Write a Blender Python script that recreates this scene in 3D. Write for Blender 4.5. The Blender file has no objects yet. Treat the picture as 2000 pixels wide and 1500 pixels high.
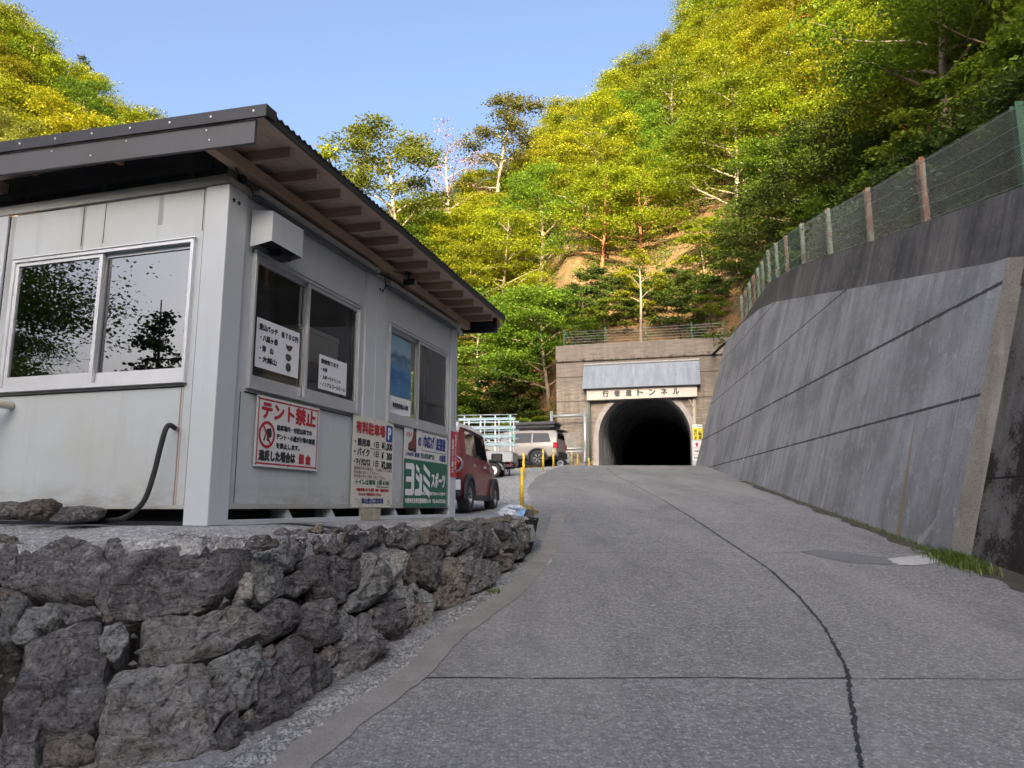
import bpy, math, random
import numpy as np
from mathutils import Vector, Matrix, noise
from mathutils.bvhtree import BVHTree
sc = bpy.context.scene
COL = sc.collection
R = math.radians
# ---------------------------------------------------------------- camera, world, sun, exposure
EYE = 1.6
PITCH = 9.42
FPX = 1441.0
cd = bpy.data.cameras.new('camera'); cam = bpy.data.objects.new('camera', cd); COL.objects.link(cam)
cam.location = (0, 0, EYE); cam.rotation_euler = (R(90 + PITCH), 0, 0)
cd.sensor_width = 36; cd.lens = FPX / 2000 * 36; cd.clip_end = 3000; cd.clip_start = 0.05
sc.camera = cam
SUN_AZ, SUN_EL = -172.0, 15.0          # azimuth clockwise from the view direction
w = bpy.data.worlds.new('World'); sc.world = w; w.use_nodes = True
wn = w.node_tree.nodes; wl = w.node_tree.links
sky = wn.new('ShaderNodeTexSky'); sky.sky_type = 'NISHITA'; sky.sun_disc = False
sky.sun_elevation = R(SUN_EL); sky.sun_rotation = R(SUN_AZ)
sky.air_density = 0.6; sky.dust_density = 10.0; sky.ozone_density = 1.5
wl.new(sky.outputs[0], wn['Background'].inputs[0]); wn['Background'].inputs[1].default_value = 0.15
sd = bpy.data.lights.new('sun', 'SUN'); sun = bpy.data.objects.new('sun', sd); COL.objects.link(sun)
sd.energy = 4.4; sd.angle = R(0.5); sd.color = (1.0, 0.86, 0.56)
sdir = Vector((math.sin(R(SUN_AZ)) * math.cos(R(SUN_EL)), math.cos(R(SUN_AZ)) * math.cos(R(SUN_EL)), math.sin(R(SUN_EL))))
sun.rotation_euler = sdir.to_track_quat('Z', 'Y').to_euler()
sc.view_settings.view_transform = 'Standard'; sc.view_settings.look = 'None'
sc.view_settings.exposure = 2.1; sc.view_settings.gamma = 1.0
sc.cycles.max_bounces = 6; sc.cycles.transparent_max_bounces = 12; sc.cycles.diffuse_bounces = 3
sc.cycles.use_denoising = True
sc.cycles.caustics_reflective = False; sc.cycles.caustics_refractive = False

# ---------------------------------------------------------------- pixel <-> place helpers (photo pixels, 2000 x 1500)
cP, sP = math.cos(R(PITCH)), math.sin(R(PITCH))
def ray(px, py):
    x = (px - 1000) / FPX; u = (750 - py) / FPX
    return Vector((x, cP - u * sP, sP + u * cP))
def project(p):
    q = Vector(p) - Vector((0, 0, EYE)); f = q.y * cP + q.z * sP
    if f < 0.05: return None
    return 1000 + FPX * q.x / f, 750 - FPX * (-q.y * sP + q.z * cP) / f
def road_z(y):
    if y < 34.5: return 0.1 * y
    if y < 37.5:
        t = y - 34.5; return 3.45 + 0.1 * t - 0.1 * t * t / 6
    return 3.6
def on_road(px, py):
    r = ray(px, py); k = EYE / (0.1 * r.y - r.z); return Vector((r.x * k, r.y * k, EYE + r.z * k))
def at_y(px, py, y):
    r = ray(px, py); k = y / r.y; return Vector((r.x * k, y, EYE + r.z * k))

# ---------------------------------------------------------------- mesh builder and object helpers
class MB:
    def __init__(s): s.v = []; s.f = []; s.uv = None
    def add(s, vs, fs):
        o = len(s.v); s.v += [tuple(v) for v in vs]; s.f += [tuple(i + o for i in f) for f in fs]; return s
    def box(s, x0, x1, y0, y1, z0, z1):
        return s.add([(x0,y0,z0),(x1,y0,z0),(x1,y1,z0),(x0,y1,z0),(x0,y0,z1),(x1,y0,z1),(x1,y1,z1),(x0,y1,z1)],
                     [(0,3,2,1),(4,5,6,7),(0,1,5,4),(1,2,6,5),(2,3,7,6),(3,0,4,7)])
    def obox(s, M, x0, x1, y0, y1, z0, z1):
        m = MB().box(x0, x1, y0, y1, z0, z1); return s.add([M @ Vector(v) for v in m.v], m.f)
    def tube(s, pts, r, n=8, caps=True):
        pts = [Vector(p) for p in pts]; rs = r if isinstance(r, (list, tuple)) else [r] * len(pts)
        vs = []; up = Vector((0, 0, 1)); a = None
        for i, p in enumerate(pts):
            d = (pts[min(i + 1, len(pts) - 1)] - pts[max(i - 1, 0)]).normalized()
            if a is None:
                a = d.cross(up) if abs(d.z) < 0.95 else d.cross(Vector((1, 0, 0)))
            a = (a - d * a.dot(d)).normalized(); b = d.cross(a)
            for k in range(n):
                t = 2 * math.pi * k / n; vs.append(p + (a * math.cos(t) + b * math.sin(t)) * rs[i])
        fs = [(i*n+k, i*n+(k+1)%n, (i+1)*n+(k+1)%n, (i+1)*n+k) for i in range(len(pts)-1) for k in range(n)]
        if caps: fs += [tuple(range(n))[::-1], tuple(range((len(pts)-1)*n, len(pts)*n))]
        return s.add(vs, fs)
    def prism(s, poly, y0, y1, M=None):            # polygon in x,z pushed along y
        n = len(poly); vs = [(p[0], y0, p[1]) for p in poly] + [(p[0], y1, p[1]) for p in poly]
        if M is not None: vs = [M @ Vector(v) for v in vs]
        return s.add(vs, [tuple(range(n)), tuple(range(2*n-1, n-1, -1))] + [(i, i+n, (i+1)%n+n, (i+1)%n) for i in range(n)])
    def grid(s, fn, nu, nv):
        vs = [fn(i / nu, j / nv) for j in range(nv + 1) for i in range(nu + 1)]
        return s.add(vs, [(j*(nu+1)+i, j*(nu+1)+i+1, (j+1)*(nu+1)+i+1, (j+1)*(nu+1)+i) for j in range(nv) for i in range(nu)])
    def lathe(s, prof, n=20, axis='z', o=(0,0,0)):
        vs = []
        for (r, h) in prof:
            for k in range(n):
                t = 2*math.pi*k/n; a, b = r*math.cos(t), r*math.sin(t)
                v = (a, b, h) if axis == 'z' else ((a, h, b) if axis == 'y' else (h, a, b))
                vs.append((v[0]+o[0], v[1]+o[1], v[2]+o[2]))
        m = len(prof)
        fs = [(i*n+k, i*n+(k+1)%n, (i+1)*n+(k+1)%n, (i+1)*n+k) for i in range(m-1) for k in range(n)]
        return s.add(vs, fs)
    def mesh(s, name, mat=None, smooth=False):
        me = bpy.data.meshes.new(name); me.from_pydata([tuple(v) for v in s.v], [], s.f); me.update()
        if mat: me.materials.append(mat)
        if smooth: me.polygons.foreach_set('use_smooth', [True] * len(me.polygons))
        return me
def link(name, me, parent=None):
    o = bpy.data.objects.new(name, me); COL.objects.link(o)
    if parent: o.parent = parent
    return o
def obj(name, mb, mat, parent=None, smooth=False, bevel=0, seg=2):
    o = link(name, mb.mesh(name, mat, smooth), parent)
    if bevel:
        b = o.modifiers.new('bevel', 'BEVEL'); b.width = bevel; b.segments = seg; b.limit_method = 'ANGLE'; b.angle_limit = R(35)
    return o
def tag(o, label=None, cat=None, group=None, kind=None):
    if label: o['label'] = label
    if cat: o['category'] = cat
    if group: o['group'] = group
    if kind: o['kind'] = kind
    return o
def thing(name, label, cat, loc=(0,0,0), rz=0, group=None):
    o = bpy.data.objects.new(name, None); COL.objects.link(o); o.location = loc; o.rotation_euler = (0, 0, rz); o.empty_display_size = 0.1
    return tag(o, label, cat, group)
def struct(name, mb, mat, label, smooth=False):
    return tag(obj(name, mb, mat, None, smooth), label, name.replace('_', ' '), None, 'structure')
_glyph = {}
def glyphs(body, spacing=1.0):
    k = (body, spacing)
    if k not in _glyph:
        c = bpy.data.curves.new('t', 'FONT'); c.body = body; c.size = 1; c.resolution_u = 3; c.space_character = spacing; c.space_line = 1.0
        if '\n' in body: c.align_x = 'CENTER'
        o = bpy.data.objects.new('t', c); COL.objects.link(o)
        me = bpy.data.meshes.new_from_object(o.evaluated_get(bpy.context.evaluated_depsgraph_get()))
        v = [tuple(x.co) for x in me.vertices]; f = [tuple(p.vertices) for p in me.polygons]
        bpy.data.objects.remove(o); bpy.data.curves.remove(c); bpy.data.meshes.remove(me)
        x0 = min(a[0] for a in v); x1 = max(a[0] for a in v); y0 = min(a[1] for a in v); y1 = max(a[1] for a in v)
        _glyph[k] = ([((a[0]-x0)/(x1-x0), (a[1]-y0)/max(1e-6, y1-y0)) for a in v], f)
    return _glyph[k]
def text(mb, body, x0, x1, z0, z1, y=-0.004, bold=0.0, spacing=1.0):   # writing on a board facing -y, bold in metres
    v, f = glyphs(body, spacing)
    sh = [(0, 0)] if not bold else [(-bold, 0), (bold, 0), (0, -bold), (0, bold), (bold*.7, bold*.7), (-bold*.7, -bold*.7), (-bold*.7, bold*.7), (bold*.7, -bold*.7)]
    for i, (dx, dz) in enumerate(sh):
        mb.add([(x0 + bold + a*(x1-x0-2*bold) + dx, y - i*0.00006, z0 + bold + b*(z1-z0-2*bold) + dz) for a, b in v], f)
    return mb

# ---------------------------------------------------------------- materials
class N:
    def __init__(s, name):
        s.m = bpy.data.materials.new(name); s.m.use_nodes = True; s.t = s.m.node_tree; s.n = s.t.nodes; s.l = s.t.links
        s.b = s.n['Principled BSDF']; s.out = s.n['Material Output']; s.tc = None
    def node(s, ty, **kw):
        x = s.n.new('ShaderNode' + ty)
        for k, v in kw.items(): setattr(x, k, v)
        return x
    def put(s, sock, v):
        if hasattr(v, 'is_output') or isinstance(v, bpy.types.NodeSocket): s.l.new(v, sock)
        else: sock.default_value = v if not (isinstance(v, tuple) and len(v) == 3 and sock.type == 'RGBA') else (*v, 1)
    def co(s, kind='Object', scale=None, rot=None, loc=None):
        if kind == 'World':
            c = s.node('NewGeometry').outputs['Position']
        else:
            if not s.tc: s.tc = s.node('TexCoord')
            c = s.tc.outputs[kind]
        if scale or rot or loc:
            m = s.node('Mapping'); s.l.new(c, m.inputs[0])
            if scale: m.inputs['Scale'].default_value = scale
            if rot: m.inputs['Rotation'].default_value = rot
            if loc: m.inputs['Location'].default_value = loc
            c = m.outputs[0]
        return c
    def noise(s, c, scale, detail=4, rough=0.55, dist=0.0):
        x = s.node('TexNoise'); s.l.new(c, x.inputs['Vector']); x.inputs['Scale'].default_value = scale
        x.inputs['Detail'].default_value = detail; x.inputs['Roughness'].default_value = rough; x.inputs['Distortion'].default_value = dist
        return x.outputs[0]
    def vor(s, c, scale, feature='F1', out='Distance', rand=1.0):
        x = s.node('TexVoronoi', feature=feature); s.l.new(c, x.inputs['Vector']); x.inputs['Scale'].default_value = scale
        x.inputs['Randomness'].default_value = rand
        return x.outputs[out]
    def ramp(s, f, stops, interp='LINEAR'):
        x = s.node('ValToRGB'); s.l.new(f, x.inputs[0]); cr = x.color_ramp; cr.interpolation = interp
        while len(cr.elements) < len(stops): cr.elements.new(0.5)
        for e, (p, c) in zip(cr.elements, stops):
            e.position = p; c = (c, c, c) if isinstance(c, (int, float)) else c; e.color = (*c[:3], 1)
        return x.outputs[0]
    def mix(s, f, a, b, mode='MIX'):
        x = s.node('Mix', data_type='RGBA', blend_type=mode)
        s.put(x.inputs[0], f); s.put(x.inputs[6], a if not isinstance(a, (int, float)) else (a, a, a)); s.put(x.inputs[7], b if not isinstance(b, (int, float)) else (b, b, b))
        return x.outputs[2]
    def math(s, op, a, b=0.0, c=None):
        x = s.node('Math', operation=op); s.put(x.inputs[0], a); s.put(x.inputs[1], b)
        if c is not None: s.put(x.inputs[2], c)
        return x.outputs[0]
    def sep(s, c):
        x = s.node('SeparateXYZ'); s.l.new(c, x.inputs[0]); return x.outputs
    def bump(s, h, strength=0.3, dist=0.02):
        x = s.node('Bump'); s.l.new(h, x.inputs['Height']); x.inputs['Strength'].default_value = strength; x.inputs['Distance'].default_value = dist
        s.l.new(x.outputs[0], s.b.inputs['Normal']); return x
    def fin(s, col=None, rough=0.6, metal=0.0, spec=None):
        if col is not None: s.put(s.b.inputs['Base Color'], col)
        s.put(s.b.inputs['Roughness'], rough); s.b.inputs['Metallic'].default_value = metal
        if spec is not None: s.b.inputs['Specular IOR Level'].default_value = spec
        return s.m
def plain(name, col, rough=0.5, metal=0.0, var=0.12, scale=6.0, spec=None, bump=0.0):
    k = N(name); c = k.co('Object'); n = k.noise(c, scale, 5)
    lo = tuple(x * (1 - var) for x in col); hi = tuple(min(1, x * (1 + var)) for x in col)
    if bump: k.bump(k.noise(c, scale * 8, 4), bump, 0.005)
    return k.fin(k.ramp(n, [(0.3, lo), (0.7, hi)]), rough, metal, spec)
def glassmat(name, refl=1.0, tint=(0.9, 0.93, 0.95), ior=1.55, dark=0.0):
    k = N(name); fr = k.node('Fresnel'); fr.inputs[0].default_value = ior
    tr = k.node('BsdfTransparent'); tr.inputs[0].default_value = (*tint, 1)
    gl = k.node('BsdfGlossy'); gl.inputs[0].default_value = (1, 1, 1, 1); gl.inputs[1].default_value = 0.0
    mx = k.node('MixShader'); k.l.new(k.math('MULTIPLY', fr.outputs[0], refl), mx.inputs[0]); k.l.new(tr.outputs[0], mx.inputs[1]); k.l.new(gl.outputs[0], mx.inputs[2])
    k.l.new(mx.outputs[0], k.out.inputs[0]); return k.m

def m_panel(name, col, dirt=0.5, rust=False):               # painted steel wall panel, water streaks and grime
    k = N(name); c = k.co('Object'); st = k.noise(k.co('Object', (14, 14, 0.7)), 1.0, 5, 0.6)
    big = k.noise(c, 1.3, 4); fine = k.noise(c, 60, 2)
    a = k.mix(k.ramp(big, [(0.35, 0.0), (0.75, 1.0)]), col, tuple(x * y for x, y in zip(col, (0.93, 0.90, 0.82))))
    a = k.mix(k.ramp(st, [(0.55, 0.0), (0.8, dirt * 0.5)]), a, tuple(x * 0.55 for x in col))
    if rust:
        x, y, z = k.sep(c)
        wet = k.noise(k.co('Object', (3, 3, 9)), 1.0, 5, 0.7)
        a = k.mix(k.math('MULTIPLY', k.ramp(z, [(0.12, 0.75), (0.34, 0.0)]), k.ramp(wet, [(0.4, 0.0), (0.65, 1.0)])), a, (0.20, 0.185, 0.16))
        for (y0, w0, zt, cc) in [(0.318, 0.010, 1.03, (0.20, 0.09, 0.045)), (0.300, 0.006, 1.02, (0.26, 0.19, 0.14)), (0.2235, 0.012, 0.2, (0.28, 0.15, 0.08))]:
            d = k.math('ABSOLUTE', k.math('SUBTRACT', y, k.math('MULTIPLY_ADD', k.math('SUBTRACT', k.noise(k.co('Object', (1, 1, 4)), 1.0, 3), 0.5), 0.02, y0)))
            mk = k.math('MULTIPLY', k.ramp(k.math('DIVIDE', d, w0), [(0.4, 0.8), (1.0, 0.0)]), k.math('MULTIPLY', k.math('LESS_THAN', z, zt), k.math('LESS_THAN', x, 0.03)))
            a = k.mix(mk, a, cc)
        for (v0, v1, zt, zb) in [(1.16, 1.21, 2.55, 2.16), (1.38, 1.45, 2.55, 2.16), (0.6, 0.66, 2.55, 2.3), (2.12, 2.19, 2.55, 1.0)]:
            inb = k.math('MULTIPLY', k.math('MULTIPLY', k.math('GREATER_THAN', y, v0), k.math('LESS_THAN', y, v1)), k.math('MULTIPLY', k.math('GREATER_THAN', z, zb), k.math('LESS_THAN', x, 0.03)))
            a = k.mix(k.math('MULTIPLY', inb, k.ramp(st, [(0.42, 0.0), (0.6, 0.6)])), a, (0.16, 0.15, 0.14))
    k.bump(fine, 0.03, 0.002)
    return k.fin(a, k.ramp(big, [(0.3, 0.38), (0.8, 0.55)]), 0, 0.4)
M = {}
M['panel'] = m_panel('painted_panel', (0.455, 0.50, 0.545), 0.6, True)
M['post'] = m_panel('painted_post', (0.475, 0.52, 0.58), 0.25)
M['trim'] = m_panel('painted_trim', (0.36, 0.365, 0.36), 0.8)
M['alu'] = plain('aluminium_frame', (0.55, 0.57, 0.60), 0.35, 0.6, 0.06)
M['dark'] = plain('dark_gap', (0.012, 0.013, 0.016), 0.9)
M['fascia'] = m_panel('fascia_metal', (0.085, 0.085, 0.10), 0.8)
M['cap'] = plain('roof_cap', (0.035, 0.035, 0.042), 0.45, 0.2, 0.15)
M['roofsheet'] = plain('roof_sheet', (0.045, 0.043, 0.05), 0.5, 0.2, 0.2)
M['screw'] = plain('screw', (0.7, 0.7, 0.7), 0.4, 0.3)
def m_wood(name, c1, c2, sc=(1.5, 1.5, 30)):
    k = N(name); n = k.noise(k.co('Object', sc), 1.0, 5, 0.6); b = k.noise(k.co('Object'), 2.0, 3)
    col = k.mix(k.ramp(b, [(0.3, 0.0), (0.7, 0.45)]), k.ramp(n, [(0.3, c1), (0.7, c2)]), tuple(x * 0.6 for x in c1))
    k.bump(n, 0.15, 0.004); return k.fin(col, 0.75, 0, 0.2)
M['wood'] = m_wood('eave_timber', (0.44, 0.30, 0.22), (0.60, 0.44, 0.335), (1.2, 1.2, 26))
M['boards'] = m_wood('eave_boards', (0.60, 0.46, 0.36), (0.74, 0.59, 0.48), (3, 12, 3))
M['rawend'] = m_wood('cut_timber', (0.62, 0.47, 0.37), (0.75, 0.58, 0.47))
M['signw'] = m_panel('sign_white', (0.62, 0.64, 0.66), 0.15)
M['signdirty'] = m_panel('sign_cream', (0.60, 0.60, 0.56), 0.35)
M['paper'] = plain('paper', (0.66, 0.69, 0.74), 0.7, 0, 0.04)
M['red'] = plain('sign_red', (0.36, 0.022, 0.035), 0.5, 0, 0.1)
M['redsign'] = plain('red_board', (0.40, 0.03, 0.045), 0.45, 0, 0.12)
M['ink'] = plain('black_ink', (0.022, 0.025, 0.032), 0.5, 0, 0.05)
M['navy'] = plain('navy_ink', (0.03, 0.045, 0.20), 0.5, 0, 0.1)
M['blue'] = plain('parking_blue', (0.02, 0.08, 0.30), 0.45, 0, 0.1)
M['mauve'] = plain('mauve_ink', (0.28, 0.16, 0.24), 0.6)
M['teal'] = plain('green_ink', (0.02, 0.10, 0.075), 0.6)
M['green'] = plain('sign_green', (0.008, 0.115, 0.065), 0.42, 0, 0.12)
M['white'] = plain('white_ink', (0.68, 0.70, 0.72), 0.5, 0, 0.06)
M['yellow'] = plain('yellow_paint', (0.62, 0.42, 0.02), 0.4, 0, 0.12)
M['leather'] = plain('boot_brown', (0.16, 0.05, 0.035), 0.6)
M['rubber'] = plain('rubber', (0.018, 0.019, 0.022), 0.7, 0, 0.25)
M['glass'] = glassmat('window_glass', 1.3, (0.92, 0.94, 0.95), 1.5)
M['mirror_glass'] = glassmat('tinted_window_glass', 3.2, (0.42, 0.44, 0.46), 1.7)
M['cardboard'] = plain('cardboard', (0.30, 0.21, 0.13), 0.8, 0, 0.15, 3)
M['foam'] = plain('styrofoam', (0.60, 0.61, 0.58), 0.8, 0, 0.06)
M['inner'] = plain('interior_wall', (0.22, 0.20, 0.18), 0.8, 0, 0.2, 2)
M['steel'] = plain('galvanised_steel', (0.38, 0.40, 0.42), 0.42, 0.55, 0.2, 3)
M['carblack'] = plain('car_plastic', (0.022, 0.023, 0.026), 0.55)
M['carglass'] = plain('car_glass', (0.010, 0.011, 0.012), 0.04, 0, 0.05, 3, 0.6)
# ---------------------------------------------------------------- ground materials
def m_road():
    k = N('old_concrete_road'); c = k.co('World')
    ag = k.vor(c, 44.0); ag2 = k.vor(c, 44.0, 'F1', 'Color'); n = k.noise(c, 0.55, 5, 0.6); m = k.noise(c, 4.0, 5, 0.65); f = k.noise(c, 90, 3, 0.7)
    base = k.ramp(m, [(0.3, (0.19, 0.19, 0.192)), (0.7, (0.27, 0.268, 0.265))])
    base = k.mix(k.ramp(n, [(0.4, 0.0), (0.68, 0.55)]), base, (0.15, 0.152, 0.158))
    sp = k.ramp(ag, [(0.30, 1.0), (0.52, 0.0)])
    cl = k.ramp(k.sep(ag2)[0], [(0.0, 0.09), (0.35, 0.20), (0.7, 0.33), (1.0, 0.52)])
    base = k.mix(k.math('MULTIPLY', sp, 0.85), base, cl)
    base = k.mix(k.ramp(f, [(0.35, 0.45), (0.62, 0.0)]), base, (0.085, 0.085, 0.088))
    g2 = k.noise(c, 26, 4, 0.75); base = k.mix(k.ramp(g2, [(0.36, 0.75), (0.5, 0.0)]), base, (0.10, 0.10, 0.103)); base = k.mix(k.ramp(g2, [(0.54, 0.0), (0.68, 0.6)]), base, (0.38, 0.378, 0.372))
    stn = k.noise(k.co('World', (1.3, 0.5, 1), None, (4, 2, 0)), 1.0, 6, 0.7); base = k.mix(k.ramp(stn, [(0.55, 0.0), (0.72, 0.6)]), base, (0.10, 0.10, 0.105))
    lane = k.noise(k.co('World', (0.9, 0.12, 1)), 1.0, 3)
    base = k.mix(k.ramp(lane, [(0.42, 0.0), (0.7, 0.35)]), base, (0.34, 0.335, 0.32))
    h = k.math('ADD', k.math('MULTIPLY', ag, 0.6), f)
    h = k.math('ADD', h, k.math('MULTIPLY', g2, 1.2)); k.bump(h, 0.7, 0.014); return k.fin(base, 0.85, 0, 0.25)
def m_gravel(name, c0, c1, sc=60.0, sparse=0.35):
    k = N(name); c = k.co('World'); v = k.vor(c, sc, 'F1', 'Color'); d = k.vor(c, sc); n = k.noise(c, 0.9, 4)
    v2 = k.vor(c, sc * 0.37, 'F1', 'Color')
    col = k.ramp(k.sep(v)[0], [(0.0, c0), (0.75, c1), (1.0, tuple(min(1, x * 1.6) for x in c1))])
    col = k.mix(k.math('MULTIPLY', k.sep(v2)[1], sparse), col, tuple(x * 0.5 for x in c0))
    col = k.mix(k.ramp(n, [(0.4, 0.0), (0.7, 0.5)]), col, tuple(x * 0.8 for x in c0))
    k.bump(d, 0.9, 0.02); return k.fin(col, 0.9, 0, 0.2)
M['road'] = m_road()
M['lot'] = m_gravel('crushed_gravel', (0.25, 0.255, 0.26), (0.42, 0.425, 0.43), 55)
M['gutter'] = m_gravel('fine_gravel', (0.15, 0.155, 0.155), (0.31, 0.315, 0.31), 75)
def m_conc(name, c0, c1, streak=0.5):
    k = N(name); c = k.co('World'); n = k.noise(c, 2.2, 6, 0.65); f = k.noise(c, 70, 3)
    col = k.ramp(n, [(0.3, c0), (0.7, c1)]); col = k.mix(k.ramp(f, [(0.3, 0.5), (0.55, 0.0)]), col, tuple(x * 0.6 for x in c0))
    k.bump(f, 0.35, 0.006); return k.fin(col, 0.85, 0, 0.25)
M['edgeconc'] = m_conc('smooth_concrete_edge', (0.19, 0.18, 0.17), (0.27, 0.26, 0.245))
M['patchdark'] = m_conc('dark_patch', (0.12, 0.125, 0.135), (0.16, 0.165, 0.175))
M['patchpale'] = m_conc('pale_patch', (0.30, 0.30, 0.30), (0.46, 0.46, 0.45))
M['tar'] = plain('crack_filler', (0.022, 0.022, 0.024), 0.7, 0, 0.3, 20)
M['soil'] = plain('damp_soil', (0.045, 0.038, 0.03), 0.9, 0, 0.4, 8, bump=0.6)

# ---------------------------------------------------------------- road, gravel lot, edging, joints
def wall_x(y): return 5.7 + (y - 9.9) * 0.1353
XE = [(10.4, 0.25), (14, 0.38), (16, 0.5), (21, 0.42), (26.7, 0.95), (32, 1.75), (35.8, 2.72), (40, 3.6), (45, 5.0)]
def interp(tab, x):
    if x <= tab[0][0]: return tab[0][1]
    for (a, p), (b, q) in zip(tab, tab[1:]):
        if x <= b: return p + (q - p) * (x - a) / (b - a)
    return tab[-1][1]
def xe(y): return interp(XE, y)
rows = [-22, -12, -6, -2, 0, 2, 4, 6, 8, 10.4, 10.41, 12, 14, 17, 20, 23, 26, 29, 32] + [32 + 0.5 * i for i in range(1, 14)] + [41, 45, 46]
rb = MB()
def road_row(y):
    x0 = -9 if y <= 10.4 else xe(y) - 0.05
    x1 = wall_x(y) + 0.9 if y > 4 else 13
    return x0, x1
NR = 10
rb.v = [(x0 + (x1 - x0) * i / NR, y, road_z(y)) for y in rows for (x0, x1) in [road_row(y)] for i in range(NR + 1)]
rb.f = [(j*(NR+1)+i, j*(NR+1)+i+1, (j+1)*(NR+1)+i+1, (j+1)*(NR+1)+i) for j in range(len(rows)-1) for i in range(NR)]
struct('road', rb, M['road'], 'rough grey concrete road climbing towards the tunnel', True)

# foot (base) and lip (top) of the boulder wall
BASE = [on_road(*p) for p in [(1034, 1040), (1028, 1078), (1014, 1092), (964, 1140), (913, 1176), (852, 1212), (779, 1262), (740, 1302), (642, 1363), (600, 1388), (520, 1442), (440, 1500)]]
BASE += [Vector((-1.75, 3.56, 0.35)), Vector((-2.3, 3.5, 0.34)), Vector((-3.0, 3.62, 0.34)), Vector((-4.0, 3.9, 0.36)), Vector((-5.2, 4.3, 0.4))]
HC = Vector((-2.1378, 5.26396, 1.46221)); HU = Vector((0.28662, 0.95804, 0)); HV = Vector((-0.95804, 0.28662, 0)); HRZ = math.atan2(HU.y, HU.x)
def hut(u, v, z): return HC + HU * u + HV * v + Vector((0, 0, z))
LIP = [Vector((0.15, 12.6, 1.52)), Vector((-0.05, 11.2, 1.50)), hut(5.4, -0.95, 0.0), hut(4.5, -0.95, -0.02), hut(3.6, -0.92, -0.03), hut(2.7, -0.85, -0.05), hut(2.0, -0.75, -0.06), hut(1.4, -0.68, -0.06), hut(0.8, -0.6, -0.07), hut(0.3, -0.6, -0.08),
       hut(-0.15, -0.55, -0.10), hut(-0.5, -0.35, -0.11), hut(-0.66, 0.0, -0.11), hut(-0.72, 0.5, -0.10), hut(-0.72, 1.1, -0.09), hut(-0.7, 2.0, -0.07), hut(-0.7, 3.2, -0.06)]
def lip_right(y):
    pts = LIP[:12]
    for a, b in zip(pts, pts[1:]):
        if b.y <= y <= a.y: return a.x + (b.x - a.x) * (y - a.y) / (b.y - a.y)
    return pts[0].x if y > pts[0].y else pts[-1].x
def lip_left(y):
    pts = LIP[11:]
    for a, b in zip(pts, pts[1:]):
        if a.y <= y <= b.y: return a.x + (b.x - a.x) * (y - a.y) / (b.y - a.y)
    return pts[0].x if y < pts[0].y else pts[-1].x - (y - pts[-1].y) * 3.4
def lot_z(x, y):
    z = 1.462 if y < 11 else max(1.462, road_z(y) - 0.004)
    if 11 <= y:
        t = road_z(y) - 0.13 - 1.462; z = 1.462 + 0.5 * (t + math.sqrt(t * t + 0.004))
        b = max(0.0, min(1.0, 1 - (xe(y) - x) / 1.6)) if y > 12.6 else 0.0
        z += (max(road_z(y) - 0.002, z) - z) * b if y < 37 else 0
        z = min(z, 3.598)
    return z
lb = MB(); ys = [LIP[11].y - 0.07, LIP[11].y - 0.02] + [LIP[11].y + 0.005 + 0.07 * i for i in range(20)] + [6 + 0.35 * i for i in range(15)] + [11.2 + 0.8 * i for i in range(30)] + [36, 38, 40, 43, 47, 52, 60]
NL = 26
for y in ys:
    xr = lip_right(y) + (0.03 if y < 11 else 0.0) if y < 12.6 else xe(y); xl = max(-40, lip_left(y + 0.05) - 0.1) if y < 16 else -40
    for i in range(NL + 1):
        t = (i / NL); t = 1 - (1 - t) ** 2.2
        x = xl + (xr - xl) * t; z = lot_z(x, y)
        q = Vector((x, y, 0)) - HC; u = q.dot(HU); v = q.dot(HV)
        if y < 12.6:
            out = max(0.0, -0.12 - v, -0.12 - u) if u < 5.5 else 0
            z -= 0.10 * min(1.0, out / 0.6) ** 1.5
            z += 0.012 * noise.noise(Vector((x * 2, y * 2, 0)))
        if y < 11.5 and (i == NL or y < LIP[11].y - 0.05 or (i == 0 and y < 6)): z -= 0.22
        lb.v.append((x, y, z))
lb.f = [(j*(NL+1)+i, j*(NL+1)+i+1, (j+1)*(NL+1)+i+1, (j+1)*(NL+1)+i) for j in range(len(ys)-1) for i in range(NL)]
struct('gravel_lot', lb, M['lot'], 'pale crushed gravel lot around the hut', True)

def ribbon(pts, w0, w1, lift, jit=0.0, sub=6, seed=1):
    rnd = random.Random(seed); P = []
    for a, b in zip(pts, pts[1:]): P += [a.lerp(b, i / sub) for i in range(sub)]
    P.append(pts[-1]); mb = MB()
    for i, p in enumerate(P):
        d = (P[min(i+1, len(P)-1)] - P[max(i-1, 0)]); d.z = 0; d.normalize(); s = Vector((d.y, -d.x, 0))
        a = p + s * (w0 + rnd.uniform(-jit, jit)); b = p + s * (w1 + rnd.uniform(-jit, jit))
        for q in (a, b): mb.v.append((q.x, q.y, road_z(q.y) + lift))
    mb.f = [(2*i, 2*i+1, 2*i+3, 2*i+2) for i in range(len(P) - 1)]
    return mb
gl = [Vector((0.62, 14.5, 1.45)), Vector((0.40, 12.0, 1.2))] + BASE[1:12] + [Vector((-1.5, 3.0, 0.3)), Vector((-1.7, 1.5, 0.15))]
def back(l): return [Vector(p) for p in l]
struct('gutter_gravel', ribbon(gl[::-1], -0.02, 0.17, 0.003, 0.02, 5, 2), M['gutter'], 'strip of fine gravel between the boulder wall and the road')
struct('concrete_edge', ribbon(gl[::-1], 0.165, 0.40, 0.006, 0.012, 5, 3), M['edgeconc'], 'smooth concrete edging strip beside the boulder wall')
CRK = [(1684, 1530), (1680, 1480), (1664, 1380), (1655, 1310), (1610, 1225), (1560, 1165), (1500, 1110), (1430, 1064), (1365, 1020), (1300, 980), (1240, 948), (1205, 930), (1190, 920), (1187, 913)]
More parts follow.
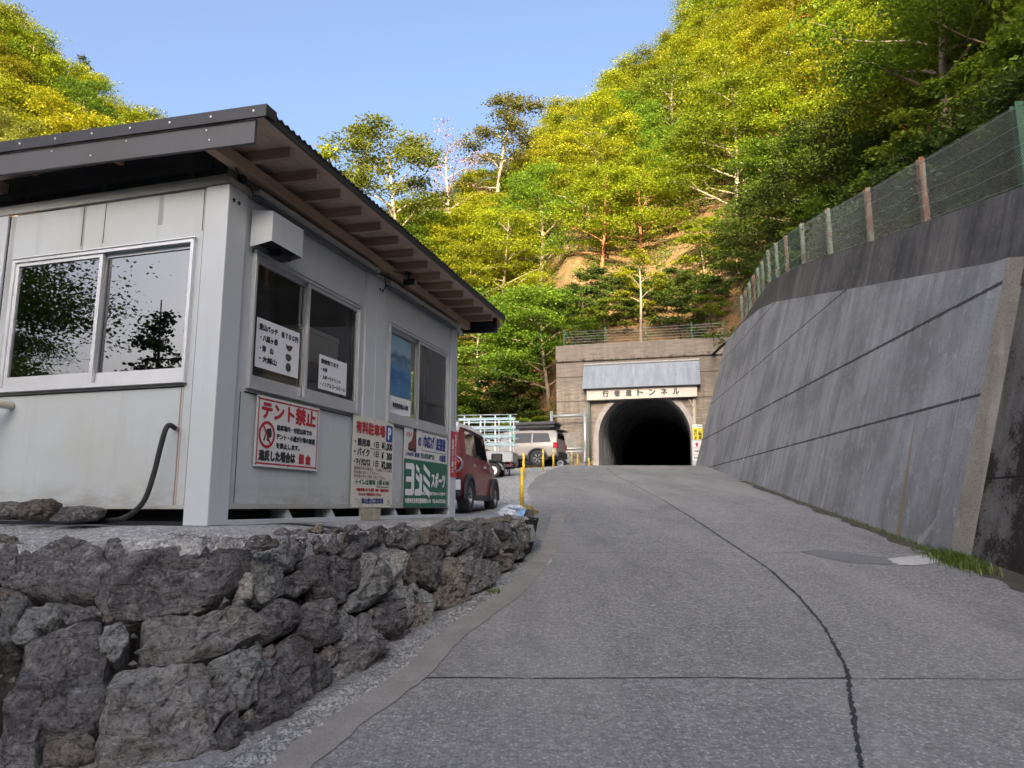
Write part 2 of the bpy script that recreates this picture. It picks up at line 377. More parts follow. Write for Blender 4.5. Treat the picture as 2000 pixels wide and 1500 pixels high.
struct('road_crack', ribbon([on_road(*p) for p in CRK], -0.012, 0.012, 0.005, 0.009, 22, 4), M['tar'], 'dark filled crack running up the middle of the road')
jm = MB()
for (x0, x1, y, wd) in [(-0.75, 2.2, 5.02, 0.007), (2.2, 5.4, 5.0, 0.004), (0.2, 5.5, 9.95, 0.006), (0.5, 5.9, 14.9, 0.006), (1.0, 6.8, 20, 0.006)]:
    m2 = ribbon([Vector((x0 + (x1 - x0) * i / 6, y + 0.01 * math.sin(i * 2.1), 0)) for i in range(7)], -wd, wd, 0.0045, wd * 0.6, 6, 7)
    jm.add(m2.v, m2.f)
struct('road_joint', jm, M['tar'], 'dark straight joints across the concrete road')
def patch(pix, lift, jit=0.03, seed=5):
    rnd = random.Random(seed); P = [on_road(*p) for p in pix]; Q = []
    for a, b in zip(P, P[1:] + P[:1]): Q += [a.lerp(b, i / 6) + Vector((rnd.uniform(-jit, jit), rnd.uniform(-jit, jit), 0)) for i in range(6)]
    return MB().add([(q.x, q.y, road_z(q.y) + lift) for q in Q], [tuple(range(len(Q)))])
struct('road_patch', patch([(1560, 1078), (1600, 1074), (1690, 1084), (1760, 1094), (1745, 1104), (1650, 1098)], 0.005), M['patchdark'], 'dark smooth mortar patch near the right wall')
struct('road_patch', patch([(1735, 1092), (1800, 1086), (1838, 1098), (1790, 1106), (1752, 1104)], 0.0075, 0.03, 6), M['patchpale'], 'pale cracked mortar patch at the foot of the right wall')
struct('road_patch', patch([(1048, 1092), (1075, 1088), (1080, 1098), (1060, 1108), (1040, 1112), (1052, 1102)], 0.005, 0.02, 8), M['patchpale'], 'small pale mortar smear beside the boulder wall')
struct('roadside_soil', ribbon([Vector((wall_x(y) - 0.05, y, 0)) for y in (24, 20, 17, 14, 12, 10.5, 9.6, 9.0, 8.0, 6)][::-1], -0.22, 0.3, 0.006, 0.09, 6, 9), M['soil'], 'dark damp soil along the foot of the retaining wall')

# ---------------------------------------------------------------- prefabricated hut
H = thing('prefab_hut', 'grey prefabricated parking office hut with timber eaves, standing on the gravel pad', 'hut', HC, HRZ)
LU, LV, ZT = 4.85, 2.40, 2.552
def hp(name, mb, mat, bevel=0, parent=None, smooth=False): return obj(name, mb, mat, parent or H, smooth, bevel)
# steel corner posts
for (u0, u1, v0, v1) in [(0, .226, 0, .21), (4.624, LU, 0, .21), (0, .226, 2.19, LV), (4.624, LU, 2.19, LV)]:
    hp('corner_post', MB().box(u0, u1, v0, v1, 0.0, ZT), M['post'], 0.008)
m = MB()
for (a, b) in [(2.222, 2.452), (2.458, 2.66)]: m.box(a, b, 0.004, 0.12, 0.12, ZT)
hp('middle_post', m, M['post'], 0.004)
m = MB()
for s in [(0.06, 0.035), (0.12, 0.035), (2.51, 0.035), (2.57, 0.035)]:
    m.lathe([(0.0001, -0.003), (0.017, -0.003), (0.017, 0.0)], 12, 'y', (s[0], 0, ZT - 0.11))
hp('bolt_hole', m, M['dark'])
def facade(u0, u1, v, openings, z0, z1, th, axis):      # wall with rectangular openings, butted boxes
    mb = MB(); us = sorted(openings)
    cur = u0
    def bx(a, b, c, d):
        if b - a < 1e-4 or d - c < 1e-4: return
        if axis == 'u': mb.box(a, b, v, v + th, c, d)
        else: mb.box(v, v + th, a, b, c, d)
    for (a, b, c, d) in us:
        bx(cur, a, z0, z1); bx(a, b, z0, c); bx(a, b, d, z1); cur = b
    bx(cur, u1, z0, z1); return mb
W1 = (0.36, 2.10, 1.045, 2.135); W2 = (2.76, 4.53, 1.045, 2.135); W3 = (0.28, 2.07, 1.045, 2.145); W4 = (0.38, 1.7, 1.0, 2.04)
hp('front_wall', facade(0.226, 2.222, 0.022, [W1], 0.118, ZT - 0.004, 0.05, 'u'), M['panel'])
hp('front_wall', facade(2.66, 4.624, 0.022, [W2], 0.118, ZT - 0.004, 0.05, 'u'), M['panel'])
hp('end_wall', facade(0.21, 2.19, 0.022, [W3], 0.118, ZT - 0.004, 0.05, 'v'), M['panel'])
hp('end_wall', facade(0.21, 2.19, LU - 0.072, [W4], 0.118, ZT - 0.004, 0.05, 'v'), M['panel'])
hp('rear_wall', MB().box(0.226, 4.624, LV - 0.072, LV - 0.022, 0.118, ZT - 0.004), M['panel'])
# panel joints, strips under the windows, bottom trims
m = MB()
for (a, b) in [(0.36, 2.0), (2.80, 4.6)]: m.box(a, b, 0.010, 0.0215, 1.012, 1.040)
m.box(0.010, 0.0215, 0.30, 2.19, 1.016, 1.040)
for (a, b) in [(0.228, 2.22), (2.662, 4.622)]: m.box(a, b, 0.006, 0.0215, 0.119, 0.160)
m.box(0.006, 0.0215, 0.212, 2.188, 0.119, 0.145)
hp('wall_trim', m, M['trim'], 0.002)
m = MB()
for (a, b) in [(0.345, 2.0), (2.78, 4.6)]: m.box(a, b, 0.0165, 0.0213, 1.004, 1.0115)
m.box(0.0165, 0.0213, 0.30, 2.19, 1.006, 1.0155)
for u in (0.3, 2.19, 2.70, 4.60): m.box(u, u + 0.006, 0.0190, 0.0216, 0.161, 1.003)
for v in (0.235, 1.18, 1.40): m.box(0.0190, 0.0216, v, v + 0.005, 2.21, 2.545)
m.box(0.0185, 0.0216, 0.214, 0.224, 0.125, 2.545); m.box(0.0185, 0.0216, 2.178, 2.187, 0.125, 2.545)
hp('panel_seam', m, M['dark'])
# base rail with vent gap, cover plates
m = MB().box(0.226, 4.624, 0.0, 0.05, 0.0, 0.040); hp('base_rail', m, M['post'], 0.003)
m = MB().box(0.05, 0.07, 0.21, 2.19, 0.0, 0.03)
m.box(0.15, 4.7, 0.20, 0.22, 0.0, 0.117); m.box(0.20, 0.22, 0.21, 2.19, 0.03, 0.117); hp('underfloor', m, M['dark'])
m = MB()
for u in (1.0, 1.7, 3.05, 3.7): m.add([(u, 0.03, 0.041), (u+.10, 0.03, 0.041), (u+.06, 0.19, 0.041), (u, 0.19, 0.041), (u, 0.03, 0.117), (u+.03, 0.03, 0.117), (u+.03, 0.19, 0.117), (u, 0.19, 0.117)], [(0,1,5,4),(1,2,6,5),(2,3,7,6),(3,0,4,7),(4,5,6,7)])
hp('floor_bracket', m, M['post'])
m = MB().box(2.235, 2.45, -0.006, 0.02, 0.0, 0.118); m.box(2.46, 2.66, -0.006, 0.02, 0.0, 0.118)
hp('base_cover', m, plain('stained_cover', (0.36, 0.33, 0.27), 0.6, 0, 0.25, 9), 0.002)
# top beam, upper band, gutters
m = MB().box(0.0, LU, 0.0, 0.03, ZT + 0.006, ZT + 0.06); m.box(0.0, 0.03, 0.03, LV, ZT + 0.006, ZT + 0.085); hp('top_beam', m, M['trim'], 0.004)
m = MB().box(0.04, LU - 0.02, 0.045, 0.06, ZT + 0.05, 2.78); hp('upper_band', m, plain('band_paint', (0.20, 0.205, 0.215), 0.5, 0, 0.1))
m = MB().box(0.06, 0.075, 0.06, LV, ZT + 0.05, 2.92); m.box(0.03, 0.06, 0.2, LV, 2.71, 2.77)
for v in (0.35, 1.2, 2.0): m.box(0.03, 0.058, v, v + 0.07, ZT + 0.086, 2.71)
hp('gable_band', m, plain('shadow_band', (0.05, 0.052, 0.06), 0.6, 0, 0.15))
for (a, b, z) in [(0.27, 2.36, 2.606), (2.62, 4.70, 2.562)]:
    m = MB(); t = 0.006
    m.box(a, b, -0.075, -0.073 + t, z - 0.028, z + 0.005); m.box(a, b, -0.068, -0.004, z - 0.034, z - 0.0285); m.box(a, a + t, -0.068, -0.004, z - 0.028, z); m.box(b - t, b, -0.068, -0.004, z - 0.028, z)
    hp('gutter', m, M['trim'], 0.001)
m = MB().box(0.27, 2.36, -0.045, -0.003, 2.553, 2.569); m.box(2.62, 4.70, -0.045, -0.003, 2.50, 2.525); hp('gutter_bracket', m, plain('gutter_underside', (0.11, 0.115, 0.125), 0.6))
# roof: boards, rafters, purlin, corrugated sheet, fascia
def rz(u, v): return -0.0145 * u + 0.033 * v           # the roof falls a little to the far eave
RZ = 2.895
def slab(mb, u0, u1, v0, v1, z0, z1):
    vs = [(u, v, z + rz(u, v)) for z in (z0, z1) for (u, v) in ((u0, v0), (u1, v0), (u1, v1), (u0, v1))]
    return mb.add(vs, [(0,3,2,1),(4,5,6,7),(0,1,5,4),(1,2,6,5),(2,3,7,6),(3,0,4,7)])
ROOF = hp('roof', MB(), M['roofsheet'])
bm_ = MB(); NB = 6
for i in range(NB):
    v0 = -0.47 + i * 0.155; slab(bm_, -0.27, 5.42, v0, v0 + 0.150, RZ - 0.012, RZ)
slab(bm_, -0.27, 5.42, 0.462, LV + 0.3, RZ - 0.012, RZ)
hp('eave_boards', bm_, M['boards'], 0, ROOF)
for i in range(15):
    u = 0.155 + 0.3805 * i
    r_ = hp('rafter', slab(MB(), u, u + 0.042, -0.405, 0.6, RZ - 0.10, RZ - 0.0125), M['wood'], 0, ROOF)
    hp('rafter_end', slab(MB(), u + 0.001, u + 0.041, -0.4075, -0.4052, RZ - 0.099, RZ - 0.0135), M['rawend'], 0, ROOF)
hp('purlin', slab(MB(), -0.26, 5.2, -0.055, 0.035, RZ - 0.20, RZ - 0.1005), M['wood'], 0.002, ROOF)
hp('purlin', slab(MB(), -0.26, 5.2, LV - 0.1, LV, RZ - 0.20, RZ - 0.1005), M['wood'], 0.002, ROOF)
hp('eave_batten', slab(MB(), -0.27, 5.42, -0.492, -0.4705, RZ - 0.02, RZ + 0.022), M['wood'], 0, ROOF)
for v in (0.12, 1.05, 1.95): hp('gable_strut', slab(MB(), -0.255, 0.03, v, v + 0.05, RZ - 0.07, RZ - 0.0125), M['wood'], 0, ROOF)
cs = MB(); n_ = 340
for j, v in enumerate((-0.515, LV + 0.32)):
    for i in range(n_ + 1):
        u = -0.29 + 5.72 * i / n_; cs.v.append((u, v, RZ + 0.034 + rz(u, v) + 0.010 * math.sin(2 * math.pi * (u + 0.29) / 0.0762)))
cs.f = [(i, i + 1, n_ + 2 + i, n_ + 1 + i) for i in range(n_)]
o = hp('roof_sheet', cs, M['roofsheet'], 0, ROOF, True); sm = o.modifiers.new('th', 'SOLIDIFY'); sm.thickness = 0.008
hp('eave_flashing', slab(MB(), -0.285, 5.42, -0.506, -0.4945, RZ - 0.035, RZ + 0.020), M['cap'], 0, ROOF)
mb = slab(MB(), -0.325, -0.305, -0.525, LV + 0.33, RZ - 0.035, RZ + 0.055); slab(mb, -0.305, -0.20, -0.525, LV + 0.33, RZ + 0.047, RZ + 0.055); slab(mb, -0.3045, -0.2, -0.525, -0.519, RZ - 0.02, RZ + 0.0465)
hp('roof_cap', mb, M['cap'], 0, ROOF)
hp('fascia_board', slab(MB(), -0.300, -0.272, -0.42, LV + 0.3, RZ - 0.215, RZ - 0.037), M['fascia'], 0.002, ROOF)
hp('fascia_board', slab(MB(), 5.30, 5.33, -0.42, LV + 0.3, RZ - 0.225, RZ - 0.015), M['cap'], 0, ROOF)
mb = MB()
for i in range(9):
    v = -0.42 + 0.36 * i; mb.lathe([(0.0001, -0.329), (0.008, -0.328), (0.009, -0.325)], 8, 'x', (0, v, RZ + 0.015 + rz(-.3, v)))
    if i % 2: mb.lathe([(0.0001, -0.3035), (0.006, -0.303), (0.006, -0.300)], 8, 'x', (0, v + 0.05, RZ - 0.07 + rz(-.3, v)))
    if i % 3 == 1: mb.lathe([(0.0001, -0.3035), (0.006, -0.303), (0.006, -0.300)], 8, 'x', (0, v + 0.02, RZ - 0.15 + rz(-.3, v)))
hp('screw', mb, M['screw'], 0, ROOF)
# windows (sliding, two sashes each)
def window(axis, a0, a1, z0, z1, mid, frame_mat, glass, first_front):
    def bx(mb, a, b, d0, d1, c, d):
        return mb.box(a, b, d0, d1, c, d) if axis == 'u' else mb.box(d0, d1, a, b, c, d)
    f = MB(); t = 0.028
    bx(f, a0, a0 + t, -0.012, 0.078, z0, z1); bx(f, a1 - t, a1, -0.012, 0.078, z0, z1)
    bx(f, a0 + t, a1 - t, -0.012, 0.078, z0, z0 + t); bx(f, a0 + t, a1 - t, -0.012, 0.078, z1 - t, z1)
    bx(f, a0 - 0.012, a1 + 0.012, -0.022, 0.010, z1 + 0.001, z1 + 0.012); bx(f, a0 - 0.012, a1 + 0.012, -0.024, 0.010, z0 - 0.010, z0 - 0.001)
    W = hp('window', f, frame_mat, 0.0015)
    for k, (p, q) in enumerate([(a0 + t, mid + 0.018), (mid - 0.018, a1 - t)]):
        d0 = 0.002 if (k == 0) == first_front else 0.036
        s = MB(); e = 0.034
        bx(s, p, p + e, d0, d0 + 0.028, z0 + t, z1 - t); bx(s, q - e, q, d0, d0 + 0.028, z0 + t, z1 - t)
        bx(s, p + e, q - e, d0, d0 + 0.028, z0 + t, z0 + t + 0.085); bx(s, p + e, q - e, d0, d0 + 0.028, z1 - t - 0.032, z1 - t)
        S = hp('sash', s, frame_mat, 0.0015, W)
        g = MB(); ga, gb, gc, gd, gv = p + e, q - e, z0 + t + 0.085, z1 - t - 0.032, d0 + 0.014
        g.add([(ga, gv, gc), (gb, gv, gc), (gb, gv, gd), (ga, gv, gd)] if axis == 'u' else [(gv, ga, gc), (gv, gb, gc), (gv, gb, gd), (gv, ga, gd)], [(0, 1, 2, 3) if axis == 'u' else (3, 2, 1, 0)])
        obj('pane', g, glass, W)
    return W
window('u', *W1, 1.165, M['alu'], M['glass'], False)
window('u', *W2, 3.585, M['alu'], M['glass'], False)
M['alu2'] = plain('bright_aluminium', (0.66, 0.68, 0.72), 0.38, 0.35, 0.05)
window('v', *W3, 1.165, M['alu2'], M['mirror_glass'], False)
window('v2' if False else 'v', 0.38, 1.7, 1.0, 2.04, 1.04, M['alu'], M['glass'], True).location.x = LU - 0.06
# interior
m = MB().box(0.23, 4.6, 0.08, 2.3, 0.125, 0.135); hp('floor', m, M['inner'])
m = MB().box(0.23, 4.6, 0.08, 2.3, 2.50, 2.51); hp('ceiling', m, M['inner'])
m = MB().box(0.24, 4.6, 2.30, 2.31, 0.14, 2.49); m.box(0.08, 0.09, 0.22, 0.25, 0.14, 2.49); hp('inner_lining', m, M['inner'])
m = MB().box(0.32, 4.4, 0.12, 0.62, 0.95, 0.985); hp('counter', m, M['wood'])
m = MB(); m.box(4.0, 4.06, 0.12, 0.24, 0.986, 2.49); m.box(2.30, 2.33, 0.09, 1.2, 0.986, 2.49); m.box(2.0, 2.05, 0.10, 0.15, 0.99, 2.1); hp('partition', m, plain('partition', (0.10, 0.085, 0.075), 0.7))
# cable, lamp holder and switch box under the eave are small fittings fixed to the hut
m = MB().tube([(0.06, 0.03, 2.78), (0.03, 0.0, 2.72), (0.05, -0.03, 2.66), (0.12, -0.02, 2.63), (0.20, -0.03, 2.61), (0.26, -0.02, 2.575)], 0.006, 6)
hp('cable', m, M['rubber'], 0, None, True); m = MB().tube([(2.3, 0.03, 2.70), (2.36, -0.02, 2.62), (2.45, -0.03, 2.58), (2.55, -0.03, 2.60), (2.7, -0.05, 2.70), (2.95, -0.09, 2.74)], 0.005, 6)
hp('cable', m, M['rubber'], 0, None, True); m = MB().tube([(2.55, -0.03, 2.60), (2.6, -0.02, 2.50), (2.57, -0.004, 2.45)], 0.005, 6)
hp('cable', m, M['rubber'], 0, None, True)
m = MB().box(0.14, 0.20, 0.005, 0.044, 2.64, 2.75); m.box(2.16, 2.5, 0.0, 0.044, 2.66, 2.72); m.box(2.33, 2.38, -0.03, 0.0, 2.585, 2.66); hp('junction_box', m, M['carblack'], 0.004)
m = MB().lathe([(0.0001, -0.03), (0.022, -0.028), (0.03, 0.0), (0.022, 0.03), (0.0001, 0.032)], 10, 'z', (4.80, -0.06, 2.48)); m.box(4.77, 4.83, -0.05, 0.0, 2.50, 2.58); hp('insulator', m, M['white'], 0, None, True)

# ---- things fixed to, leaning on or standing by the hut
def hthing(name, label, cat, u, v, z, group=None, rz=0): return thing(name, label, cat, hut(u, v, z), HRZ + rz, group)
V = hthing('vent_hood', 'pale box shaped vent hood above the first front window', 'vent', 0.29, 0.0, 2.15)
m = MB(); m.add([(0,0,0.0),(0.42,0,0.0),(0.42,-0.19,0.03),(0,-0.19,0.03),(0,0,0.30),(0.42,0,0.30),(0.42,-0.19,0.27),(0,-0.19,0.27)], [(4,5,6,7),(0,4,7,3),(1,2,6,5),(3,7,6,2)])
o = obj('hood', m, M['post'], V); o.modifiers.new('t', 'SOLIDIFY').thickness = 0.006
obj('louvre', MB().box(0.03, 0.39, -0.165, -0.012, 0.045, 0.055), M['dark'], V); obj('duct', MB().box(0.22, 0.36, -0.13, -0.03, -0.015, 0.044), M['cap'], V)
Cm = hthing('security_camera', 'small dark security camera hanging under the eave', 'camera', 3.0, -0.10, 2.66)
obj('bracket', MB().tube([(0, 0, 0.10), (0, 0, 0.03)], 0.012, 8).box(-0.04, 0.04, -0.03, 0.03, 0.095, 0.11), M['carblack'], Cm)
obj('housing', MB().lathe([(0.0001, -0.09), (0.03, -0.085), (0.036, -0.06), (0.036, 0.05), (0.0001, 0.055)], 14, 'y'), M['carblack'], Cm, True)
obj('lens', MB().lathe([(0.0001, -0.094), (0.02, -0.092), (0.022, -0.086)], 12, 'y'), M['steel'], Cm, True)
hz = MB().tube([hut(-0.01, 0.33, 0.70), hut(-0.06, 0.33, 0.71), hut(-0.09, 0.335, 0.68), hut(-0.10, 0.36, 0.55), hut(-0.10, 0.40, 0.36), hut(-0.11, 0.46, 0.17), hut(-0.12, 0.60, 0.06), hut(-0.12, 0.80, 0.033), hut(-0.10, 1.1, 0.03), hut(0.02, 1.3, 0.03)], 0.019, 10)
hs = []
import itertools
def smooth_path(P, n=6):
    out = []
    for i in range(len(P) - 1):
        a = P[max(0, i-1)]; b = P[i]; c = P[i+1]; d = P[min(len(P)-1, i+2)]
        for k in range(n):
            t = k / n; out.append(0.5 * ((2*b) + (c - a)*t + (2*a - 5*b + 4*c - d)*t*t + (3*b - a - 3*c + d)*t**3))
    return out + [P[-1]]
HP = [hut(0.0, 0.33, 0.70), hut(-0.06, 0.33, 0.715), hut(-0.09, 0.335, 0.68), hut(-0.10, 0.36, 0.55), hut(-0.10, 0.40, 0.36), hut(-0.11, 0.46, 0.17), hut(-0.12, 0.60, 0.06), hut(-0.12, 0.80, 0.033), hut(-0.10, 1.1, 0.03), hut(0.02, 1.3, 0.03)]
tag(obj('hose', MB().tube(smooth_path(HP), 0.019, 10), M['rubber'], None, True), 'black rubber hose bending down from the end wall to the gravel', 'hose')
m = MB().tube(smooth_path([hut(0.02, 1.94, 0.93), hut(-0.10, 1.95, 0.93), hut(-0.15, 2.0, 0.915), hut(-0.155, 2.08, 0.80), hut(-0.155, 2.10, 0.3)]), 0.032, 12)
m.lathe([(0.045, 0.0), (0.045, 0.012), (0.0001, 0.013)], 12, 'z')
m.v = m.v[:-36]; m.f = [f for f in m.f if max(f) < len(m.v)]
tag(obj('drain_pipe', m, plain('beige_pipe', (0.50, 0.46, 0.38), 0.5), None, True), 'beige plastic pipe stub leaving the end wall under the large window', 'pipe')

# signs --------------------------------------------------------------------------------------------
def board(name, label, u0, u1, z0, z1, mat, v=-0.008, holes=True, cat='sign', th=0.004):
    S = hthing(name, label, cat, u0, v, z0)
    S_w, S_h = u1 - u0, z1 - z0
    obj('board', MB().box(0, S_w, 0, th, 0, S_h), mat, S)
    if holes:
        h = MB()
        for (a, b) in [(0.02, 0.02), (S_w-.02, 0.02), (0.02, S_h-.02), (S_w-.02, S_h-.02), (S_w/2, S_h-.02), (S_w/2, 0.02)]: h.lathe([(0.0001, -0.004), (0.006, -0.003), (0.007, 0.0)], 8, 'y', (a, 0, b))
        obj('screw', h, M['ink'], S)
    return S, S_w, S_h
def lines(S, mat, items, name='lettering'):
    for it in items: o = obj(name, text(MB(), *it), mat, S)
    return o
def rect_ring(mb, x0, x1, z0, z1, t, y=-0.002):
    for (a, b, c, d) in [(x0, x1, z0, z0+t), (x0, x1, z1-t, z1), (x0, x0+t, z0+t, z1-t), (x1-t, x1, z0+t, z1-t)]: mb.add([(a, y, c), (b, y, c), (b, y, d), (a, y, d)], [(0,1,2,3)])
    return mb
def flat(mb, poly, y=-0.003): return mb.add([(a, y, b) for a, b in poly], [tuple(range(len(poly)))])
def ell(cx, cz, rx, rzz, n=28, a0=0.0): return [(cx + rx*math.cos(a0+2*math.pi*i/n), cz + rzz*math.sin(a0+2*math.pi*i/n)) for i in range(n)]
def ring(mb, cx, cz, r0x, r0z, r1x, r1z, y=-0.003, n=36):
    a = ell(cx, cz, r0x, r0z, n); b = ell(cx, cz, r1x, r1z, n)
    return mb.add([(p[0], y, p[1]) for p in a + b], [(i, (i+1)%n, n+(i+1)%n, n+i) for i in range(n)])
# no-tents sign
S, w_, h_ = board('tent_ban_sign', 'white sign with red border and crossed out tent, under the first front window', 0.478, 1.392, 0.447, 1.006, M['signw'], -0.006)
mb = rect_ring(MB(), 0.02, w_-.02, 0.02, h_-.02, 0.012); obj('border', mb, M['red'], S)
lines(S, M['red'], [('テント禁止', 0.06, 0.855, 0.375, 0.525, -0.003, 0.0075), ('罰 金', 0.61, 0.80, 0.045, 0.135, -0.003, 0.006)])
lines(S, M['ink'], [('駐車場内・付近山林での', 0.275, 0.80, 0.300, 0.350, -0.003, 0.003), ('テント・小屋がけ等の設置', 0.275, 0.855, 0.228, 0.278, -0.003, 0.003), ('を禁止します。', 0.275, 0.62, 0.155, 0.205, -0.003, 0.003), ('違反した場合は', 0.05, 0.56, 0.045, 0.135, -0.003, 0.006)])
mb = ring(MB(), 0.145, 0.255, 0.085, 0.085, 0.108, 0.108, -0.0035); flat(mb, [(0.085, 0.325), (0.100, 0.332), (0.205, 0.185), (0.190, 0.178)], -0.0042); obj('ban_ring', mb, M['red'], S)
mb = flat(MB(), [(0.10, 0.205), (0.12, 0.205), (0.133, 0.255), (0.145, 0.255), (0.150, 0.205), (0.172, 0.205), (0.172, 0.225), (0.205, 0.240), (0.212, 0.262), (0.197, 0.312), (0.14, 0.300)]); obj('tent_symbol', mb, M['ink'], S)
# parking price sign
S, w_, h_ = board('parking_price_sign', 'tall white price board with red heading and blue parking symbol', 2.003, 2.902, 0.128, 1.035, M['signdirty'], -0.014)
lines(S, M['red'], [('有料駐車場', 0.05, 0.69, 0.725, 0.855, -0.003, 0.0065), ('※当駐車場における盗難・物損・接触事故等に', 0.09, 0.82, 0.158, 0.192, -0.003, 0.0018), ('ついては一切責任を負いません。', 0.14, 0.64, 0.113, 0.147, -0.003, 0.0018)])
obj('parking_symbol', flat(MB(), [(0.725, 0.69), (0.855, 0.69), (0.868, 0.703), (0.868, 0.857), (0.855, 0.87), (0.725, 0.87), (0.712, 0.857), (0.712, 0.703)], -0.002), M['blue'], S)
lines(S, M['white'], [('P', 0.752, 0.83, 0.715, 0.845, -0.004, 0.008)], 'symbol_letter')
lines(S, M['ink'], [('・乗用車', 0.03, 0.36, 0.600, 0.682, -0.003, 0.0045), ('1日', 0.44, 0.55, 0.607, 0.672, -0.003, 0.003), ('¥1,000', 0.615, 0.868, 0.588, 0.682, -0.003, 0.0045),
  ('・バイク', 0.03, 0.35, 0.505, 0.585, -0.003, 0.0045), ('1日', 0.44, 0.55, 0.510, 0.573, -0.003, 0.003), ('¥', 0.615, 0.665, 0.497, 0.577, -0.003, 0.0045), ('300', 0.735, 0.868, 0.497, 0.577, -0.003, 0.0045),
  ('・マイクロバス', 0.03, 0.37, 0.410, 0.485, -0.003, 0.0045), ('1日', 0.44, 0.55, 0.412, 0.475, -0.003, 0.003), ('¥2,000', 0.615, 0.868, 0.388, 0.480, -0.003, 0.0045)])
mb = MB()
for (a, b, c, d) in [(0.36, 0.58, 0.586, 0.597), (0.52, 0.80, 0.203, 0.216), (0.03, 0.875, 0.4045, 0.4065), (0.03, 0.875, 0.2835, 0.2855)]: flat(mb, [(a, c), (b, c), (b, d), (a, d)], -0.002)
obj('tape', mb, plain('grey_tape', (0.20, 0.22, 0.22), 0.6), S)
lines(S, M['mauve'], [('管理者不在の場合は、下山時にハウス横の', 0.04, 0.872, 0.367, 0.399, -0.003, 0.001), ('料金箱に投入して下さい。', 0.04, 0.55, 0.329, 0.361, -0.003, 0.001), ('車は奥の方から順に止めて下さい。', 0.04, 0.71, 0.291, 0.323, -0.003, 0.001)])
lines(S, M['teal'], [('トイレは有料', 0.08, 0.50, 0.220, 0.278, -0.003, 0.003), ('(1回 ¥100)', 0.53, 0.815, 0.218, 0.278, -0.003, 0.0025)])
lines(S, M['navy'], [('弥山登山口駐車場', 0.21, 0.69, 0.035, 0.095, -0.003, 0.003)])
rnd = random.Random(4); M['sketch'] = plain('sketch_brown', (0.34, 0.29, 0.22), 0.7)
for cx, cz in [(0.15, 0.045), (0.80, 0.06)]:
    mb = MB()
    for i in range(22):
        x = cx + rnd.gauss(0, 0.035); z = max(0.008, cz + rnd.gauss(0, 0.025)); r = rnd.uniform(0.003, 0.010)
        flat(mb, ell(x, z, r, r * rnd.uniform(0.5, 1.5), 7), -0.002 - 0.00004 * len(mb.f))
    obj('mountain_sketch', mb, M['sketch'], S)
# boot repair shop sign
S, w_, h_ = board('boot_repair_sign', 'white and green shop sign with a brown boot, right of the price board', 3.19, 4.495, 0.128, 1.043, M['signw'], -0.010)
G0 = 0.545
obj('green_field', flat(MB(), [(0, 0), (w_, 0), (w_, G0), (0, G0)], -0.0015), M['green'], S)
lines(S, M['white'], [('スポーツ', 0.79, 1.245, 0.235, 0.425, -0.003, 0.008), ('ヨシミスポーツで検索　JR天王寺北口谷町下四のバイパス横です', 0.04, 1.26, 0.135, 0.185, -0.003, 0.0025), ('大阪市天王寺区悲田院町4-70　TEL 06-6772-7231', 0.04, 1.26, 0.045, 0.105, -0.003, 0.003)])
mb = MB()      # the big slanted shop lettering
def para(x0, x1, z0, z1, dz): flat(mb, [(x0, z0), (x1, z0 - dz), (x1, z1 - dz), (x0, z1)], -0.003 - 0.00005 * len(mb.f))
flat(mb, [(0.045, 0.43), (0.045, 0.495), (0.245, 0.50), (0.285, 0.47), (0.285, 0.17), (0.245, 0.135), (0.045, 0.135), (0.045, 0.205), (0.205, 0.205), (0.205, 0.285), (0.06, 0.285), (0.06, 0.345), (0.205, 0.345), (0.205, 0.43)], -0.003)
para(0.33, 0.425, 0.44, 0.50, 0.05); para(0.33, 0.425, 0.335, 0.395, 0.05)
flat(mb, [(0.31, 0.135), (0.31, 0.205), (0.43, 0.215), (0.43, 0.40), (0.51, 0.375), (0.51, 0.17), (0.475, 0.135)], -0.0032)
para(0.55, 0.745, 0.445, 0.51, 0.09); para(0.55, 0.745, 0.32, 0.385, 0.09); para(0.55, 0.745, 0.20, 0.275, 0.09)
obj('shop_lettering', mb, M['white'], S)
boot = [(0.095, 0.665), (0.105, 0.64), (0.20, 0.635), (0.205, 0.645), (0.245, 0.640), (0.25, 0.630), (0.315, 0.630), (0.325, 0.68), (0.318, 0.80), (0.322, 0.905), (0.30, 0.915), (0.235, 0.895), (0.225, 0.83), (0.205, 0.775), (0.16, 0.745), (0.105, 0.72)]
obj('boot', flat(MB(), boot, -0.003), M['leather'], S)
obj('boot_sole', flat(flat(MB(), [(0.095, 0.665), (0.105, 0.64), (0.20, 0.635), (0.205, 0.645), (0.245, 0.640), (0.25, 0.630), (0.315, 0.630), (0.322, 0.665), (0.22, 0.672)], -0.0036), [(0.235, 0.895), (0.232, 0.865), (0.32, 0.875), (0.322, 0.905), (0.30, 0.915)], -0.0037), M['ink'], S)
lines(S, M['red'], [('イタイ', 0.035, 0.195, 0.79, 0.86, -0.003, 0.003)])
mb = MB(); rect_ring(mb, 0.50, 0.885, 0.665, 0.89, 0.006); rect_ring(mb, 0.905, 1.255, 0.665, 0.89, 0.006); obj('frame_line', mb, M['ink'], S)
lines(S, M['navy'], [('の', 0.375, 0.465, 0.705, 0.82, -0.003, 0.007), ('巾広げ', 0.53, 0.865, 0.70, 0.86, -0.003, 0.007), ('底張替', 0.925, 1.235, 0.695, 0.86, -0.003, 0.007), ('（1949年 創業）', 0.03, 0.44, 0.572, 0.632, -0.003, 0.002), ('の修理', 1.04, 1.25, 0.562, 0.655, -0.003, 0.005)])
lines(S, M['teal'], [('登山用品専門店', 0.46, 0.87, 0.572, 0.637, -0.003, 0.002)])
